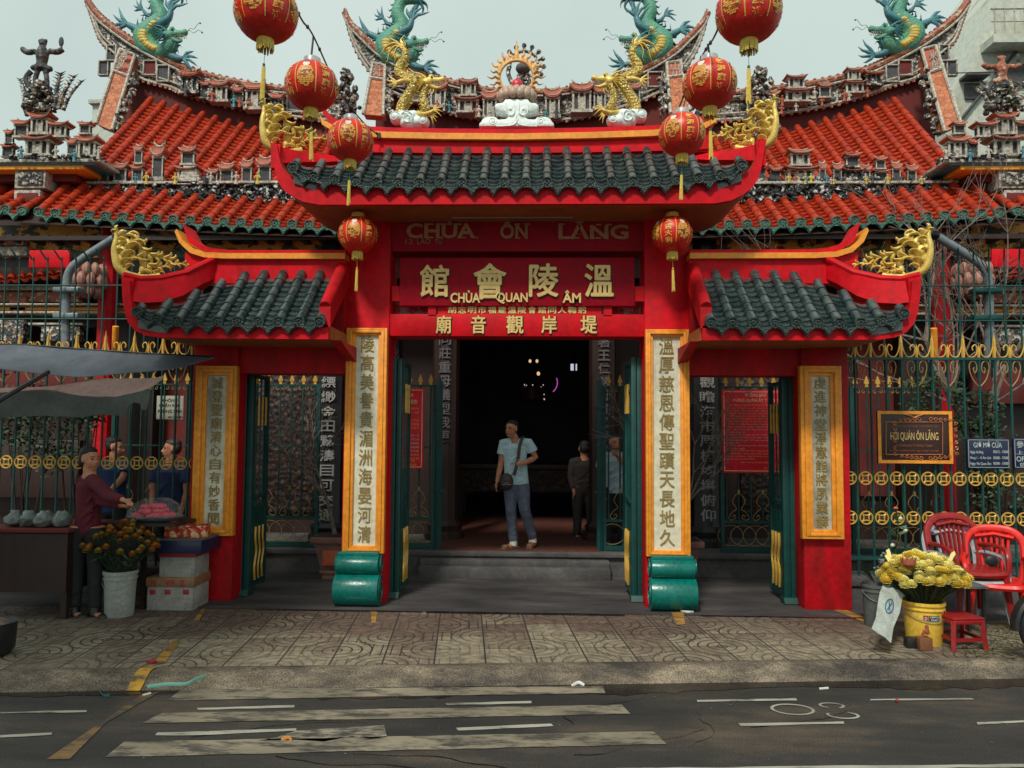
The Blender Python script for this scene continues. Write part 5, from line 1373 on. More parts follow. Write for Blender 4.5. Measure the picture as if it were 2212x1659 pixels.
rake([(806, 137), (832, 143), (828, 250), (785, 247)], 13.2, '海河'); rake([(1440, 137), (1470, 133), (1490, 240), (1448, 246)], 13.2, '山川')
# rockwork band along the lower roof
def rockband(x0, x1, ya, yb, Y, seed):
    rr = random.Random(seed); mb = MB(); n = int((x1 - x0) / 2.6)
    for i in range(n):
        for j in range(7):
            x_ = x0 + (x1 - x0) * (i + rr.random()) / n; y_ = yb + (ya - yb) * (j + rr.random()) / 6
            if j >= 5 and rr.random() < 0.4: continue
            q = W(x_, y_, Y); s_ = rr.uniform(0.022, 0.05)
            M = Matrix.Rotation(rr.uniform(0, 3), 3, 'Y') @ Matrix.Rotation(rr.uniform(-.6, .6), 3, 'X')
            mb.ell(q + Vector((0, rr.uniform(-0.08, 0.05), 0)), (s_ * rr.uniform(0.8, 2.0), s_ * 0.8, s_ * rr.uniform(0.45, 0.9)), 6, 4, M=M)
    a = W(x0, yb - 4, Y); b = W(x1, ya + 6, Y); mb.box(a.x, b.x, Y + 0.02, Y + 0.12, a.z, b.z)
    mb.build('porcelain_rockwork', ROCK, temple, ang=40)
rockband(150, 720, 402, 438, 10.72, 1); rockband(1560, 2060, 396, 438, 10.72, 2)
for x, w in ((430, 560), (1815, 500)):
    q0 = W(x - w / 2, 398, 10.7); q1 = W(x + w / 2, 398, 10.7); MB().box(q0.x, q1.x, 10.62, 10.85, q0.z - 0.02, q0.z + 0.015).build('rockwork_ledge', CREAM, temple, bevel=0.004)
for x, yb, yt, w, st in ((299, 396, 308, 26, 2), (342, 392, 312, 26, 1), (407, 398, 312, 44, 2), (491, 400, 352, 30, 1), (534, 400, 345, 24, 1), (573, 402, 338, 30, 1), (262, 396, 352, 30, 1), (622, 404, 350, 30, 1),
                        (1674, 396, 358, 24, 1), (1726, 398, 318, 60, 2), (1776, 398, 350, 14, 1), (1840, 396, 325, 42, 2), (1901, 394, 335, 30, 2), (1640, 396, 350, 26, 1)): pavilion(x, yb, yt, w, 10.75, storeys=st)
for x in (316, 378, 455, 510, 556): figurine(x, 398, 375 - R() * 5, 10.62, random.choice([BLUD, CREAM, YELD]))
for x, m in ((1704, YELD), (1742, BLUD), (1786, BLUD), (1870, CREAM), (1885, DKG), (1752, YELD)): figurine(x, 396, 374, 10.62, m)
rr = random.Random(88)
for k in range(26):
    x = rr.choice([rr.uniform(255, 690), rr.uniform(1590, 2000)]); figurine(x, 398, 398 - rr.uniform(14, 24), 10.60 + rr.uniform(0, .06), rr.choice([BLUD, CREAM, YELD, TERP, DKG, CREAM]))
for x, yt in ((460, 365), (660, 356), (1612, 352), (1706, 366), (1808, 352), (1868, 356), (1935, 350), (1968, 356), (226, 356)): pavilion(x, 398, yt, rr.uniform(18, 28), 10.72)
for k in range(34):
    x = rr.choice([rr.uniform(395, 740), rr.uniform(1560, 1900), rr.uniform(880, 1380)]); c_ = 870 < x < 1400
    d = abs(x - (1137 if c_ else 1140)); yb_ = (260 - (d / 260) ** 2 * 42) if c_ else (244 - (d - 561) * 0.20)
    figurine(x, yb_, yb_ - rr.uniform(18, 28), 13.0 if c_ else 12.66, rr.choice([BLUD, CREAM, TERP, DKG, CREAM]))
for cx_, Yh in ((748, 12.6), (1500, 12.6), (1640, 12.7)):
    mb = MB()
    for k in range(110):
        u = rr.random(); mb.ell(W(cx_ + rr.gauss(0, 16) * (1.2 - u * .7), 300 - u * 150, Yh) + Vector((0, rr.uniform(-.1, .1), 0)), (rr.uniform(.03, .07), .05, rr.uniform(.03, .08)), 6, 5)
    mb.build('figure_group', MOS, temple, ang=50)
# stairs block by the big miniature gate
mb = MB()
for k in range(6):
    a = W(385 + k * 2, 400 - k * 7, 10.66); b = W(432 - k * 2, 400 - k * 7, 10.66); mb.box(a.x, b.x, 10.62 + k * 0.01, 10.76, a.z, a.z + 0.05)
mb.build('miniature_stair', CREAM, temple, bevel=0.004)
# --- corner towers
def tower(m):
    Y = 10.35
    fx = (lambda x: x) if not m else (lambda x: 2256 - x)
    def bx(x0, x1, y0, y1, Yy, th, mt, nm='tower_slab'):
        a = W(min(fx(x0), fx(x1)), (y0 + y1) / 2, Yy); b = W(max(fx(x0), fx(x1)), (y0 + y1) / 2, Yy); xm = (fx(x0) + fx(x1)) / 2
        MB().box(a.x, b.x, Yy, Yy + th, W(xm, y1, Yy).z, W(xm, y0, Yy).z).build(nm, mt, temple, bevel=0.006)
    bx(-60, 215, 343, 350, Y - 0.15, 0.8, CREAM); bx(-60, 205, 350, 356, Y - 0.12, 0.8, BLUD); bx(-60, 180, 357, 366, Y - 0.10, 0.8, OCH); bx(-60, 165, 366, 392, Y + 0.1, 0.5, MARO, 'tower_wall')
    bx(32, 98, 362, 406, Y - 0.06, 0.3, CREAM, 'relief_panel'); bx(38, 92, 369, 400, Y - 0.075, 0.02, DKG, 'relief_field'); bx(30, 86, 410, 440, Y - 0.04, 0.25, CREAM, 'relief_panel'); bx(36, 80, 416, 434, Y - 0.055, 0.02, MARO, 'relief_field')
    bx(100, 150, 392, 445, Y + 0.2, 0.3, MARO, 'tower_wall')
    rr = random.Random(5 + m); mb = MB()
    for k in range(24):
        q = W(fx(rr.uniform(42, 90)), rr.uniform(373, 398), Y - 0.08); mb.ell(q, (rr.uniform(.012, .03), .02, rr.uniform(.012, .03)), 6, 4)
    mb.build('relief_flowers', CREAM, temple)
    mb = MB()
    for k in range(90):
        q = W(fx(rr.uniform(20, 215)), rr.uniform(335, 345), Y - 0.15); mb.ell(q + Vector((0, rr.uniform(-.05, .2), 0)), (rr.uniform(.02, .05), .03, rr.uniform(.015, .035)), 6, 4)
    mb.build('porcelain_rockwork', ROCK, temple)
    for x, yb, yt, w, st in ((88, 342, 236, 58, 2), (20, 342, 276, 26, 2), (192, 344, 292, 42, 1), (158, 344, 296, 24, 1), (130, 300, 262, 40, 1), (50, 300, 258, 34, 1), (186, 292, 262, 26, 1)): pavilion(fx(x), yb, yt, w, Y, storeys=st, seed=m)
    for x, y, mt in ((45, 342, BLUD), (160, 350, BLUD), (120, 342, CREAM), (212, 344, CREAM)): figurine(fx(x), y, y - 28, Y - 0.22, mt)
    # heap of figures and rock on top carrying the warrior
    mb = MB()
    for k in range(150):
        u = rr.random(); q = W(fx(90 + rr.uniform(-34, 34) * (1.25 - u)), 242 - u * 62, Y); mb.ell(q + Vector((0, rr.uniform(-.1, .1), 0)), (rr.uniform(.02, .06), .04, rr.uniform(.02, .05)), 6, 4)
    mb.build('figure_heap', MOS, temple)
for m in (0, 1): tower(m)
# warrior statues on the towers
def warrior(x, yb, yt, Y, label, m_, lance=False):
    q = W(x, yb, Y); h = W(x, yt, Y).z - q.z; t = thing('warrior_statue', label, 'statue', q)
    V = lambda a, b, c=0: q + Vector((a * h, c * h, b * h))
    mb = MB()
    mb.tube(cr([V(-.10, 0), V(-.11, .2), V(-.06, .42)], 3), [.05 * h] * 7, 8); mb.tube(cr([V(.12, 0), V(.11, .2), V(.05, .42)], 3), [.05 * h] * 7, 8)
    mb.tube([V(0, .38), V(0, .5), V(0, .66), V(0, .78), V(0, .84)], [.11 * h, .09 * h, .12 * h, .09 * h, .05 * h], 10)
    mb.tube(cr([V(-.13, .74), V(-.30, .72), V(-.40, .80)], 3), [.06 * h] * 7, 7); mb.tube(cr([V(.13, .74), V(.30, .72), V(.40, .78)], 3), [.06 * h] * 7, 7)
    mb.ell(V(0, .90), (.075 * h, .075 * h, .09 * h)); mb.tube([V(-.1, .95), V(.1, .95)], .03 * h, 6)
    mb.tube([V(-.2, .4), V(-.05, .45), V(.2, .38)], .06 * h, 7)
    mb.build('figure', m_, t, remesh=0.02, rsmooth=2)
    mb = MB(); mb.ell(V(.36, .92), (.05 * h, .03 * h, .10 * h)); mb.tube([V(.38, .75), V(.36, .9)], .015 * h, 5)
    if lance: mb.tube([V(-.95, .60), V(.1, .62)], .012 * h, 6); mb.ell(V(-.95, .60), .025 * h)
    mb.tube(cr([V(-.2, .35), V(-.3, .2), V(-.22, .02)], 3), .05 * h, 6); mb.build('weapon', DKG, t)
warrior(88, 192, 82, 10.35, 'dark weathered warrior statue with raised arms on the left roof tower', mat('sooty mosaic', (.05, .05, .05), .6, (.16, .15, .13), 16, .9, kind='voronoi', contrast=(.4, .6), c3=(.10, .06, .05), edge=.06, bump=.8, bscale=16))
warrior(2166, 215, 118, 10.35, 'weathered warrior statue with a long lance on the right roof tower', MOSR, True)
def spray(x0, pts, label, Y=10.35):
    t = thing('stone_feather_spray', label, 'roof ornament', W(x0, 240, Y)); mb = MB()
    for (a, b, c, d, r_) in pts:
        P_ = cr([W(a, b, Y), W((a + c) / 2 - (c - a) * 0.15, (b + d) / 2, Y), W(c, d, Y)], 5); n = len(P_)
        mb.tube(P_, [r_ * (1 - 0.7 * i / n) for i in range(n)], 6)
        for i in range(1, n):
            for s_ in (-1, 1): mb.tube([P_[i], P_[i] + Vector((s_ * r_ * 1.7, 0, r_ * 0.9))], [r_ * 0.35, 0.002], 4)
    mb.build('spikes', MOS, t)
spray(90, [(62, 232, 44, 172, .035), (72, 228, 62, 165, .03), (118, 232, 130, 160, .05), (128, 234, 158, 166, .045), (136, 238, 176, 176, .035), (56, 238, 50, 190, .03)], 'fan of grey spiked stems around the left warrior statue')
spray(2166, [(2140, 232, 2108, 190, .035), (2150, 228, 2126, 178, .035), (2185, 228, 2205, 180, .04), (2190, 235, 2225, 200, .04)], 'fan of grey spiked stems around the right warrior statue')
# green dragons on the ridges
def gdragon(c, base, sc, label, m, dY):
    Y = dY
    fx = (lambda x: x) if c is None else (lambda x: 2 * c - x)
    P = lambda x, y, dy=0.0: W(fx(base(x, y)[0]), base(x, y)[1], Y + dy)
    hd = 1 if c is None else -1
    k = sc / F * Y
    body = [P(1180, -60), P(1075, -55), P(1040, 30), P(1075, 120), P(1030, 175), P(965, 240), P(985, 310), P(1060, 350), P(1110, 335, -.1), P(1140, 290, -.15), P(1120, 240, -.15)]
    rad = [v * k for v in (30, 36, 46, 56, 66, 78, 74, 62, 52, 46, 42)]
    legs = [([P(965, 290), P(920, 205), P(870, 175), P(845, 160)], 34 * k, 18 * k, (-hd, 0, 0.1)), ([P(1060, 160, -.1), P(1115, 125, -.15), P(1135, 70, -.15)], 32 * k, 18 * k, (0.2 * hd, 0, 1)),
            ([P(1110, 350, -.1), P(1170, 385, -.12), P(1215, 390, -.12)], 32 * k, 18 * k, (hd, 0, 0.0)), ([P(1030, 110, .1), P(980, 100, .1), P(945, 60, .1)], 22 * k, 8 * k, (-hd, 0, 0.5))]
    fr = [([P(1180, -60), P(1230, -30), P(1240, 20)], 24 * k), ([P(1180, -60), P(1210, 0), P(1190, 50)], 24 * k), ([P(1180, -60), P(1150, 10), P(1130, 40)], 20 * k), ([P(1010, 120), P(970, 100), P(930, 105)], 20 * k), ([P(1150, 30), P(1130, 60), P(1160, 90)], 14 * k)]
    t = dragon('green_dragon', label, 'dragon statue', 'green dragons on the temple ridges', body, rad, P(1118, 238, -.22), 150 * k, hd, legs, fr, GRND, GRND, BLUD, BLUD, P(1010, 380), vox=0.016, hflip=-hd)
    mb = MB(); S = cr(body, 4)
    for i in range(14, 30):
        if i < len(S): mb.ell(S[i] + Vector((hd * 0.03, -rad[min(10, i // 4)] * 0.72, -0.01)), (rad[min(10, i // 4)] * 0.5, rad[min(10, i // 4)] * 0.35, rad[min(10, i // 4)] * 0.32), 8, 5)
    mb.build('belly_plates', YELD, t)
gdragon(None, lambda x, y: (x * .3254, y * .3254), .3254, 'green dragon diving over the far left swallowtail ridge', 0, 12.95)
gdragon(1142, lambda x, y: (x * .3254, y * .3254 - 8), .3254, 'green dragon diving over the far right swallowtail ridge', 1, 12.95)
gdragon(None, lambda x, y: (540 + (x - 60) * .3254, (y + 60) * .3254), .3254, 'green dragon behind the left gold dragon on the centre ridge', 0, 13.35)
gdragon(1132, lambda x, y: (540 + (x - 60) * .3254, (y + 40) * .3254), .3254, 'green dragon behind the right gold dragon on the centre ridge', 1, 13.35)
# stone pearl behind the flaming pearl, on the centre ridge
t = thing('stone_pearl_finial', 'grey stone ball on carved clouds behind the flaming pearl', 'roof finial', W(1130, 200, 13.4))
mb = MB(); q = W(1130, 148, 13.4); mb.ell(q, (0.135, 0.135, 0.10), 14, 10); mb.build('ball', STONE, t)
mb = MB(); rr = random.Random(3)
for k in range(60):
    u = rr.random(); mb.ell(W(1130 + rr.uniform(-16, 20) * (1.1 - u * .6), 196 - u * 38, 13.4), (rr.uniform(.02, .055), .05, rr.uniform(.02, .05)), 6, 5)
mb.tube(cr([W(1108, 185, 13.4), W(1098, 160, 13.4), W(1100, 145, 13.4)], 4), .04, 6)
for a in range(9):
    an = math.radians(-30 + a * 24); c0 = W(1132, 140, 13.4); R1 = 44 / F * 13.4
    p = c0 + Vector((math.cos(an) * R1, 0, math.sin(an) * R1)); mb.tube([c0 + Vector((math.cos(an) * R1 * 0.72, 0, math.sin(an) * R1 * .72)), p], [.03, .018], 6); mb.ell(p, .045, 7, 5)
mb.tube([W(1132, 140, 13.4) + Vector((math.cos(math.radians(a)) * 0.25, 0, math.sin(math.radians(a)) * 0.25)) for a in range(-60, 200, 12)], .028, 6)
mb.build('carved_cloud', MOS, t)
# --- buildings further off
WALLB = mat('stained pale render', (0.50, 0.53, 0.46), 0.85, (0.30, 0.22, 0.12), 0.9, 0.9, stretch=(1, 1, 0.25), contrast=(0.52, 0.72), bump=0.1)
t = thing('apartment_block', 'pale stained rendered building behind the right roof corner', 'building', W(2140, 900, 24))
mb = MB(); P_ = wp([(2042, 244), (2165, -30), (2600, -600), (2600, 900), (2042, 900)], 24); mb.prism(P_, 24, 32); bld = mb.build('wall', WALLB, t, smooth=False)
mb = MB(); a = W(2062, 275, 23.9); b = W(2212, 90, 23.9); mb.tube([a, b], .05, 5); mb.build('cable_duct', DKG, t)
q = W(2100, 172, 23.9); MB().box(q.x - .35, q.x + .35, 23.5, 24, q.z - .02, q.z + .06).build('canopy', STONE, t); MB().box(q.x - .2, q.x + .25, 23.92, 24, q.z - .6, q.z - .1).build('window', DKG, t)
q = W(2195, 45, 23); MB().box(q.x - .5, q.x + 2.5, 23.3, 23.99, q.z - .5, q.z - .25).build('balcony', WALLB, t, smooth=False)
mb = MB()
for k in range(8): mb.tube([q + Vector((-.4 + k * .3, .4, -.25)), q + Vector((-.4 + k * .3, .4, .6))], .02, 5)
mb.tube([q + Vector((-.5, .4, .6)), q + Vector((2, .4, .6))], .03, 5); mb.tube([q + Vector((-.5, .4, .2)), q + Vector((2, .4, .2))], .02, 5); mb.build('railing', CREAM, t)
MB().box(q.x - .1, q.x + 2, 23.9, 24.0, q.z - 1.6, q.z - .9).build('opening', DKG, t)
t = thing('rooftop_shed', 'small pale rooftop structure seen between the left roofs', 'building', W(220, 300, 20))
MB().box(W(200, 230, 20).x, W(262, 230, 20).x, 20, 24, 0, W(220, 222, 20).z).build('wall', WALLB, t, smooth=False); MB().box(W(195, 230, 20).x, W(262, 230, 20).x, 19.9, 24, W(220, 226, 20).z, W(220, 218, 20).z).build('roof_slab', CREAM, t)
# ================================================================ fences and gate leaves
GF = mat('gold fence paint', (0.70, 0.42, 0.08), 0.42, (0.50, 0.27, 0.04), 18, 0.8, metal=0.1)
GFD = mat('faded gold ironwork', (0.34, 0.24, 0.09), 0.5, (0.20, 0.14, 0.06), 18, 0.8)
def spear_mb(p, h, w, th=0.012):
    mb = MB(); x, y, z = p
    o = [(0.0, 1.0), (0.28, 0.62), (0.5, 0.36), (0.46, 0.30), (0.22, 0.24), (0.20, 0.18), (0.30, 0.12), (0.30, 0.0)]
    P_ = [(x + a * w, z + b * h) for a, b in o] + [(x - a * w, z + b * h) for a, b in o[::-1][:-1]]
    mb.prism(P_, y - th, y + th)
    mb.tube([(x, y, z + h * .25), (x, y, z + h * .95)], [th * 1.6, 0.002], 4)
    return mb
def cscroll(mb, cx, y, cz, r, a0, turns, rad, sg=1, n=18, sx=1.0):
    pts = []
    for k in range(n):
        t = k / (n - 1); a = a0 + sg * turns * 2 * math.pi * t; q = r * (1 - 0.72 * t); pts.append((cx + math.cos(a) * q * sx, y, cz + math.sin(a) * q))
    mb.tube(pts, rad, 5)
def tall_scroll(mb, x, y, z0, z1, w, s):
    """gold bar curving out from the spear foot and curling in at the top"""
    h = z1 - z0
    pts = [(x + s * 0.008, y, z0 + h * 0.75), (x + s * w * .10, y, z0 + h * .45), (x + s * w * .30, y, z0 + h * .12), (x + s * w * .55, y, z0 + h * .03), (x + s * w * .85, y, z0 + h * .12), (x + s * w * .95, y, z0 + h * .38), (x + s * w * .80, y, z0 + h * .52), (x + s * w * .62, y, z0 + h * .42), (x + s * w * .66, y, z0 + h * .30)]
    mb.tube(cr(pts, 4), 0.0075, 5)
def street_fence(x0, x1, Y, label, rows=2, phase=0.0):
    xm = (x0 + x1) / 2
    t = thing('spear_fence', label, 'fence', (xm, Y, 0.0))
    zt = W(1106, 770, Y).z; zm = W(1106, 620, Y).z; z_b = W(1106, 1196, Y).z
    zr = [W(1106, 1026, Y).z, W(1106, 1110, Y).z][:rows] if rows == 2 else [W(1106, 1007, Y).z]
    mb = MB(); mb.box(x0, x1, Y - 0.05, Y + 0.25, 0, 0.20); mb.box(x0, x1, Y - 0.08, Y + 0.28, 0.20, 0.30); mb.build('stone_base', STONE, t, bevel=0.01)
    mb = MB(); mb.box(x0, x1, Y - 0.016, Y + 0.016, zt - 0.02, zt + 0.006); mb.build('top_rail', TEALF, t)
    mb = MB(); mb.box(x0, x1, Y - 0.016, Y + 0.016, z_b - 0.015, z_b + 0.015); mb.build('bottom_rail', TEALF, t)
    for z in zr:
        mb = MB(); mb.box(x0, x1, Y - 0.005, Y + 0.005, z - 0.006, z + 0.006); mb.build('ring_rail', TEALF, t)
    sp = 0.163; n = int((x1 - x0) / sp); b0 = None; s0 = s1 = r0 = h0 = None; u0 = None
    for i in range(n + 1):
        x = x0 + phase + 0.02 + i * sp
        if x > x1: break
        if b0 is None: b0 = MB().tube([(x, Y, 0.30), (x, Y, zt)], 0.0135, 6).build('bar', TEALF, t); xb = x
        else: part_copy(b0, (x - xb, 0, 0))
        tall = i % 2 == 0
        if tall:
            if s0 is None:
                mb = MB(); h = W(1106, 716, Y).z - zt; mb.tube([(x, Y, zt), (x, Y, zt + h * .55), (x, Y, zt + h)], [0.018, 0.02, 0.001], 6)
                for s_ in (-1, 1): tall_scroll(mb, x, Y, zt, zt + h, sp * 0.95, s_)
                s0 = mb.build('tall_spear', GF, t); xs = x
            else: part_copy(s0, (x - xs, 0, 0))
        else:
            if s1 is None: mb = MB(); h = W(1106, 740, Y).z - zt; mb.tube([(x, Y, zt), (x, Y, zt + h * .5), (x, Y, zt + h)], [0.014, 0.016, 0.001], 6); s1 = mb.build('short_spear', GF, t); xs1 = x
            else: part_copy(s1, (x - xs1, 0, 0))
        # hanging c-scroll pair
        if h0 is None:
            mb = MB()
            for s_ in (-1, 1):
                pts = [(x + s_ * .012, Y, zt - .16), (x + s_ * .035, Y, zt - .18), (x + s_ * .055, Y, zt - .13), (x + s_ * .05, Y, zt - .08), (x + s_ * .02, Y, zt - .07)]
                mb.tube(cr([(x + s_ * sp * .92, Y, zt - .30), (x + s_ * sp * .55, Y, zt - .22), (x + s_ * sp * .36, Y, zt - .10), (x + s_ * sp * .50, Y, zt - .035), (x + s_ * sp * .78, Y, zt - .05), (x + s_ * sp * .84, Y, zt - .12), (x + s_ * sp * .70, Y, zt - .16), (x + s_ * sp * .62, Y, zt - .12), (x + s_ * sp * .70, Y, zt - .10)], 4), 0.006, 5)
            h0 = mb.build('hanging_scroll', GFD, t); xh = x
        elif i % 2 == 0: part_copy(h0, (x - xh, 0, 0))
        for zi, z in enumerate(zr):
            if r0 is None:
                mb = MB(); c = Vector((x + sp / 2, Y - 0.012, z)); R_ = 0.066
                mb.tube([c + Vector((math.cos(2 * math.pi * k / 28) * R_, 0, math.sin(2 * math.pi * k / 28) * R_)) for k in range(28)], 0.0085, 6, closed=True)
                for q in range(4):
                    a = math.radians(45 + 90 * q - 45); cc = c + Vector((math.cos(a) * R_ * 1.18, 0, math.sin(a) * R_ * 1.18))
                    pts = []
                    for k in range(9):
                        b = a + math.pi + math.radians(-48 + 96 * k / 8); pts.append(cc + Vector((math.cos(b) * R_ * .80, 0, math.sin(b) * R_ * .80)))
                    mb.tube(pts, 0.0075, 5)
                r0 = mb.build('coin_ring', GF, t, ang=60); xr_ = x; zr0 = z
            else: part_copy(r0, (x - xr_, 0, z - zr0))
        # light upper bars added above the old fence
        if u0 is None:
            zz = W(1106, 566, Y + .12).z; mb = MB(); mb.tube(cr([(x + .04, Y + .12, zt - 0.2), (x + .04, Y + .12, zz - 0.05), (x + .03, Y + .10, zz + .03), (x - 0.01, Y + .02, zz + 0.14)], 3), [0.010] * 9 + [0.002], 5); u0 = mb.build('upper_bar', TEALF, t); xu = x
        else: part_copy(u0, (x - xu, 0, 0))
    for y in (617, 691):
        z = W(1106, y, Y + .12).z; MB().tube([(x0, Y + .12, z), (x1, Y + .12, z)], 0.009, 5).build('upper_rail', TEALF, t)
    return t
FY = 8.35
xL = W(-40, 900, FY).x; xR = W(2260, 900, FY).x
street_fence(xL, CX - HO1 + 0.03, FY, 'green and gold spear fence on a stone base left of the gate', 1, 0.05)
street_fence(CX + HO1 - 0.02, xR, FY, 'green and gold spear fence on a stone base right of the gate', 2, 0.03)
def inner_fence(xa, xb, Y, z0, label, zmid=True, loops=True):
    t = thing('iron_railing', label, 'railing', ((xa + xb) / 2, Y, z0), None)
    zt = W(1106, 834, Y).z; zmd = W(1106, 968, Y).z; zlo = W(1106, 1122, Y).z; zl = W(1106, 1060, Y).z; zb = z0 + 0.04
    def rail(z, h, nm='rail'): MB().box(xa, xb, Y - .014, Y + .014, z - h / 2, z + h / 2).build(nm, TEALF, t)
    rail(zt, .022); rail(zmd, .02); rail(zlo, .035); rail(zb, .06)
    for x in (xa + .02, xb - .02): MB().box(x - .022, x + .022, Y - .022, Y + .022, z0, zt + .01).build('post', TEALF, t)
    mb = MB()
    m_ = (zlo + zb) / 2; hh = (zlo - zb) / 2 - 0.03; xx = xa + 0.12
    while xx < xb - 0.1:
        c = Vector((xx, Y, m_)); mb.tube([c + Vector((math.cos(2 * math.pi * k / 20) * hh * 1.1, 0, math.sin(2 * math.pi * k / 20) * hh * .9)) for k in range(20)], .005, 4, closed=True); xx += hh * 1.1
    mb.build('bottom_scroll_panel', GFD, t)
    n = max(2, int(round((xb - xa) / 0.147))); sp = (xb - xa) / n; b0 = s0 = l0 = c0 = None
    for i in range(n):
        x = xa + (i + 0.5) * sp
        if b0 is None:
            b0 = MB().tube([(x, Y, zlo), (x, Y, zt)], .0105, 6).build('bar', TEALF, t); s0 = spear_mb((x, Y, zt + .01), .145, .062).build('spearhead', GF, t, smooth=False); xb_ = x
            mb = MB()
            for s_ in (-1, 1): cscroll(mb, x + s_ * .036, Y, zt - .05, .026, math.radians(90 if s_ > 0 else 90), 0.85, .0045, sg=-s_)
            c0 = mb.build('small_scroll', GFD, t)
        else: part_copy(b0, (x - xb_, 0, 0)); part_copy(s0, (x - xb_, 0, 0)); part_copy(c0, (x - xb_, 0, 0))
        if loops and i % 2 == 1:
            if l0 is None:
                mb = MB(); h = zl - zlo
                for s_ in (-1, 1):
                    mb.tube(cr([(x, Y, zl), (x + s_ * .05, Y, zl - h * .12), (x + s_ * .078, Y, zl - h * .32), (x + s_ * .03, Y, zl - h * .55), (x + s_ * .08, Y, zl - h * .66), (x + s_ * .128, Y, zl - h * .86), (x + s_ * .09, Y, zlo + .02), (x + s_ * .04, Y, zlo + .05), (x + s_ * .055, Y, zlo + .085), (x + s_ * .08, Y, zlo + .06)], 4), .0055, 5)
                mb.box(x - .014, x + .014, Y - .014, Y + .014, zl - .015, zl + .04)
                l0 = mb.build('gourd_scroll', GFD, t); xl_ = x
            else: part_copy(l0, (x - xl_, 0, 0))
    return t
YI = 9.92
ix = lambda d: W(d, 1000, YI).x
inner_fence(ix(540), ix(690), YI, PZ, 'green iron railing with gold spearheads seen through the left side bay')
inner_fence(ix(872), ix(940), YI, PZ, 'narrow green railing with gold spearheads left of the temple door')
inner_fence(ix(1302), ix(1352), YI, PZ, 'narrow green railing with gold spearheads right of the temple door')
inner_fence(ix(1556), ix(1712), YI, PZ, 'green iron railing behind the large red notice in the right side bay')
inner_fence(ix(1838), ix(2035), YI, PZ, 'green iron railing with gold spearheads behind the right street fence')
inner_fence(ix(240), ix(412), YI, PZ, 'green iron railing with gold spearheads behind the left street fence')
for x, l in ((946, 'tall pointed green gate post left of the temple door'), (1296, 'tall pointed green gate post right of the temple door')):
    p = W(x, 1180, YI - .05); zt = W(x, 812, YI).z
    t = thing('gate_post', l, 'post', (p.x, YI - .05, PZ)); mb = MB(); mb.tube([(p.x, YI - .05, PZ), (p.x, YI - .05, zt - .1), (p.x, YI - .05, zt)], [.04, .04, .002], 4); mb.build('post', TEALF, t)
    mb = MB(); 
    for z in (zt - .42, PZ + .75): mb.box(p.x - .075, p.x + .075, YI - .07, YI - .03, z - .012, z + .012)
    mb.build('hinge', TEALF, t)
# folding gate leaves, opened inwards edge on to the street
def leaf(dx, side, label, y0=8.30, L_=0.50, top=772, w=0.075):
    x = W(dx, 1000, y0).x; zt = W(dx, top, y0).z
    t = thing('gate_leaf', label, 'gate', (x, y0, 0.02), 'teal folding gate leaves standing open')
    MB().box(x - w, x - 0.004, y0, y0 + .09, .03, zt).build('front_stile', TEALF, t, bevel=.004)
    MB().box(x + 0.004, x + w * .9, y0 + .015, y0 + .10, .03, zt - 0.012).build('front_stile', TEALF, t, bevel=.004)
    MB().prismx([(y0 - .05, 0.012), (y0 + .12, 0.012), (y0 + .10, .07), (y0 - .02, .07)], x - w * 1.15, x + w).build('foot_plate', TEALF, t)
    xi = x + side * 0.055
    MB().box(xi - .02, xi + .02, y0 + L_ - .05, y0 + L_, .06, zt - 0.03).build('rear_stile', TEALF, t)
    for z in (.10, .42, 1.05, zt - .35, zt - .06): MB().box(xi - .018, xi + .018, y0 + .08, y0 + L_ - .05, z - .02, z + .02).build('cross_rail', TEALF, t)
    MB().box(xi - .006, xi + .006, y0 + .1, y0 + L_ - .05, .12, .95).build('kick_plate', TEALF, t)
    b0 = None
    for i in range(3):
        y = y0 + .16 + i * .11
        if b0 is None: b0 = MB().tube([(xi, y, .42), (xi, y, zt - .05)], .009, 5).build('bar', TEALF, t); y_ = y; mb = MB(); g0 = mb.tube(cr([(xi + side * .02, y, .15), (xi + side * .028, y - .04, .3), (xi + side * .02, y + .03, .45), (xi + side * .028, y - .03, .6), (xi + side * .02, y, .72)], 3), .014, 5).build('gold_scroll', GF, t); g1 = MB().tube([(xi + side * .02, y, zt - .6), (xi + side * .02, y, zt - .28)], .014, 5).build('gold_scroll', GF, t)
        else: part_copy(b0, (0, y - y_, 0)); part_copy(g0, (0, y - y_, 0)); part_copy(g1, (0, y - y_, 0))
    return t
leaf(530, 1, 'folded teal gate leaf against the leftmost column of the gate', top=800)
leaf(854, 1, 'folded teal gate leaf beside the left couplet column of the wide centre bay', w=.06)
leaf(1376, -1, 'folded teal gate leaf beside the right couplet column of the wide centre bay', w=.06)
leaf(1706, -1, 'folded teal gate leaf against the rightmost column of the gate', top=815)

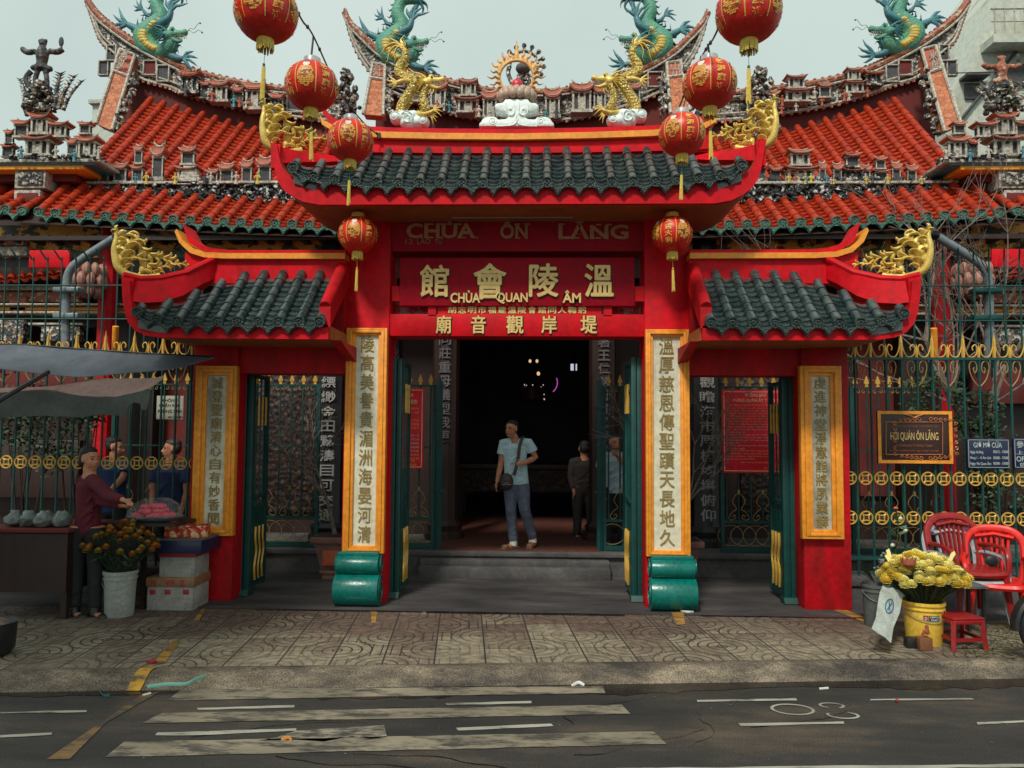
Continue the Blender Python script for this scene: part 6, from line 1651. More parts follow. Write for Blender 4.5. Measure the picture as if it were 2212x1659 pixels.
# ================================================================ notices and plaques
NR = mat('red notice board', (0.95, 0.008, 0.03), 0.5, (0.40, 0.008, 0.014), 3, 0.6); NY = mat('notice gold print', (0.95, 0.72, 0.40), 0.5); NO = mat('notice orange print', (0.95, 0.36, 0.18), 0.5); NPK = mat('notice pale print', (0.85, 0.42, 0.38), 0.5)
def board(name, label, cat, x0, x1, y0, y1, Y, m, th=.03, frame=None, fw=.02):
    ym = (y0 + y1) / 2; xm = (x0 + x1) / 2; a = W(x0, ym, Y).x; b = W(x1, ym, Y).x; z0 = W(xm, y1, Y).z; z1 = W(xm, y0, Y).z
    t = thing(name, label, cat, ((a + b) / 2, Y, z0)); MB().box(a, b, Y, Y + th, z0, z1).build('board', m, t, bevel=.003)
    if frame:
        mb = MB(); y = Y - .008; ff_ = fw
        mb.box(a, a + ff_, y, Y - .0005, z0, z1); mb.box(b - ff_, b, y, Y - .0005, z0, z1); mb.box(a + ff_, b - ff_, y, Y - .0005, z0, z0 + ff_); mb.box(a + ff_, b - ff_, y, Y - .0005, z1 - ff_, z1); mb.build('border', frame, t)
    return t
def lines(t, Y, items, nm='lettering'):
    by = {}
    for s, x0, x1, y0, y1, m in items:
        by.setdefault(m.name, (m, MB())); dl(by[m.name][1], s, x0, x1, y0, y1, Y - .004, .0, .004)
    for k, (m, mb) in by.items(): mb.build(nm, m, t, smooth=False)
def outline(t, x0, x1, y0, y1, Y, m, w=.006):
    ym = (y0 + y1) / 2; xm = (x0 + x1) / 2; a = W(x0, ym, Y).x; b = W(x1, ym, Y).x; z0 = W(xm, y1, Y).z; z1 = W(xm, y0, Y).z; y = Y - .003; mb = MB()
    mb.box(a, a + w, y, Y + .001, z0, z1); mb.box(b - w, b, y, Y + .001, z0, z1); mb.box(a, b, y, Y + .001, z0, z0 + w); mb.box(a, b, y, Y + .001, z1 - w, z1); mb.build('border_line', m, t)
YN = YI - .06
t = board('notice_board', 'large red Vietnamese new year notice hung on the railing of the right bay', 'notice', 1560, 1708, 842, 1022, YN, NR)
outline(t, 1564, 1704, 846, 1018, YN, NY, .007)
L1 = [('THÔNG BÁO', 1609, 1655, 849, 857, NY), ('MỪNG XUÂN ẤT TỴ 2025', 1583, 1682, 858, 870, NY)]
txt = ['Thực hiện chủ trương, nội dung của Chính Phủ và quy định', 'Hội Quán của người con tuổi tháng Ấn để chung là ban điều', 'và các ngày Tết nguyên đán đầu năm Ất Tỵ 2025', 'Đồng gian đình năm nào, Ban Quản Trị sẽ hỗ trợ miễn thêm',
       'hành điều quang phát cho khách và mỗi người 1 cây nhang cho', 'Phát từ thiện mỗi lễ nhang 1 que GIA TỰ chánh điện và 3 nơi sau', 'Lan Đường Miếu Bên có tâm hồn của quý khách sau đây:', '1- Khách đến thắp nhang không cần tự nhang, khách không',
       'không lại nhang cắm vào lò nhang, chỉ xin báo sẽ xem đội là', 'quy 3 mẫu nhang, khi xong nhận xá trầm hương chánh', 'lộ cất tiền đi.', '2- Khách có thể quỳ lạy vàng bạc, không cần tô 3 nén nhang',
       'để ngày 1 lễ hội 12 rất giàu sang bạc sân nhiều', '3- Khách đến lễ hành, để cúng vàng mãi và hâm bên dưới', 'nhang rừng', '4- Để tri ngân nhang, chánh để, không cúng lễ hàng lễ',
       'trên tuần tuần.', 'Ban Quản Trị Hội Quán trân trọng cảm ơn thiện tâm, tích cực', 'mọi người đốt ít nhang, đốt ít giấy vàng bạc, bỏ rác nơi quy', 'bên nhân lấy khách. Cùng tất chúng vui việc thực hiện một',
       'trong một của Hội Quán.']
for i, s in enumerate(txt):
    x1 = 1700 if len(s) > 40 else (1572 + len(s) * 2.6); L1.append((s, 1568 + (4 if i in (0, 3, 17) else 0), x1, 873.5 + i * 5.8, 877.6 + i * 5.8, NPK if 7 <= i <= 16 else NO))
L1 += [('Thành mọi sự, kể năm Thuận lợi', 1600, 1668, 997, 1001, NO), ('BAN QUẢN TRỊ', 1659, 1700, 1003, 1008, NO), ('HỘI QUÁN ÔN LĂNG', 1650, 1700, 1009.5, 1014, NO)]
lines(t, YN, L1)
t = board('notice_board', 'narrow red Chinese notice hung on the railing left of the door', 'notice', 846, 915, 839, 1012, YN, NR)
outline(t, 849, 912, 842, 1009, YN, NY, .007)
cn = [('本會館理事會', 853, 893, 850, 857, NY), ('敬啟通告', 860, 902, 863, 873, NY)] + [(s, 858, 905, 880 + i * 8.3, 885.5 + i * 8.3, m) for i, (s, m) in enumerate((
    ('春節期間大門開放平安', NO), ('每日上午一百二十香', NO), ('', NO), ('凡進入殿內大門前', NO), ('請香一支三柱香爐', NO), ('不得燒香實行如下', NO), ('', NO), ('一不可帶香入殿一支', NPK), ('不可燃放任何花炮', NPK), ('二香燭台取用後', NPK), ('三請勿攀爬圍欄', NPK), ('五請勿亂丟垃圾', NPK), ('敬請合作善男信女', NO), ('祝福闔家平安', NO))) if s] + [('溫陵會館', 858, 896, 993, 998, NO), ('理事會謹啟', 858, 900, 1001, 1006, NO)]
lines(t, YN, cn)
PLQ = mat('dark brown plaque', (0.045, 0.016, 0.014), 0.45, (0.03, 0.01, 0.01), 5, 0.6); PLO = mat('copper relief', (0.48, 0.18, 0.07), 0.4, (0.30, 0.09, 0.04), 30, 0.8, metal=.3); BLUE = mat('navy enamel', (0.012, 0.018, 0.06), 0.35, (0.02, 0.025, 0.06), 4, 0.6); PWH = mat('pale blue white lettering', (0.45, 0.52, 0.50), 0.5)
YP = FY - .06
t = board('name_plaque', 'ochre framed brown plaque with copper scrollwork on the right fence', 'plaque', 1896, 2057, 888, 1001, YP, PLQ, frame=OCH, fw=.034)
lines(t, YP, [('HỘI QUÁN ÔN LĂNG', 1924, 2027, 928, 955, GOLDL), ('DI TÍCH KIẾN TRÚC NGHỆ THUẬT QUỐC GIA', 1926, 2025, 918, 923, PLO), ('Số 12 Đường Lão Tử, Phường 11, Quận 5', 1936, 2016, 958, 966, PLO), ('Quyết định số 2008/QĐ-BVHTT ngày 21 tháng 12 năm 2002', 1922, 2028, 971, 976, PLO)])
mb = MB(); sx_ = lambda x, y: W(x, y, YP - .006)
for (a, b, c, d) in ((1914, 912, 2036, 912), (1914, 982, 2036, 982), (1914, 912, 1914, 982), (2036, 912, 2036, 982)): mb.tube([sx_(a, b), sx_(c, d)], .006, 5)
for s_ in (-1, 1):
    for k in range(5): cscroll(mb, sx_(1975 + s_ * (12 + k * 10), 0).x, YP - .008, sx_(1975, 906 + k * .5).z, .024 - k * .002, 0 if s_ > 0 else math.pi, 1.1, .006, sg=s_); cscroll(mb, sx_(1975 + s_ * (10 + k * 10), 0).x, YP - .008, sx_(1975, 989 - k).z, .026 - k * .002, 0 if s_ > 0 else math.pi, 1.1, .006, sg=-s_)
    for k in range(6): cscroll(mb, sx_(1975 + s_ * 64, 0).x, YP - .008, sx_(1975, 915 + k * 13).z, .020, 1.2 * k, 1.0, .006, sg=s_)
for s_ in (-1, 1): mb.tube(cr([sx_(1975, 903), sx_(1975 + s_ * 10, 898), sx_(1975 + s_ * 22, 895)], 3), [.012, .012, .011, .010, .009, .008, .002], 6)
mb.build('scrollwork', PLO, t)
t = board('opening_hours_sign', 'navy sign headed GIỜ MỞ CỬA with opening hours on the right fence', 'sign', 2090, 2181, 948, 1012, YP, BLUE)
outline(t, 2092, 2179, 950, 1010, YP, PWH, .004)
lines(t, YP, [('GIỜ MỞ CỬA', 2103, 2164, 952, 967, PWH), ('Ngày thường', 2096, 2124, 973, 981, PWH), ('05h15 - 17h00', 2146, 2178, 973, 979, PWH), ('Mùng 1 - 15 Âm Lịch', 2096, 2141, 985, 993, PWH), ('05h00 - 17h00', 2146, 2178, 986, 992, PWH), ('Ngày Vía Quan Âm', 2096, 2141, 997, 1006, PWH), ('05h00 - 17h00', 2146, 2178, 998, 1004, PWH)])
t = board('opening_hours_sign', 'navy visiting hours sign in Chinese and English cut by the right edge', 'sign', 2190, 2275, 947, 1012, YP, BLUE)
outline(t, 2192, 2273, 949, 1010, YP, PWH, .004)
lines(t, YP, [('參觀時間', 2196, 2262, 953, 968, PWH), ('上午五時', 2196, 2262, 973, 982, PWH), ('OPENING', 2196, 2256, 986, 997, PWH), ('05:00 - 17:00', 2204, 2262, 1000, 1008, PWH)])
WSGN = mat('cream paper sign', (0.50, 0.52, 0.42), 0.6, (0.42, 0.42, 0.33), 3, 0.6)
t = board('paper_sign', 'cream sign with black Vietnamese lettering hung inside the left fence', 'sign', 338, 396, 855, 906, FY + .04, WSGN, th=.008)
lines(t, FY + .04, [('KHÔNG', 350, 383, 860, 868, BLACK), ('NHẬN RÙA', 344, 389, 871, 880, BLACK), ('PHÓNG SINH', 341, 393, 883, 892, BLACK), ('XIN CẢM ƠN', 362, 394, 898, 903, BLACK)])

# ================================================================ street lamps behind the fences
for m in (0, 1):
    MIR[0] = bool(m); Y = 8.62
    t = thing('bent_pipe_lamp', 'grey bent pipe lamp clamped to the fence behind the %s wing roof' % ('right' if m else 'left'), 'street lamp', W(142, 770, Y))
    mb = MB(); mb.tube(cr([W(142, 770, Y), W(142, 700, Y), W(143, 640, Y), W(146, 600, Y), (W(156, 578, Y)), W(180, 558, Y), W(215, 535, Y), W(247, 515, Y)], 5), 0.047, 12); mb.build('pipe', STEEL, t)
    mb = MB(); mb.lathe([(0.12, -.02), (.13, .02), (.10, .06), (.04, .08)], W(268, 512, Y), 14); mb.tube([W(243, 518, Y), W(268, 508, Y)], .035, 10); mb.build('lamp_head', BLACK, t)
    for y in (625, 681):
        a = W(113, y, Y - .1); b = W(168, y, Y - .1); MB().box(a.x, b.x, Y - .10, Y + .06, a.z - .028, a.z + .028).build('clamp', TEALF if m else STEEL, t, bevel=.008)
    p = W(248, 770, 8.5); q = W(250, 705, 8.4)
    t = thing('ochre_pole', 'short ochre pole leaning inside the %s fence' % ('right' if m else 'left'), 'pole', p)
    MB().tube([p, q], .034, 12).build('pole', OCH, t)
MIR[0] = False
# ================================================================ side structures behind the fences
for m in (0, 1):
    MIR[0] = bool(m); sd_ = 'right' if m else 'left'
    t = thing('side_shrine', 'small stone fronted shrine with tiled roof and white mouldings behind the %s fence' % sd_, 'shrine', W(100, 1190, 10.9))
    def sl_(nm, x0, x1, y0, y1, Y, th, mt, bev=.01):
        a = W(x0, (y0 + y1) / 2, Y); b = W(x1, (y0 + y1) / 2, Y); xm = (x0 + x1) / 2
        return MB().box(a.x, b.x, Y, Y + th, W(xm, y1, Y).z, W(xm, y0, Y).z).build(nm, mt, t, bevel=bev)
    sl_('wall', -120, 330, 585, 1190, 10.95, .3, DARKW); sl_('cornice', -80, 330, 672, 677, 10.55, .5, CREAM); sl_('cornice', -80, 335, 663, 671, 10.6, .4, OCH); sl_('cornice', -80, 340, 655, 659, 10.5, .4, CREAM)
    sl_('frieze', -80, 165, 615, 626, 10.62, .3, CREAM); sl_('frieze', -80, 170, 630, 652, 10.65, .3, MOSR); sl_('lintel', 60, 178, 697, 702, 10.6, .3, CREAM)
    sl_('relief_panel', 88, 172, 705, 736, 10.62, .2, MOS); sl_('relief_panel', 20, 56, 640, 680, 10.6, .2, MOSR); sl_('relief_panel', -70, 50, 690, 740, 10.62, .2, MOS)
    sl_('signboard', 62, 150, 540, 578, 10.0, .04, RED); sl_('red_wall', -80, 190, 790, 860, 10.7, .1, MARO); sl_('stone_wall', -80, 170, 950, 1075, 10.7, .12, DARKW)
    rws = []
    for i in range(11):
        E = W(-60 + i * 21, 612 - i * 2, 10.35); rws.append((E, W(-60 + i * 21 + 22, 560 - i * 3, 10.9)))
    tile_roof(t, rws[:11], .05, .16, TERR, TERR, TERR, TERR, ends=False, lip=.02)
    sl_('upper_relief', -80, 50, 515, 530, 10.3, .2, MOSR); sl_('upper_relief', -80, 58, 532, 552, 10.3, .2, CREAM)
    # lotus drop on the red column
    LT = mat('pink lotus carving', (0.42, 0.20, 0.15), 0.5, (0.30, 0.13, 0.10), 10, 0.8, bump=.3)
    u = thing('lotus_drop', 'pink carved lotus drop hanging at the head of the %s red column' % sd_, 'ornament', W(189, 640, 10.05)); c = W(189, 608, 10.05); mb = MB()
    for rg, (zz, rad, n) in enumerate(((.14, .19, 11), (.0, .20, 11), (-.12, .15, 9))):
        for k in range(n):
            a = 2 * math.pi * k / n + rg * .3; mb.ell(c + Vector((math.cos(a) * rad, math.sin(a) * rad, zz)), (.055, .055, .10), 8, 6)
    mb.lathe([(.05, -.22), (.14, -.12), (.19, 0), (.18, .2)], c, 14); mb.build('petals', LT, u)
MIR[0] = False
# ================================================================ planting
BARK = mat('pale bare twig bark', (0.24, 0.18, 0.15), 0.8, (0.05, 0.04, 0.035), 20, 0.8)
LEAFD = mat('dark glossy leaf', (0.018, 0.038, 0.016), 0.5, (0.05, 0.09, 0.03), 5, 0.9)
def twigs(mb, p, d, L_, r, depth, rr, spread=.55, plane=None):
    pts = [p]; q = p.copy(); dd = d.copy()
    for k in range(4):
        dd = (dd + Vector((rr.uniform(-.16, .16), rr.uniform(-.14, .14), rr.uniform(-.08, .14)))).normalized(); q = q + dd * (L_ / 4); pts.append(q.copy())
    mb.tube(pts, [r * (1 - .12 * i) for i in range(5)], 5 if r > .006 else 4)
    if depth == 0: return
    n = 3 if depth > 1 else 4
    for k in range(n):
        j = rr.choice([2, 3, 4]); a = rr.uniform(-spread, spread) * 1.5; b = rr.uniform(-spread, spread)
        nd = (Matrix.Rotation(a, 3, 'Y') @ (Matrix.Rotation(b, 3, 'X') @ dd)).normalized(); twigs(mb, pts[j], nd, L_ * rr.uniform(.55, .8), r * .62, depth - 1, rr, spread)
def bare_tree(p, pot, label, h, depth, seed, r=.02, cat='tree', lean=(0, 0, 1)):
    rr = random.Random(seed); t = thing('bare_tree', label, cat, p); mb = MB(); d = Vector(lean).normalized(); q = p + d * h * .25
    mb.tube([p, p + d * h * .12, q], [r * 1.3, r * 1.1, r], 7); mb.build('trunk', BARK, t)
    mb = MB()
    for k in range(5): twigs(mb, q, (d + Vector((rr.uniform(-.7, .7), rr.uniform(-.4, .4), rr.uniform(-.1, .4)))).normalized(), h * .42, r * .6, depth, rr)
    mb.build('branches', BARK, t); return t
POT = mat('weathered clay pot', (0.22, 0.10, 0.075), 0.7, (0.12, 0.07, 0.06), 6, 0.8, bump=.3)
def pot(dx, label, Y=9.35, w=.30, h=.52):
    p = W(dx, 1236, Y); p.z = 0.005; t = thing('planter_pot', label, 'plant pot', p); mb = MB()
    def sq(s0, s1, z0, z1): return mb.add([p + Vector((a * s0, b * s0, z0)) for a, b in ((-1, -1), (1, -1), (1, 1), (-1, 1))] + [p + Vector((a * s1, b * s1, z1)) for a, b in ((-1, -1), (1, -1), (1, 1), (-1, 1))], [(0, 3, 2, 1), (4, 5, 6, 7), (0, 1, 5, 4), (1, 2, 6, 5), (2, 3, 7, 6), (3, 0, 4, 7)])
    sq(w * .45, w * .45, 0, h * .14); sq(w * .55, w * .55, h * .14, h * .22); sq(w * .5, w * .78, h * .22, h * .86); mb.build('pot', POT, t, bevel=.01)
    MB().box(p.x - w * .92, p.x + w * .92, p.y - w * .92, p.y + w * .92, h * .86, h).build('rim', POT, t, bevel=.012)
    MB().box(p.x - w * .38, p.x + w * .38, p.y - w * .74, p.y - w * .5, h * .35, h * .7).build('moulded_panel', TERP, t, bevel=.01)
    MB().box(p.x - w * .8, p.x + w * .8, p.y - w * .8, p.y + w * .8, h * .98, h * 1.005).build('soil', DARKW, t); return p, h
p, h = pot(722, 'weathered clay planter pot partly behind the left couplet column', w=.26)
bare_tree(p + Vector((0, 0, h)), None, 'leafless bonsai in the clay pot behind the left couplet column', 1.75, 3, 12, .022, lean=(-.25, 0, 1))
p, h = pot(1470, 'weathered clay planter pot partly behind the right couplet column', w=.26)
bare_tree(p + Vector((0, 0, h)), None, 'leafless bonsai in the clay pot behind the right couplet column', 1.75, 3, 31, .022, lean=(.22, 0, 1))
bare_tree(W(2150, 1190, 9.4) * 1, None, 'tall leafless tree behind the right fence in front of the shrine', 4.0, 4, 8, .045, lean=(-.1, 0, 1))
def bush(x, y, rx, ry, Y, label, seed, n=520, m=LEAFD, lf=.05, nm='shrub'):
    rr = random.Random(seed); c = W(x, y, Y); a = rx / F * Y; b = ry / F * Y; base = Vector((c.x, Y, .0))
    t = thing(nm, label, 'shrub', base); mb = MB()
    for k in range(7): 
        q = c + Vector((rr.uniform(-.6, .6) * a, rr.uniform(-.3, .3) * a, rr.uniform(-.2, .7) * b)); mb.tube([base + Vector((rr.uniform(-.05, .05), 0, 0)), base.lerp(q, .5) + Vector((rr.uniform(-.1, .1), 0, 0)), q], [.018, .012, .006], 5)
    mb.build('stems', DARKW, t); mb = MB()
    cl = [(rr.uniform(-.8, .8), rr.uniform(-.5, .5), rr.uniform(-.85, .9)) for _ in range(16)]
    for k in range(n):
        u, v, w_ = rr.choice(cl); q = c + Vector(((u + rr.gauss(0, .16)) * a, (v + rr.gauss(0, .25)) * a * .5, (w_ + rr.gauss(0, .14)) * b))
        d = Vector((rr.uniform(-1, 1), rr.uniform(-1, .4), rr.uniform(-.6, .8))).normalized(); s_ = d.orthogonal().normalized() * lf * rr.uniform(.25, .4); L_ = lf * rr.uniform(.8, 1.5)
        mb.add([q, q + d * L_ * .5 + s_, q + d * L_, q + d * L_ * .5 - s_], [(0, 1, 2, 3)])
    mb.build('foliage', m, t, smooth=False)
bush(70, 960, 110, 120, 9.1, 'dark leafy shrub behind the far left of the fence', 1, 1500)
bush(170, 900, 60, 70, 9.2, 'darker shrub beside the red column behind the left fence', 2, 700)
bush(2110, 900, 55, 60, 9.2, 'dark leafy shrub behind the blue sign on the right fence', 3, 900)
bush(2165, 1040, 80, 90, 9.1, 'low dark shrub behind the plastic chairs and fence', 4, 1100)
bush(2000, 860, 40, 50, 9.3, 'small dark shrub between the plaque and the red column', 5, 420)
# ================================================================ people
def hand(mb, w, d, side, curl=0.5, s=1.0, thumb=None):
    """palm + five fingers from wrist w along d; side = direction of the thumb side"""
    d = Vector(d).normalized(); side = Vector(side); side = (side - d * side.dot(d)).normalized(); nrm = d.cross(side).normalized()
    L_ = 0.17 * s; k = w + d * 0.085 * s
    mb.tube([w, w + d * .03 * s, w + d * .06 * s, k], [.022 * s, .030 * s, .036 * s, .034 * s], 8, flat=.55, up=nrm)
    for i, (off, ln) in enumerate(((.027, .068), (.009, .076), (-.009, .071), (-.027, .056))):
        p = k + side * off * s - d * .012 * s; pts = [p]; dd = d.copy(); q = p
        for j in range(3):
            dd = (Matrix.Rotation(curl * (0.5 + .35 * j), 3, side) @ dd).normalized(); q = q + dd * ln * s / 2.6; pts.append(q)
        mb.tube(pts, [.0095 * s, .009 * s, .008 * s, .0065 * s], 6)
    p = w + d * .03 * s + side * .026 * s; dd = (d * .7 + side * .75 + nrm * .25).normalized(); q = p + dd * .032 * s; r_ = q + (d * .9 + side * .25 + nrm * .3).normalized() * .03 * s
    mb.tube([p, q, r_], [.012 * s, .010 * s, .007 * s], 6)
SHOE = [None]
def person(label, J, shirt, trousers, hair, vox=.010, face=(0, -1, 0), shoes=None, hands=((0.4, None), (0.4, None)), skin=SKIN, long_sleeve=False, cat='person', hem=None, H=.23, base=None, hairlen=0):
    V = {k: Vector(v) for k, v in J.items()}
    base = base or Vector(((V['anL'].x + V['anR'].x) / 2, (V['anL'].y + V['anR'].y) / 2, min(V['anL'].z, V['anR'].z) - .07))
    t = thing('person', label, cat, base)
    fd = Vector(face).normalized(); rt = fd.cross(Vector((0, 0, 1))).normalized(); up = Vector((0, 0, 1)); h = V['head']; s = H / .23
    mb = MB()
    # head built from overlapping forms
    M = Matrix((rt, -fd, up)).transposed()
    mb.ell(h + up * .035 * s - fd * .012 * s, (.075 * s, .092 * s, .085 * s), 16, 12, M=M); mb.ell(h - up * .03 * s + fd * .018 * s, (.062 * s, .070 * s, .075 * s), 14, 10, M=M)
    mb.ell(h - up * .078 * s + fd * .052 * s, (.030 * s, .024 * s, .022 * s), 10, 8, M=M)
    mb.tube([h + up * .018 * s + fd * .082 * s, h - up * .008 * s + fd * .096 * s, h - up * .022 * s + fd * .104 * s], [.009 * s, .012 * s, .015 * s], 8)
    for q in (-1, 1):
        mb.ell(h + rt * q * .078 * s - fd * .005 * s, (.012 * s, .020 * s, .032 * s), 8, 6, M=M); mb.ell(h + rt * q * .036 * s - up * .012 * s + fd * .062 * s, (.022 * s, .016 * s, .016 * s), 8, 6, M=M)
        mb.tube([h + rt * q * .014 * s + up * .030 * s + fd * .084 * s, h + rt * q * .048 * s + up * .032 * s + fd * .072 * s], [.008 * s, .007 * s], 6)
    mb.tube([h - rt * .022 * s - up * .050 * s + fd * .080 * s, h - up * .048 * s + fd * .089 * s, h + rt * .022 * s - up * .050 * s + fd * .080 * s], [.005 * s, .008 * s, .005 * s], 6)
    mb.tube([h - up * .05 * s - fd * .01 * s, V['neck'], V['neck'] - up * .06], [.056 * s, .058 * s, .075 * s], 12)
    ch = V['neck'] - up * .12; hipc = (V['hipL'] + V['hipR']) / 2
    wd = (V['shL'] - V['shR']).length / 2
    mb.tube([V['neck'] - up * .07, ch, ch.lerp(hipc, .5), hipc + up * .05, hipc - up * .05], [wd * .40, wd * .82, wd * .74, wd * .78, wd * .76], 14, flat=.56)
    for sd_, hd_ in (('L', 0), ('R', 1)):
        a, b, c = V['sh' + sd_], V['el' + sd_], V['wr' + sd_]
        mb.tube([V['neck'] - up * .10, a - up * .02, a.lerp(b, .35), b, b.lerp(c, .3), c], [.048, .042, .044, .040, .040, .027], 10)
        dd = (c - b).normalized(); hv = hands[hd_]
        hand(mb, c - dd * .01, hv[2] if len(hv) > 2 else dd, hv[1] if hv[1] is not None else fd, hv[0], s)
        a, b, c = V['hip' + sd_], V['kn' + sd_], V['an' + sd_]
        mb.tube([a + up * .05, a.lerp(b, .4), b, b.lerp(c, .35), c], [.085, .075, .055, .055, .036], 10)
        fdir = Vector(J.get('toe' + sd_, fd)).normalized() if ('toe' + sd_) in J else fd
        fz = c - up * .045; mb.tube([fz - fdir * .05, fz + fdir * .03, fz + fdir * .12 - up * .012, fz + fdir * .18 - up * .018], [.036, .040, .040, .026], 9, flat=.6)
    body = mb.build('body', skin, t, remesh=vox, rsmooth=3)
    # eyes and brows
    mb = MB()
    for q in (-1, 1): mb.ell(h + rt * q * .032 * s + up * .014 * s + fd * .076 * s, (.012 * s, .007 * s, .005 * s), 8, 6, M=M); mb.tube([h + rt * q * .014 * s + up * .038 * s + fd * .089 * s, h + rt * q * .05 * s + up * .040 * s + fd * .074 * s], [.0035 * s, .003 * s], 5)
    mb.build('eyes_and_brows', HAIR, body)
    mb = MB(); mb.tube([h - rt * .02 * s - up * .050 * s + fd * .086 * s, h - up * .050 * s + fd * .096 * s, h + rt * .02 * s - up * .050 * s + fd * .086 * s], [.003 * s, .0045 * s, .003 * s], 5); mb.build('lips', mat('brown lips', (.22, .06, .045), .5), body)
    mb = MB(); mb.ell(h + up * .070 * s - fd * .026 * s, (.079 * s, .088 * s, .060 * s), 16, 10, M=M); mb.ell(h + up * .020 * s - fd * .046 * s, (.084 * s, .070 * s, .088 * s), 14, 9, M=M); mb.ell(h + up * .092 * s + fd * .030 * s, (.052 * s, .036 * s, .026 * s), 12, 8, M=M)
    if hairlen: mb.ell(h - up * hairlen * .4 - fd * .06 * s, (.085 * s, .05 * s, hairlen), 12, 8, M=M)
    mb.build('hair', hair, t, remesh=.008, rsmooth=2)
    # shirt
    mb = MB(); hb = (hem if hem is not None else hipc.z - .04)
    lo = Vector((hipc.x, hipc.y, hb))
    mb.tube([V['neck'] - up * .03, V['neck'] - up * .065, ch, ch.lerp(lo, .45), ch.lerp(lo, .8), lo], [.068, wd * .55, wd * .98, wd * .92, wd * .96, wd * .98], 18, flat=.66)
    for sd_ in ('L', 'R'):
        a, b, c = V['sh' + sd_], V['el' + sd_], V['wr' + sd_]
        if long_sleeve: mb.tube([V['neck'] - up * .075, (V['neck'] - up * .075).lerp(a, .6), a - up * .012, a.lerp(b, .5), b, b.lerp(c, .5), b.lerp(c, .93)], [.060, .067, .066, .062, .056, .050, .044], 12)
        else: mb.tube([V['neck'] - up * .075, (V['neck'] - up * .075).lerp(a, .6), a - up * .012, a.lerp(b, .35), a.lerp(b, .60)], [.060, .068, .067, .068, .072], 12)
    # folds
    rr = random.Random(len(label))
    for k in range(9):
        z = hb + .03 + k * .035; x = rr.uniform(-.6, .6) * wd; q = Vector((hipc.x + x, hipc.y - wd * .60, z)); mb.tube([q, q + Vector((rr.uniform(.04, .11), -.006, rr.uniform(.02, .07)))], .011, 5)
    mb.build('shirt', shirt, t, remesh=vox, rsmooth=3)
    mb = MB()
    mb.tube([hipc + up * .10, hipc + up * .02, hipc - up * .07], [wd * .80, wd * .88, wd * .86], 14, flat=.66)
    for sd_ in ('L', 'R'):
        a, b, c = V['hip' + sd_], V['kn' + sd_], V['an' + sd_]
        e = c.lerp(b, .04); mb.tube([a + up * .04, a.lerp(b, .4), b.lerp(a, .08), b, b.lerp(c, .35), b.lerp(c, .7), e], [.092, .090, .074, .072, .068, .062, .060], 12)
        for k in range(4):
            u = rr.uniform(.1, .95); q = (b.lerp(c, u)) + Vector((rr.uniform(-.03, .02), -.055, 0)); mb.tube([q, q + Vector((rr.uniform(.03, .06), -.004, rr.uniform(-.02, .03)))], .010, 5)
    mb.build('trousers', trousers, t, remesh=vox, rsmooth=3)
    shoes = shoes or (BLACK, BLACK)
    if shoes:
        for sd_ in ('L', 'R'):
            c = V['an' + sd_]; fdir = Vector(J['toe' + sd_]).normalized() if ('toe' + sd_) in J else fd; fz = c - up * .065
            mb = MB(); mb.tube([fz - fdir * .07 - up * .01, fz + fdir * .03 - up * .01, fz + fdir * .12 - up * .012, fz + fdir * .20 - up * .018], [.046, .050, .053, .040], 10, flat=.42); mb.ell(fz + fdir * .13 + up * .008, (.055, .055, .034), 10, 7)
            so_ = mb.build('sandal', shoes[0], t)
            mb = MB(); pr = fdir.cross(up)
            for f in (.0, .06, .11): mb.tube(cr([fz + fdir * f + pr * .045, fz + fdir * f + up * (.055 if f < .05 else .035), fz + fdir * f - pr * .045], 4), .009, 5)
            mb.build('strap', shoes[0], so_)
            mb = MB(); mb.tube([fz + fdir * .015 + up * .008, fz + up * .045, fz + up * .085], [.053, .052, .046], 10); mb.build('sock', shoes[1], t)
    return t
TSH = mat('light blue cotton', (0.50, 0.68, 0.74), 0.8, (0.42, 0.58, 0.66), 7, 0.8, bump=.3, bscale=14)
JEAN = mat('slate trousers', (0.13, 0.15, 0.21), 0.85, (0.06, 0.07, 0.10), 9, 0.8, bump=.4, bscale=16)
Ym = 10.02
P = lambda x, y, dy=0.0: W(1026 + x * .2116, 864 + y * .2116, Ym + dy)
fz = PZ + .012
def gz(p, z): p.z = z; return p
J = dict(head=P(372, 302, -.02), neck=P(405, 392), shR=P(292, 432, .02), shL=P(548, 432, .0), elR=P(268, 640, .02), wrR=P(226, 835, -.06), elL=P(618, 590, .02), wrL=P(492, 650, -.20),
         hipR=P(365, 900), hipL=P(485, 900), knR=P(368, 1120, -.04), knL=P(505, 1110, -.10), anR=gz(P(392, 1430, -.02), fz + .085), anL=gz(P(590, 1385, .10), fz + .11), toeR=(-.75, -.66, 0), toeL=(-.25, -.95, -.12))
person('man in light blue t-shirt and slate trousers stepping out of the temple door', J, TSH, JEAN, HAIR, vox=.007, face=(-.55, -.83, -.05), shoes=(mat('brown sandal leather', (.16, .07, .04), .5), WHT), hands=((1.15, (0, 0, 1), (-1, -.25, -.1)), (.30, (0, -1, 0))), hem=P(400, 862).z, H=.225)
bag = thing('shoulder_bag', 'dark brown shoulder bag hanging at the hip of the man in light blue', 'bag', P(320, 920, -.2)); BAGM = mat('dark brown leather', (.030, .016, .014), .4, (.05, .025, .02), 10, .7, bump=.3)
mb = MB(); c = P(322, 838, -.21); mb.ell(c, (.088, .045, .115), 16, 10); mb.ell(c + Vector((0, -.02, -.03)), (.075, .045, .07), 14, 8); b_ = mb.build('bag_body', BAGM, bag, remesh=.008, rsmooth=2)
MB().tube([c + Vector((-.06, -.062, -.03)), c + Vector((0, -.068, -.02)), c + Vector((.06, -.062, -.03))], .004, 5).build('zip', STEEL, b_)
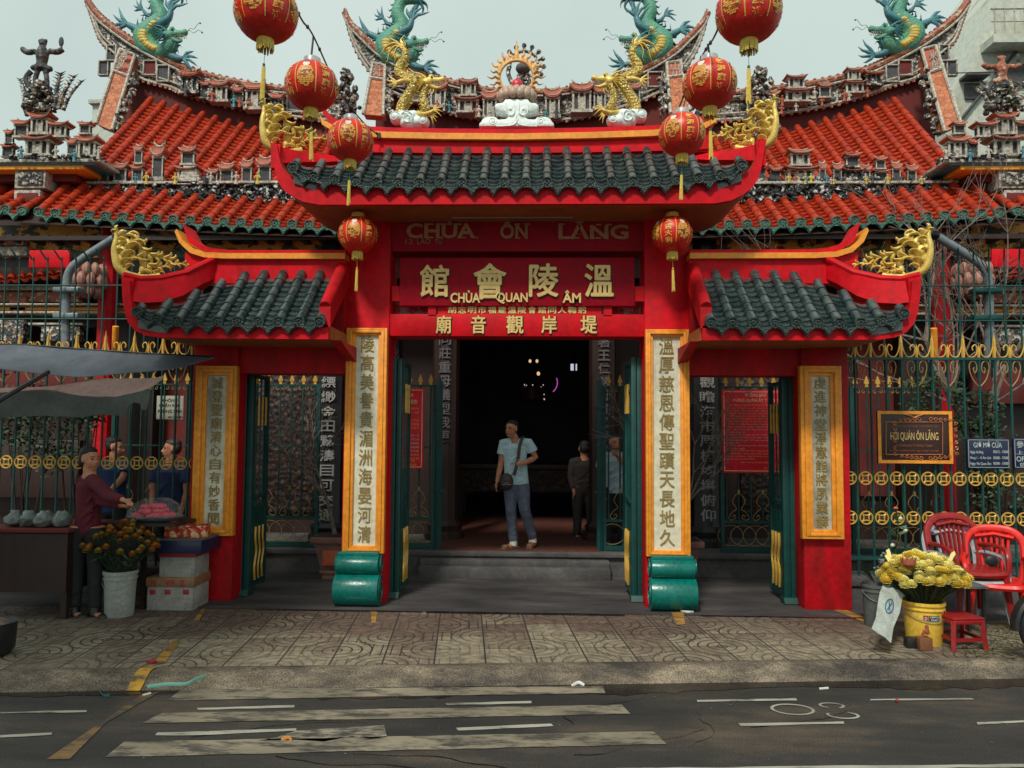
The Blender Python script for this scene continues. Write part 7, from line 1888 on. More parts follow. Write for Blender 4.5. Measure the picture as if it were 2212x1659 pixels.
mb = MB(); mb.tube(cr([P(395, 770, -.20), P(420, 690, -.20), P(440, 600, -.19), P(455, 480, -.17), P(478, 395, -.10), P(495, 372, -.02), P(500, 390, .10)], 5), .021, 8, flat=.25, up=(0, 1, 0)); mb.build('strap', BAGM, bag)
MAROC = mat('maroon knit', (0.11, 0.006, 0.018), 0.9, (0.07, 0.005, 0.014), 8, .8, bump=.3); BLU1 = mat('royal blue shirt', (0.012, 0.04, 0.14), 0.8, (0.01, 0.03, 0.10), 7, .8, bump=.3); BLU2 = mat('dark blue shirt', (0.02, 0.035, 0.11), 0.8, (0.015, 0.025, 0.08), 7, .8, bump=.3); DKT = mat('dark trousers', (.015, .015, .018), .85)
def stand(x, ytop, Y, z0, dirx=0, H=.225, wid=.19, arms=None, lean=0):
    hd_ = W(x, ytop, Y); top = hd_.z; hx = hd_.x; Hh = top - z0
    q = lambda a, b, c=0.: Vector((hx + a + lean * (b - .55) * Hh, Y + c, z0 + b * Hh))
    J = dict(head=q(0, .925), neck=q(0, .845), shL=q(wid, .80), shR=q(-wid, .80), hipL=q(.085, .50), hipR=q(-.085, .50), knL=q(.095, .27), knR=q(-.095, .27), anL=q(.10, .045), anR=q(-.10, .045), elL=q(wid + .03, .63), elR=q(-wid - .03, .63), wrL=q(wid, .50, -.06), wrR=q(-wid, .50, -.06))
    if arms: J.update({k: W(*v) for k, v in arms.items()})
    return J
person('flower seller in a maroon top reaching over her stall under the dark awning', stand(196, 966, 7.35, 0, arms=dict(shL=(204, 1038, 7.28), shR=(176, 1036, 7.42), elL=(236, 1072, 7.15), wrL=(266, 1080, 7.05), elR=(226, 1084, 7.3), wrR=(262, 1092, 7.25)), wid=.15), MAROC, DKT, HAIR, vox=.011, face=(.9, -.4, -.1), long_sleeve=True, hairlen=.07)
person('man in a royal blue shirt seen through the left fence behind the flower seller', stand(250, 944, 8.95, 0, arms=dict(elL=(263, 1035, 8.8), wrL=(236, 1062, 8.7)), wid=.16), BLU1, DKT, HAIR, vox=.012, face=(.95, .1, -.15))
person('balding man in a dark blue shirt behind the cream paper sign and fence', stand(371, 948, 8.9, 0, wid=.17), BLU2, DKT, mat('thin dark hair', (.05, .035, .03), .6), vox=.012, face=(-.85, -.5, -.05))
person('visitor in a pale blue shirt behind the narrow railing right of the door', stand(1328, 938, 10.35, PZ, wid=.17, arms=dict(elL=(1346, 1000, 10.25), wrL=(1333, 985, 10.15))), mat('pale blue shirt', (.36, .46, .52), .8, (.28, .38, .44), 8, .8), DKT, HAIR, vox=.012, face=(.3, -.9, -.2))
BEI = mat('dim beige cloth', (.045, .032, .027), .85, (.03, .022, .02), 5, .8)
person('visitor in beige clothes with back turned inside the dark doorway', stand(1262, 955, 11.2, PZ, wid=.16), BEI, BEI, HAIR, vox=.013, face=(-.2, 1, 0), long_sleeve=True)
# ================================================================ inside the doorway: altar, lamps
t = thing('altar_table', 'dark carved altar table deep inside the doorway', 'table', W(1120, 1120, 13.5)); q = W(1120, 1120, 13.5)
MB().box(q.x - 1.1, q.x + 1.1, 13.3, 14.0, 1.15, 1.22).build('table_top', DARKW, t); MB().box(q.x - 1.0, q.x + 1.0, 13.35, 13.4, .75, 1.12).build('carved_apron', CARV, t)
l0 = None
for dx_ in (-1, 1):
    for dy_ in (13.36, 13.9):
        MB().box(q.x + dx_ * 1.0 - .04, q.x + dx_ * 1.0 + .04, dy_, dy_ + .08, PZ, 1.15).build('leg', DARKW, t)
t = thing('incense_urn', 'small bronze incense urn on the altar table in the doorway', 'urn', (q.x, 13.6, 1.22)); MB().lathe([(.08, 0), (.12, .03), (.10, .06), (.19, .14), (.20, .24), (.16, .26)], (q.x, 13.6, 1.22), 16).build('urn', mat('dull bronze', (.16, .10, .04), .4, metal=.8), t)
def glow(nm, c, s): return mat(nm, (0.8, 0.7, 0.5), .5, emit=(c, s))
GW = glow('warm lamp', (1, .62, .32), .9); GC = glow('cool lamp', (.75, .85, 1), .7); GP = glow('magenta neon', (.85, .12, .8), .7)
for x, y, r_, m_, lab in ((1145, 780, .030, GW, 'left warm lamp of the pair glowing high in the dark doorway'), (1160, 780, .030, GW, 'right warm lamp of the pair glowing high in the dark doorway'), (1163, 807, .035, GW, 'orange lamp glowing above the magenta neon arc')):
    p = W(x, y, 13); t = thing('altar_lamp', lab, 'lamp', p); MB().ell(p, (r_ * .8, r_ * .8, r_), 8, 6).build('glow', m_, t); MB().tube([p + Vector((0, 0, r_)), Vector((p.x, p.y, 5.0))], .006, 4).build('wire', BLACK, t)
for x, w_ in ((1236, .028), (1245, .012)):
    p = W(x, 793, 14); t = thing('candle_tube', ('wider' if w_ > .02 else 'thinner') + ' pale glowing tube high in the dark doorway', 'lamp', p); MB().box(p.x - w_, p.x + w_, 14, 14.03, p.z - .06, p.z + .06).build('glow', GC, t); MB().tube([p + Vector((0, 0, .06)), Vector((p.x, p.y, 5.0))], .006, 4).build('wire', BLACK, t)
t = thing('neon_ring', 'thin magenta neon arc glowing in the dark doorway', 'neon light', W(1190, 830, 13.4)); c = W(1178, 820, 13.4); mb = MB()
mb.tube([c + Vector((math.cos(math.radians(a)) * .21, 0, math.sin(math.radians(a)) * .21 - .05)) for a in range(-50, 25, 8)], .007, 5); mb.build('tube', GP, t)
MB().tube([c + Vector((.21, .03, .0)), c + Vector((.21, .03, 1.6))], .006, 4).build('wire', BLACK, t)
t = thing('hanging_chandelier', 'dim hanging lamp cluster with tiny glowing beads as reflections in the doorway', 'lamp', W(1150, 850, 13.2)); mb = MB(); rr = random.Random(4)
for k in range(16):
    p = W(1150 + rr.uniform(-26, 30), 848 + rr.uniform(-20, 22), 13.2); mb.ell(p, rr.uniform(.006, .012), 5, 4)
mb.build('glints', glow('tiny glints', (1, .75, .7), 0.8), t); MB().lathe([(.05, 0), (.2, .05), (.22, .25), (.05, .3)], W(1150, 870, 13.25), 12).build('shade', DARKW, t); p = W(1150, 850, 13.25); MB().tube([p, Vector((p.x, p.y, 5))], .008, 4).build('chain', BLACK, t)  # small emissive beads stand in for reflected glints
# ================================================================ flower stall, left
TARP = mat('slate grey tarpaulin', (0.10, 0.115, 0.14), 0.6, (0.055, 0.06, 0.075), 2.5, .8, bump=.15, bscale=5)
PINKT = mat('faded pink tarpaulin', (0.34, 0.20, 0.17), 0.7, (0.26, 0.15, 0.13), 3, .8, bump=.15, bscale=5); PALET = mat('pale grey canvas', (0.10, 0.11, 0.10), 0.85, (0.06, 0.065, 0.06), 3, .8, bump=.2, bscale=6)
def sheet(name, label, back, front, m, sag=.04, n=24, k=8, seed=0, parent=None):
    B = cr(back, 6); Fr = cr(front, 6); mb = MB()
    def s_(A, u): j = u * (len(A) - 1); i = min(int(j), len(A) - 2); return A[i].lerp(A[i + 1], j - i)
    vs = []
    for j in range(k + 1):
        v = j / k
        for i in range(n + 1):
            u = i / n; p = s_(B, u).lerp(s_(Fr, u), v); p.z -= sag * 4 * v * (1 - v) * math.sin(math.pi * min(1, u + .1)) + .006 * math.sin(u * 21 + v * 5 + seed); vs.append(p)
    o = len(vs); mb.v = vs + [p + Vector((0, 0, -.006)) for p in vs]
    for j in range(k):
        for i in range(n):
            a = j * (n + 1) + i; mb.f.append((a, a + 1, a + n + 2, a + n + 1)); mb.f.append((o + a, o + a + n + 1, o + a + n + 2, o + a + 1))
    for i in range(n): mb.f.append((k * (n + 1) + i, k * (n + 1) + i + 1, o + k * (n + 1) + i + 1, o + k * (n + 1) + i)); mb.f.append((i, o + i, o + i + 1, i + 1))
    ob = mb.build(name, m, parent)
    return ob
t = thing('stall_awning', 'dark slate tarpaulin awning stretched to a point over the flower stall', 'awning', W(150, 790, 7.2))
sheet('tarpaulin', '', [W(-120, 742, 7.9), W(60, 746, 7.9), W(200, 757, 7.85), W(330, 765, 7.8), W(455, 771, 7.75)], [W(-120, 770, 7.45), W(30, 800, 7.42), W(150, 812, 7.42), W(280, 806, 7.45), W(400, 790, 7.6), W(462, 772, 7.74)], TARP, .02, parent=t)
mb = MB(); mb.tube([W(-120, 741, 7.9), W(60, 745, 7.9), W(200, 756, 7.85), W(330, 764, 7.8), W(462, 771, 7.75)], .01, 5); mb.build('edge_rope', BLACK, t)
mb = MB(); mb.tube([W(-10, 870, 6.7), W(105, 803, 7.3)], .022, 6); mb.tube([W(-40, 1400, 7.0), W(-38, 780, 7.0)], .03, 8); mb.build('support_pole', BLACK, t)
t = thing('stall_awning', 'faded pink cloth awning with a torn pale valance under the slate one', 'awning', W(250, 850, 7.1))
sheet('cloth', '', [W(-60, 842, 7.55), W(98, 834, 7.5), W(219, 817, 7.45), W(300, 818, 7.42), W(354, 812, 7.4)], [W(-60, 852, 7.38), W(98, 842, 7.36), W(176, 855, 7.2), W(250, 857, 7.2), W(313, 843, 7.25), W(354, 815, 7.38)], PINKT, .015, seed=2, parent=t)
top_ = [(-60, 852), (98, 842), (176, 855), (250, 857), (313, 843), (324, 842)]; bot_ = [(-60, 905), (98, 898), (176, 902), (215, 895), (262, 898), (272, 898), (276, 880), (288, 869), (302, 872), (308, 886), (317, 884), (323, 860)]
mb = MB(); mb.prism(wp(top_ + bot_[::-1], 7.19), 7.19, 7.20); mb.build('torn_valance', PALET, t, smooth=False)
STY = mat('grubby polystyrene', (0.36, 0.34, 0.31), 0.85, (0.20, 0.18, 0.16), 5, .8, bump=.2, bscale=60); CARD = mat('brown tape', (0.30, 0.15, 0.07), 0.5, (0.20, 0.10, 0.05), 10, .8)
def fbox(name, label, x0, x1, y0, y1, Y, depth, m, lidm, lid=.03, rot=0):
    a = W(x0, y1, Y); b = W(x1, y1, Y); z1 = W(x0, y0, Y).z; t = thing(name, label, 'box', ((a.x + b.x) / 2, Y, a.z))
    MB().box(a.x, b.x, Y, Y + depth, a.z, z1 - lid).build('box_body', m, t, bevel=.01); MB().box(a.x - .012, b.x + .012, Y - .012, Y + depth + .012, z1 - lid, z1).build('lid', lidm, t, bevel=.008); return t, a, b, z1
Yb = 7.62
z_of = lambda y, Y: W(380, y, Y).z
t, a, b, z1 = fbox('foam_box', 'larger grubby foam box on the ground with a taped brown lid', 316, 415, 1247, 1321, Yb, .38, STY, CARD, .09)
t.location.z = a.z
TAPR = mat('red label', (0.35, .02, .02), .5)
mb = MB()
for x in (330, 362, 402): p = W(x, 1278, Yb); mb.box(p.x - .03, p.x + .03, Yb - .003, Yb + .001, p.z - .028, p.z + .02)
mb.build('red_label', TAPR, t, bevel=.002)
mb = MB(); dl(mb, 'N', 326, 337, 1253, 1266, Yb - .015, .02, .003); dl(mb, 'WF', 356, 378, 1253, 1266, Yb - .015, .02, .003); dl(mb, 'Σ', 389, 400, 1253, 1266, Yb - .015, .02, .003); mb.build('marker_lettering', TAPR, t, smooth=False)
t, a2, b2, z2 = fbox('foam_box', 'smaller white foam box with a red rim stacked under the counter slab', 343, 420, 1193, 1247, Yb + .03, .34, STY, TAPR, .045)
p0 = W(340, 1192, Yb); p1 = W(440, 1163, Yb)
t = thing('counter_slab', 'navy counter slab with pale top laid across the stacked foam boxes', 'counter', ((p0.x + p1.x) / 2, Yb, p0.z)); z3 = W(380, 1166, Yb).z
MB().box(p0.x - .02, p1.x, Yb - .05, Yb + .42, z2 + .001, z3).build('slab', BLUE, t, bevel=.006); MB().box(p0.x - .03, p1.x + .01, Yb - .06, Yb + .43, z3, z3 + .012).build('slab_top', PALET, t)
# cartons and jars on the slab
CRT = mat('red printed carton', (0.50, 0.04, 0.02), 0.45, (0.75, 0.50, 0.25), 18, .95, contrast=(.52, .56), c3=(.7, .65, .55))
for i, (x, y, w_, h_, lab) in enumerate(((372, 1166, 26, 34, 'stack of orange incense packs at the left end of the counter slab'), (402, 1150, 30, 26, 'red and cream carton on the back of the counter slab'), (418, 1166, 28, 20, 'round red and cream tin at the front of the counter slab'), (440, 1156, 20, 26, 'red packet at the right end of the counter slab'))):
    q = W(x, y, Yb + .08 + .05 * (i % 2)); w2 = w_ / F * Yb / 2; h2 = h_ / F * Yb; t = thing('carton', lab, 'carton', (q.x, q.y, z3 + .012)); mb = MB()
    if i == 2: mb.lathe([(w2, 0), (w2, h2), (w2 * .9, h2 + .01)], (q.x, q.y, z3 + .012), 18)
    elif i == 0:
        for k in range(4): mb.box(q.x - w2 + k * .003, q.x + w2, q.y - .06, q.y + .06, z3 + .013 + k * h2 / 4, z3 + .010 + (k + 1) * h2 / 4)
    else: mb.box(q.x - w2, q.x + w2, q.y - .06, q.y + .06, z3 + .012, z3 + .012 + h2)
    mb.build('printed_box', CRT, t, bevel=.004)
    MB().box(q.x - w2 * .9, q.x + w2 * .9, q.y - .05, q.y + .05, z3 + .012 + h2 + .001, z3 + .012 + h2 + .012).build('lid', TAPR, t, bevel=.003)
# trestle with red produce on a tray
t = thing('stall_table', 'dark low table carrying the tray of pink buns beside the flower seller', 'table', W(300, 1230, 7.75)); q = W(312, 1128, 7.6)
MB().box(q.x - .36, q.x + .36, 7.5, 8.1, q.z - .03, q.z).build('table_top', DARKW, t)
for dx_ in (-.32, -.02):
    for yy in (7.66, 8.05): MB().box(q.x + dx_ - .02, q.x + dx_ + .02, yy - .02, yy + .02, 0, q.z - .03).build('leg', DARKW, t)
tz = q.z
t = thing('bun_tray', 'clear wrapped tray heaped with bright pink buns', 'tray', (q.x + .05, 7.7, tz)); MB().lathe([(.20, .001), (.28, .04), (.285, .05), (.26, .045)], (q.x + .05, 7.72, tz), 20, sy=.7).build('tray', STEEL, t)
PNK = mat('pink bun', (0.80, 0.04, 0.10), 0.5, (0.75, 0.22, 0.22), 8, .8); rr = random.Random(9)
b0 = None
for k in range(26):
    a_ = rr.uniform(0, 6.28); d_ = rr.uniform(0, .21); lv = k // 10
    p = Vector((q.x + .05 + math.cos(a_) * d_ * (1 - lv * .25), 7.72 + math.sin(a_) * d_ * .6, tz + .055 + lv * .045))
    if b0 is None: b0 = MB().ell(p, (.048, .045, .032), 10, 7).build('bun', PNK, t); bp0 = p
    else: part_copy(b0, p - bp0)
CLR = mat('clear film', (.6, .6, .6), .25, alpha=.10); mb = MB(); mb.lathe([(.28, .0), (.27, .06), (.22, .13), (.12, .17), (.01, .18)], (q.x + .05, 7.72, tz + .045), 22, sy=.7)
for v in mb.v: v += Vector((rr.uniform(-.012, .012),) * 3)
mb.build('plastic_film', CLR, t, ang=20)
# cart with bagged produce far left
q = W(90, 1135, 7.4); t = thing('stall_cart', 'dark red wooden cart at the far left under the awning', 'cart', (q.x, 7.4, 0))
MB().box(q.x - .45, q.x + .42, 7.15, 7.95, q.z - .04, q.z).build('cart_top', MARO, t, bevel=.006); MB().box(q.x - .43, q.x + .40, 7.18, 7.92, .25, q.z - .05).build('cart_body', DARKW, t)
for dx_ in (-.4, .37): MB().box(q.x + dx_ - .03, q.x + dx_ + .03, 7.2, 7.26, 0, .26).build('leg', DARKW, t)
cz_ = q.z; BAGP = mat('translucent carrier bag', (.17, .19, .18), .2, (.03, .035, .03), 8, .7, bump=.5, bscale=18)
for k, (x, lab) in enumerate(((32, 'leftmost knotted plastic bag on the dark red cart'), (62, 'second knotted plastic bag on the dark red cart'), (98, 'wide crumpled plastic bag of greens on the dark red cart'), (134, 'plastic bag on the right end of the dark red cart'))):
    p = W(x, 1118, 7.3); t = thing('plastic_bag', lab, 'bag', (p.x, p.y, cz_)); mb = MB(); r_ = .075 if k != 2 else .10
    mb.lathe([(r_ * .9, 0), (r_ * 1.2, .035), (r_ * 1.15, .08), (r_ * .7, .115), (r_ * .25, .13), (r_ * .2, .14)], (p.x, p.y, cz_), 14)
    for v in mb.v: v += Vector((rr.uniform(-.018, .018), rr.uniform(-.018, .018), rr.uniform(-.0, .02)))
    for s_ in (-1, 1): mb.tube([(p.x, p.y, cz_ + .12), (p.x + s_ * .03, p.y, cz_ + .15), (p.x + s_ * .055, p.y, cz_ + .145)], [.012, .016, .006], 6)
    mb.build('bag', BAGP, t, remesh=.010, rsmooth=1)
# buckets of flowers
def bucket(p, r, h, m, label, rimm=None, sq=1.0):
    t = thing('flower_bucket', label, 'bucket', p); b = MB().lathe([(r * .84, 0), (r * .86, .01), (r * .96, h * .82), (r * 1.03, h * .82), (r * 1.03, h * .85), (r * .98, h * .86), (r * 1.0, h * .93), (r * 1.06, h * .93), (r * 1.06, h), (r * .96, h), (r * .94, h * .90), (r * .5, h * .89)], p, 28).build('bucket', m, t, ang=30)
    MB().lathe([(.01, h * .885), (r * .93, h * .89)], p, 20).build('water', DARKW, t)
    mb = MB(); pts = [p + Vector((math.cos(math.radians(a)) * r * 1.04, math.sin(math.radians(a)) * r * 1.04 - .0, h * .84 - .09 * math.sin(math.radians(a - 180)))) for a in range(180, 361, 15)]
    mb.tube(pts, .004, 5); mb.build('handle', STEEL, t); return t, b
def bouquet(p, z0, R_, H_, cols, label, seed, n=26, wrap=None, fr=.035, droop=.0, cat='flowers', leafn=120, name='flower_bunch', stemz=0.0):
    rr = random.Random(seed); t = thing(name, label, cat, (p.x, p.y, z0)); st = MB(); lv = MB(); heads = []
    for k in range(n):
        a = rr.uniform(0, 6.28); d_ = math.sqrt(rr.random()) * R_; q = Vector((p.x + math.cos(a) * d_, p.y + math.sin(a) * d_ * .75, z0 + H_ * (1 - .45 * (d_ / R_) ** 2) * rr.uniform(.82, 1.08)))
        b = Vector((p.x + math.cos(a) * d_ * .22, p.y + math.sin(a) * d_ * .2, z0 + stemz)); st.tube([b, b.lerp(q, .5) + Vector((0, 0, .02)), q], .0045, 4); heads.append(q)
    for k in range(leafn):
        q = rr.choice(heads); u = rr.uniform(.25, .95); c = Vector((p.x, p.y, z0)).lerp(q, u); d = Vector((rr.uniform(-1, 1), rr.uniform(-1, .6), rr.uniform(-.2, .9))).normalized(); s_ = d.orthogonal().normalized() * .012; L_ = rr.uniform(.05, .11)
        lv.add([c, c + d * L_ * .5 + s_, c + d * L_, c + d * L_ * .5 - s_], [(0, 1, 2, 3)])
    st.build('stems', LEAFD, t); lv.build('leaves', LEAFD, t, smooth=False)
    src = []
    for ci, m_ in enumerate(cols):
        mb = MB(); 
        for ring_, (tilt, rad, num) in enumerate(((1.35, fr * .9, 6), (1.0, fr * .95, 9), (.65, fr, 11), (.3, fr * 1.05, 12), (-.05, fr * 1.05, 12), (-.45, fr, 10))):
            for k in range(num):
                a = 2 * math.pi * k / num + ring_ * .4; d = Vector((math.cos(a) * math.cos(tilt), math.sin(a) * math.cos(tilt), math.sin(tilt))); sd = Vector((-math.sin(a), math.cos(a), 0)) * rad * .32
                mb.add([d * rad * .35, d * rad * .80 + sd, d * rad + Vector((0, 0, rad * .22)), d * rad * .80 - sd], [(0, 1, 2, 3)])
        src.append((mb, m_))
    firsts = [None] * len(cols)
    for k, q in enumerate(heads):
        ci = rr.randrange(len(cols))
        if firsts[ci] is None:
            m2 = MB(); m2.add([v + q for v in src[ci][0].v], src[ci][0].f); firsts[ci] = (m2.build('flower_head', src[ci][1], t, ang=70), q)
        else: part_copy(firsts[ci][0], q - firsts[ci][1])
    if wrap:
        mb = MB(); prof_ = [(R_ * .32, stemz), (R_ * .45, H_ * .3), (R_ * .75, H_ * .62), (R_ * .98, H_ * .80)]; mb.lathe(prof_, (p.x, p.y, z0), 26, sy=.8); mb.f = mb.f[:-2]
        for v in mb.v: v += Vector((rr.uniform(-.012, .012), rr.uniform(-.012, .012), rr.uniform(-.02, .02)))
        mb.build('wrapping', wrap, t, ang=20)
    return t
WPL = mat('white bucket plastic', (0.36, 0.37, 0.34), 0.5, (0.26, 0.26, 0.23), 5, .8); ORF = mat('orange petals', (0.60, 0.22, 0.03), .6, (0.40, .14, .02), 8, .8); ORF2 = mat('amber petals', (0.50, 0.28, 0.05), .6); YEF = mat('yellow petals', (0.98, 0.80, 0.16), .55, (.9, .66, .10), 9, .7); CRF = mat('cream petals', (0.98, 0.88, 0.36), .55); FILM = mat('dark cellophane', (0.03, 0.04, 0.035), .2, alpha=.55)
p = G(255, 1330); p = Vector((p.x, p.y + .02, 0)); bucket(p, .150, .43, WPL, 'white plastic bucket of orange flowers on the left pavement')
bouquet(p, .40, .37, .46, [ORF, ORF2], 'wrapped bunches of orange flowers in the white bucket', 3, 85, FILM, .033, leafn=420)
p = G(2000, 1390); p = Vector((p.x, p.y + .03, 0)); YEP = mat('yellow bucket plastic', (0.78, 0.50, 0.06), .4, (.66, .40, .05), 5, .7)
t, bk = bucket(p, .165, .36, YEP, 'yellow paint bucket full of yellow flowers on the right pavement')
# label on the bucket, wrapped round it
def curved(s, cxa, zc, wa, h, r, m, mb, depth=.002):
    vs, fs = glyphs(s, 0.03, 0.0); a0 = min(v.x for v in vs); a1 = max(v.x for v in vs); b0 = min(v.y for v in vs); b1 = max(v.y for v in vs)
    mb.add([Vector((p.x + math.sin(cxa + ((v.x - a0) / (a1 - a0) - .5) * wa) * (r + depth), p.y - math.cos(cxa + ((v.x - a0) / (a1 - a0) - .5) * wa) * (r + depth), zc + ((v.y - b0) / (b1 - b0) - .5) * h)) for v in vs], fs)
def patch(mb, a0, a1, z0, z1, r, n=8):
    o = len(mb.v)
    for k in range(n + 1):
        a = a0 + (a1 - a0) * k / n; mb.v += [Vector((p.x + math.sin(a) * r, p.y - math.cos(a) * r, z)) for z in (z0, z1)]
    for k in range(n): mb.f.append((o + 2 * k, o + 2 * k + 2, o + 2 * k + 3, o + 2 * k + 1))
rb_ = .165 * .935
mb = MB(); patch(mb, -.18, .42, .215, .262, rb_ + .002); mb.build('label', BLACK, bk, smooth=False)
mb = MB(); patch(mb, -.46, -.20, .215, .262, rb_ + .002); mb.build('red_mark', TAPR, bk, smooth=False)
mb = MB(); curved('NIPPON', .12, .250, .50, .017, rb_, PWH, mb, .006); curved('PAINT', .12, .227, .42, .017, rb_, PWH, mb, .006); curved('D', -.33, .238, .12, .026, rb_, PWH, mb, .006); mb.build('label_lettering', PWH, bk, smooth=False)
bouquet(p, .32, .36, .41, [YEF, CRF], 'large mass of yellow flowers in the yellow bucket', 8, 175, FILM, .046, leafn=90)
mb = MB(); t = thing('flower_wrapping', 'pale cellophane cones standing among the yellow flowers', 'wrapping', (p.x, p.y, .45)); rr = random.Random(2)
for k in range(10):
    x = rr.uniform(-.2, .22); q = Vector((p.x + x, p.y + .02 + rr.uniform(-.05, .1), .55)); e = q + Vector((x * .5, 0, rr.uniform(.15, .24))); s_ = .02; mb.add([q, e + Vector((-s_, 0, 0)), e + Vector((s_ * .5, 0, .02)), e + Vector((s_, 0, -.01))], [(0, 1, 2, 3)])
mb.build('cones', CRF, t, smooth=False)
LOTB = mat('brown red lotus bud', (.36, .10, .05), .5, (.25, .06, .03), 8, .7); mb = MB(); q = W(1963, 1228, p.y - .15); t = thing('lotus_flower', 'brown red folded lotus among the yellow flowers', 'flower', q)
for k in range(9):
    a = 2 * math.pi * k / 9; mb.tube([q, q + Vector((math.cos(a) * .05, math.sin(a) * .04, .04)), q + Vector((math.cos(a) * .065, math.sin(a) * .05, .10))], [.012, .028, .002], 6, flat=.4)
mb.build('petals', LOTB, t)
# grey bucket with palm leaves and babies breath behind
p = G(1898, 1352); p = Vector((p.x, p.y + .05, 0)); bucket(p, .12, .38, PALET, 'grey bucket of palm fronds leaning behind the cardboard'); 
t = thing('palm_fronds', 'dark palm fronds spreading left from the grey bucket', 'leaves', (p.x, p.y, .36)); mb = MB(); rr = random.Random(6)
for k in range(26):
    a = rr.uniform(-.3, 1.1); sx = -1 if k % 4 else .6; q = Vector((p.x, p.y, .38)); e = q + Vector((sx * math.cos(a) * .26, rr.uniform(-.1, .1), math.sin(a) * .22 + .06)); n_ = Vector((0, .2, 1)).cross(e - q).normalized() * .010; mb.add([q, q.lerp(e, .5) + n_ + Vector((0, 0, .03)), e, q.lerp(e, .5) - n_ + Vector((0, 0, .03))], [(0, 1, 2, 3)])
mb.build('fronds', mat('frond green', (.03, .09, .05), .5, (.06, .13, .08), 10, .8), t, smooth=False)
bouquet(Vector((p.x + .13, p.y, 0)), .36, .14, .30, [mat('tiny white blossom', (.6, .62, .58), .6)], 'sprays of tiny white blossom behind the yellow flowers', 21, 60, None, .012, leafn=30)
# tall lilies / rose stem
p = G(1945, 1330) + Vector((0, .12, 0)); t = thing('tall_rose_stem', 'tall stem with pale buds and one pink rose above the yellow flowers', 'flower', Vector((p.x, p.y, .36))); mb = MB(); pts = cr([Vector((p.x, p.y, .0)), Vector((p.x + .01, p.y, .5)), W(1940, 1150, p.y), W(1936, 1100, p.y)], 5); mb.tube(pts, .007, 5)
for k in range(9): q = pts[6 + k]; e = q + Vector((rr.uniform(-.09, .09), -.02, rr.uniform(.0, .06))); mb.tube([q, e], .004, 4); n_ = Vector((.02, 0, .02)); mb.add([q, e + n_, e + (e - q) * .6, e - n_], [(0, 1, 2, 3)])
mb.build('stem', LEAFD, t)
mb = MB(); mb.ell(W(1935, 1098, p.y), (.025, .02, .018), 8, 6); mb.build('rose', mat('pink rose', (.6, .08, .08), .5), t)
for x, y in ((1945, 1120), (1928, 1178), (1956, 1146)): MB().ell(W(x, y, p.y - .01), (.022, .018, .022), 8, 6).build('bud', mat('pale bud', (.55, .6, .35), .5), t)
# leaning cardboard sheet with a blue oval mark
Yc_ = 6.62; A = [W(1908, 1262, 6.82), W(1951, 1283, 6.80), W(1925, 1389, 6.42), W(1883, 1358, 6.46)]; rg = [A[0], A[0].lerp(A[1], .5) + Vector((0, 0, .01)), A[1], A[1].lerp(A[2], .4) + Vector((.01, 0, 0)), A[1].lerp(A[2], .7) + Vector((-.012, 0, 0)), A[2], A[2].lerp(A[3], .3) + Vector((0, 0, .012)), A[2].lerp(A[3], .65), A[3], A[3].lerp(A[0], .25) + Vector((.012, 0, 0)), A[3].lerp(A[0], .5), A[3].lerp(A[0], .8) + Vector((-.01, 0, 0))]
t = thing('cardboard_sheet', 'torn pale cardboard sheet with a blue oval mark leaning by the grey bucket', 'cardboard', A[3]); n_ = (A[1] - A[0]).cross(A[3] - A[0]).normalized()
if n_.y > 0: n_ = -n_
mb = MB(); m_ = len(rg); mb.add(rg + [q - n_ * .008 for q in rg], [tuple(range(m_)), tuple(range(2 * m_ - 1, m_ - 1, -1))] + [(i, (i + 1) % m_, m_ + (i + 1) % m_, m_ + i) for i in range(m_)]); sh_ = mb.build('sheet', mat('pale worn cardboard', (.38, .42, .38), .8, (.22, .22, .18), 8, .7), t, smooth=False)
c = A[0].lerp(A[2], .38) + (A[1] - A[0]) * .12 + n_ * .016; ux = (A[1] - A[0]).normalized(); uy = (A[0] - A[3]).normalized(); mb = MB(); o = 0
def el(rx, ry, off): return [c + ux * math.cos(2 * math.pi * k / 24) * rx + uy * math.sin(2 * math.pi * k / 24) * ry + n_ * off for k in range(24)]
E1 = el(.036, .085, 0); E2 = el(.028, .074, 0); mb.v = E1 + E2; mb.f = [(i, (i + 1) % 24, 24 + (i + 1) % 24, 24 + i) for i in range(24)]
for s_ in (1, -1): mb.add([c - ux * .014 * s_ - uy * .05 + n_ * .001, c - ux * .006 * s_ - uy * .05 + n_ * .001, c + ux * .016 * s_ + uy * .05 + n_ * .001, c + ux * .008 * s_ + uy * .05 + n_ * .001], [(0, 1, 2, 3)])
mb.build('oval_mark', mat('blue print', (.02, .10, .20), .6), sh_, smooth=False)
# wooden block and dark lump beside the bucket
p = G(2004, 1406); t = thing('wooden_block', 'small brown wooden block with a dark twist on top before the yellow bucket', 'wood block', p); MB().box(p.x - .06, p.x + .045, p.y, p.y + .09, 0.001, .10).build('block', mat('raw brown wood', (.20, .075, .03), .7, (.12, .05, .02), 12, .8), t, bevel=.005); MB().tube(cr([p + Vector((-.03, .03, .10)), p + Vector((-.01, .02, .16)), p + Vector((.02, .03, .13)), p + Vector((.01, .03, .20))], 4), .014, 6).build('twist', LOTB, t)
p = G(1975, 1403); t = thing('black_tin', 'small black tin beside the wooden block', 'tin', p); MB().box(p.x - .045, p.x + .045, p.y + .02, p.y + .1, 0.001, .085).build('tin', BLACK, t, bevel=.006)
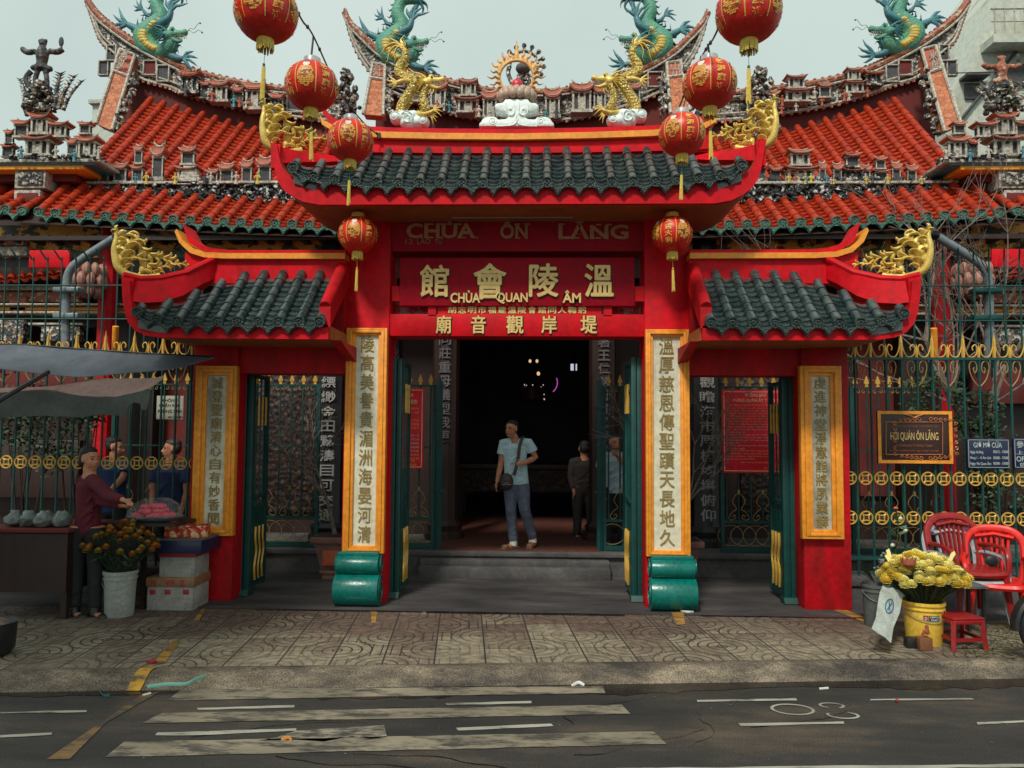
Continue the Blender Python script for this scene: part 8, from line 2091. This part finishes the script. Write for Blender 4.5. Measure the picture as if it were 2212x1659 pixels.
# plastic chairs
RPL = mat('glossy red plastic', (0.70, 0.014, 0.008), 0.38, (0.58, 0.012, 0.01), 3, .6, spec=.35); DRPL = mat('dull dark red plastic', (0.30, 0.012, 0.012), 0.35, (0.22, 0.01, 0.01), 3, .6); WPLA = mat('white grey plastic', (0.40, 0.42, 0.45), 0.4, (.30, .32, .34), 4, .6)
def chair(label, loc, rot, m, group=None, slats=6):
    t = thing('plastic_chair', label, 'chair', (0, 0, 0), group)
    mb = MB(); mb.box(-.21, .21, -.21, .20, .415, .435); 
    for v in mb.v:
        if v.y < -.1: v.z -= .008
    mb.build('seat', m, t, bevel=.012)
    mb = MB(); mb.tube(cr([(-.21, -.21, .41), (0, -.225, .40), (.21, -.21, .41), (.215, 0, .41), (.21, .20, .41), (0, .21, .41), (-.21, .20, .41), (-.215, 0, .41), (-.21, -.21, .41)], 4), .030, 6); mb.build('seat_apron', m, t)
    mb = MB(); mb.tube(cr([(-.22, .19, .42), (-.245, .24, .60), (-.235, .29, .76), (-.15, .315, .86), (0, .32, .885), (.15, .315, .86), (.235, .29, .76), (.245, .24, .60), (.22, .19, .42)], 5), .037, 8, flat=.6); mb.build('back_frame', m, t)
    s0 = None
    for k in range(slats):
        x = -.115 + .23 * k / (slats - 1)
        MB().tube([(x * .75, .20, .43), (x * .9, .25, .60), (x * 1.05, .305, .83)], [.013, .014, .015], 6).build('slat', m, t)
    MB().tube([(-.16, .30, .80), (0, .305, .83), (.16, .30, .80)], .045, 8, flat=.5).build('top_panel', m, t)
    for s_ in (-1, 1):
        MB().tube(cr([(s_ * .24, .25, .62), (s_ * .265, .08, .635), (s_ * .265, -.12, .62), (s_ * .245, -.20, .56), (s_ * .235, -.215, .42)], 4), .027, 8, flat=.8).build('armrest', m, t)
        for y0, y1 in ((-.20, -.245), (.19, .25)): MB().tube([(s_ * .205, y0, .42), (s_ * .225, (y0 + y1) / 2, .2), (s_ * .245, y1, 0.0)], [.042, .034, .026], 6, flat=.7).build('leg', m, t)
    t.location = loc; t.rotation_euler = (0, 0, rot); return t
p = G(2172, 1368); chair('glossy red plastic armchair nearest the street at the right edge', (p.x + .06, p.y + .22, 0), math.radians(-28), RPL)
p = W(2092, 1240, 7.55); chair('white grey plastic chair stacked beneath the dark red one by the fence', (p.x, 7.55, .02), math.radians(6), WPLA)
chair('dark red plastic chair stacked on the white grey one by the fence', (p.x, 7.53, .10), math.radians(2), DRPL)
def stool(label, loc, w, h, m, rot=0):
    t = thing('plastic_stool', label, 'stool', (0, 0, 0)); a = w / 2
    MB().box(-a, a, -a, a, h - .02, h).build('seat', m, t, bevel=.012); mb = MB(); mb.box(-a * .98, a * .98, -a * .98, a * .98, h - .055, h - .02); mb.build('seat_rim', m, t, bevel=.006)
    for sx in (-1, 1):
        for sy in (-1, 1): MB().tube([(sx * a * .86, sy * a * .86, h - .03), (sx * a * 1.02, sy * a * 1.02, 0)], [.026, .022], 4).build('leg', m, t)
    for s_ in (-1, 1): MB().box(-a * .9, a * .9, s_ * a * .93 - .008, s_ * a * .93 + .008, h * .28, h * .38).build('stretcher', m, t); MB().box(s_ * a * .93 - .008, s_ * a * .93 + .008, -a * .9, a * .9, h * .28, h * .38).build('stretcher', m, t)
    t.location = loc; t.rotation_euler = (0, 0, rot)
p = G(2087, 1405); stool('low dark red plastic stool between the yellow bucket and the chair', (p.x, p.y + .12, 0), .29, .27, DRPL, math.radians(8))
t = thing('dust_mask', 'black face mask hanging on the back of the glossy red armchair', 'mask', W(2145, 1205, 7.0)); mb = MB(); mb.ell(W(2143, 1212, 6.72), (.055, .02, .05), 12, 8); mb.tube(cr([W(2130, 1200, 6.74), W(2128, 1185, 6.8), W(2150, 1180, 6.85)], 4), .004, 4); mb.build('mask', BLACK, t)
p = W(2085, 1245, 7.0); t = thing('folding_table', 'low table with a pale top between the flowers and the chairs', 'table', (p.x, 7.2, 0)); MB().box(p.x - .3, p.x + .2, 7.0, 7.3, .44, .46).build('table_top', PALET, t)
for dx_ in (-.27, .17):
    for yy in (7.03, 7.27): MB().box(p.x + dx_ - .012, p.x + dx_ + .012, yy - .012, yy + .012, 0, .44).build('leg', BLACK, t)
# motorbike at the right edge
t = thing('motorbike', 'dark motorbike nosing in at the right edge beside the stool', 'motorbike', (G(2260, 1400).x, 6.35, 0)); c = Vector((W(2276, 1355, 6.35).x, 6.35, .27)); RUB = mat('tyre rubber', (.010, .010, .010), .7, (.02, .02, .02), 20, .6)
wh = MB().tube([c + Vector((math.cos(2 * math.pi * k / 36) * .225, 0, math.sin(2 * math.pi * k / 36) * .225)) for k in range(36)], .045, 10, closed=True).build('tyre', RUB, t)
mb = MB(); mb.tube([c + Vector((math.cos(2 * math.pi * k / 30) * .18, 0, math.sin(2 * math.pi * k / 30) * .18)) for k in range(30)], .012, 6, closed=True)
for k in range(8): mb.tube([c, c + Vector((math.cos(k * .785) * .18, 0, math.sin(k * .785) * .18))], .006, 4)
mb.build('rim', STEEL, wh); mb = MB(); mb.tube([c + Vector((math.cos(math.radians(a)) * .30, 0, math.sin(math.radians(a)) * .30)) for a in range(40, 190, 12)], .055, 8, flat=.5); mb.build('mudguard', BLACK, t)
mb = MB(); mb.tube([c + Vector((0, -.07, 0)), c + Vector((.25, -.05, .6))], .022, 8); mb.tube([c + Vector((0, .07, 0)), c + Vector((.25, .05, .6))], .022, 8); mb.build('fork', STEEL, t); mb = MB(); mb.ell(c + Vector((.42, 0, .45)), (.30, .14, .22), 14, 9); mb.ell(c + Vector((.30, 0, .72)), (.12, .12, .10), 12, 8); mb.build('bodywork', BLACK, t)
# dark tub at the lower left edge
p = G(-46, 1425); t = thing('charcoal_tub', 'dark round tub at the lower left edge of the pavement', 'tub', (p.x, p.y + .12, 0)); MB().lathe([(.13, 0), (.17, .05), (.18, .25), (.19, .26), (.16, .25), (.01, .2)], (p.x, p.y + .12, 0), 20).build('tub', BLACK, t); MB().ell((p.x, p.y + .12, .24), (.13, .13, .05), 10, 6).build('contents', BARK, t)
# unseen tree added out of view on the left; its crown shades the stall
t = thing('unseen_shade_tree', 'unseen leafy tree added to shade the flower stall from the left', 'tree', (-6.3, 5.2, 0)); mb = MB(); mb.tube(cr([(-6.3, 5.2, 0), (-6.25, 5.1, 1.5), (-6.0, 4.8, 3.2), (-5.9, 4.4, 4.6)], 4), [.2 - .01 * i for i in range(13)], 10)
for e in ((-4.9, 3.6, 5.0), (-6.6, 3.4, 5.4), (-4.8, 2.4, 4.8), (-5.6, 5.0, 5.4)): mb.tube(cr([(-6.0, 4.8, 3.2), ((-6.0 + e[0]) / 2, (4.7 + e[1]) / 2, 4.4), e], 4), [.09, .08, .07, .06, .05, .045, .04, .035, .03], 7)
mb.build('trunk', BARK, t); mb = MB(); rr = random.Random(50)
cl_ = [(rr.uniform(-7.2, -4.2), rr.uniform(1.2, 5.6), rr.uniform(4.2, 6.2)) for _ in range(44)]
for k in range(9500):
    c0 = rr.choice(cl_); q = Vector((c0[0] + rr.gauss(0, .32), c0[1] + rr.gauss(0, .35), c0[2] + rr.gauss(0, .22))); q.x = min(q.x, -.74 * q.y - .45); d = Vector((rr.uniform(-1, 1), rr.uniform(-1, 1), rr.uniform(-.5, .4))).normalized(); s_ = d.orthogonal().normalized() * .04; mb.add([q, q + d * .09 + s_, q + d * .17, q + d * .09 - s_], [(0, 1, 2, 3)])
mb.build('crown', LEAFD, t, smooth=False)
# ================================================================ litter
def litter(label, pts, z, m, r=.012, cat='litter', name='litter', flat=.2):
    mb = MB(); mb.tube(cr([G(x, y, z) + Vector((0, 0, .008 + .012 * (i % 2))) for i, (x, y) in enumerate(pts)], 5), r, 6, flat=flat, up=(0, 1, 0)); o = mb.build(name, m); tag(o, label, cat)
TQ = mat('turquoise ribbon', (.20, .48, .38), .5); litter('turquoise plastic ribbon lying along the gutter', [(318, 1486), (360, 1484), (400, 1480), (425, 1472), (448, 1462)], -0.05, TQ, .013, name='ribbon', cat='ribbon')
litter('small scrunched dark blue ribbon on the road at the left', [(218, 1492), (216, 1500), (225, 1506), (236, 1508)], ROADZ, BLUD, .014, name='ribbon', cat='ribbon')
litter('red scrap lying on the yellow line of the pavement', [(316, 1432), (325, 1436), (338, 1433), (330, 1430)], 0, TAPR, .012)
litter('white scrap on the road below the turquoise ribbon', [(308, 1504), (326, 1503)], ROADZ, WHT, .007)
litter('crumpled orange wrapper on the worn patch of the crosswalk', [(608, 1602), (622, 1600), (630, 1603)], ROADZ, ORF, .010)
litter('crumpled pale paper on the gutter edge right of centre', [(1235, 1484), (1250, 1480), (1262, 1483)], ROADZ, WHT, .012)
litter('white scrap on the gutter near the right end of the kerb', [(1770, 1490), (1790, 1492)], ROADZ, WHT, .008)
litter('crushed white wrapper on the pavement by the right column', [(1470, 1322), (1485, 1326), (1498, 1324)], 0, WHT, .012)
litter('red bottle cap on the road at the right', [(1936, 1517), (1940, 1517)], ROADZ, TAPR, .012, flat=1)
rr = random.Random(77); mb = MB()
for k in range(90):
    z = ROADZ + .004 if k % 3 else .004; q = G(rr.uniform(60, 2180), rr.uniform(1500, 1640) if k % 3 else rr.uniform(1325, 1415), z); a = rr.uniform(0, 3.1); s_ = rr.uniform(.004, .013); d = Vector((math.cos(a), math.sin(a), 0)) * s_; e = Vector((-d.y, d.x, 0)) * .5
    mb.add([q - d, q + e, q + d, q - e + Vector((0, 0, .004))], [(0, 1, 2, 3)])
o = mb.build('road_crumbs', STONE, None, smooth=False); o['kind'] = 'stuff'; o['label'] = 'pale crumbs and scraps scattered over the road and pavement'
mb = MB()
for k in range(420):
    q = G(rr.uniform(2080, 2212), rr.uniform(1345, 1425), .003) + Vector((0, 0, rr.uniform(0, .02))); a = rr.uniform(0, 6.28); L_ = rr.uniform(.03, .09); d = Vector((math.cos(a), math.sin(a), rr.uniform(-.05, .3))) * L_; e = Vector((-math.sin(a), math.cos(a), 0)) * .007; mb.add([q, q + d * .5 + e, q + d, q + d * .5 - e], [(0, 1, 2, 3)])
o = mb.build('fallen_leaves', mat('cut leaf litter', (.06, .08, .03), .6, (.20, .16, .06), 12, .9), None, smooth=False); o['kind'] = 'stuff'; o['label'] = 'cut leaves and stems littering the pavement under the plastic chairs'

bpy.data.scenes.remove(TMP)
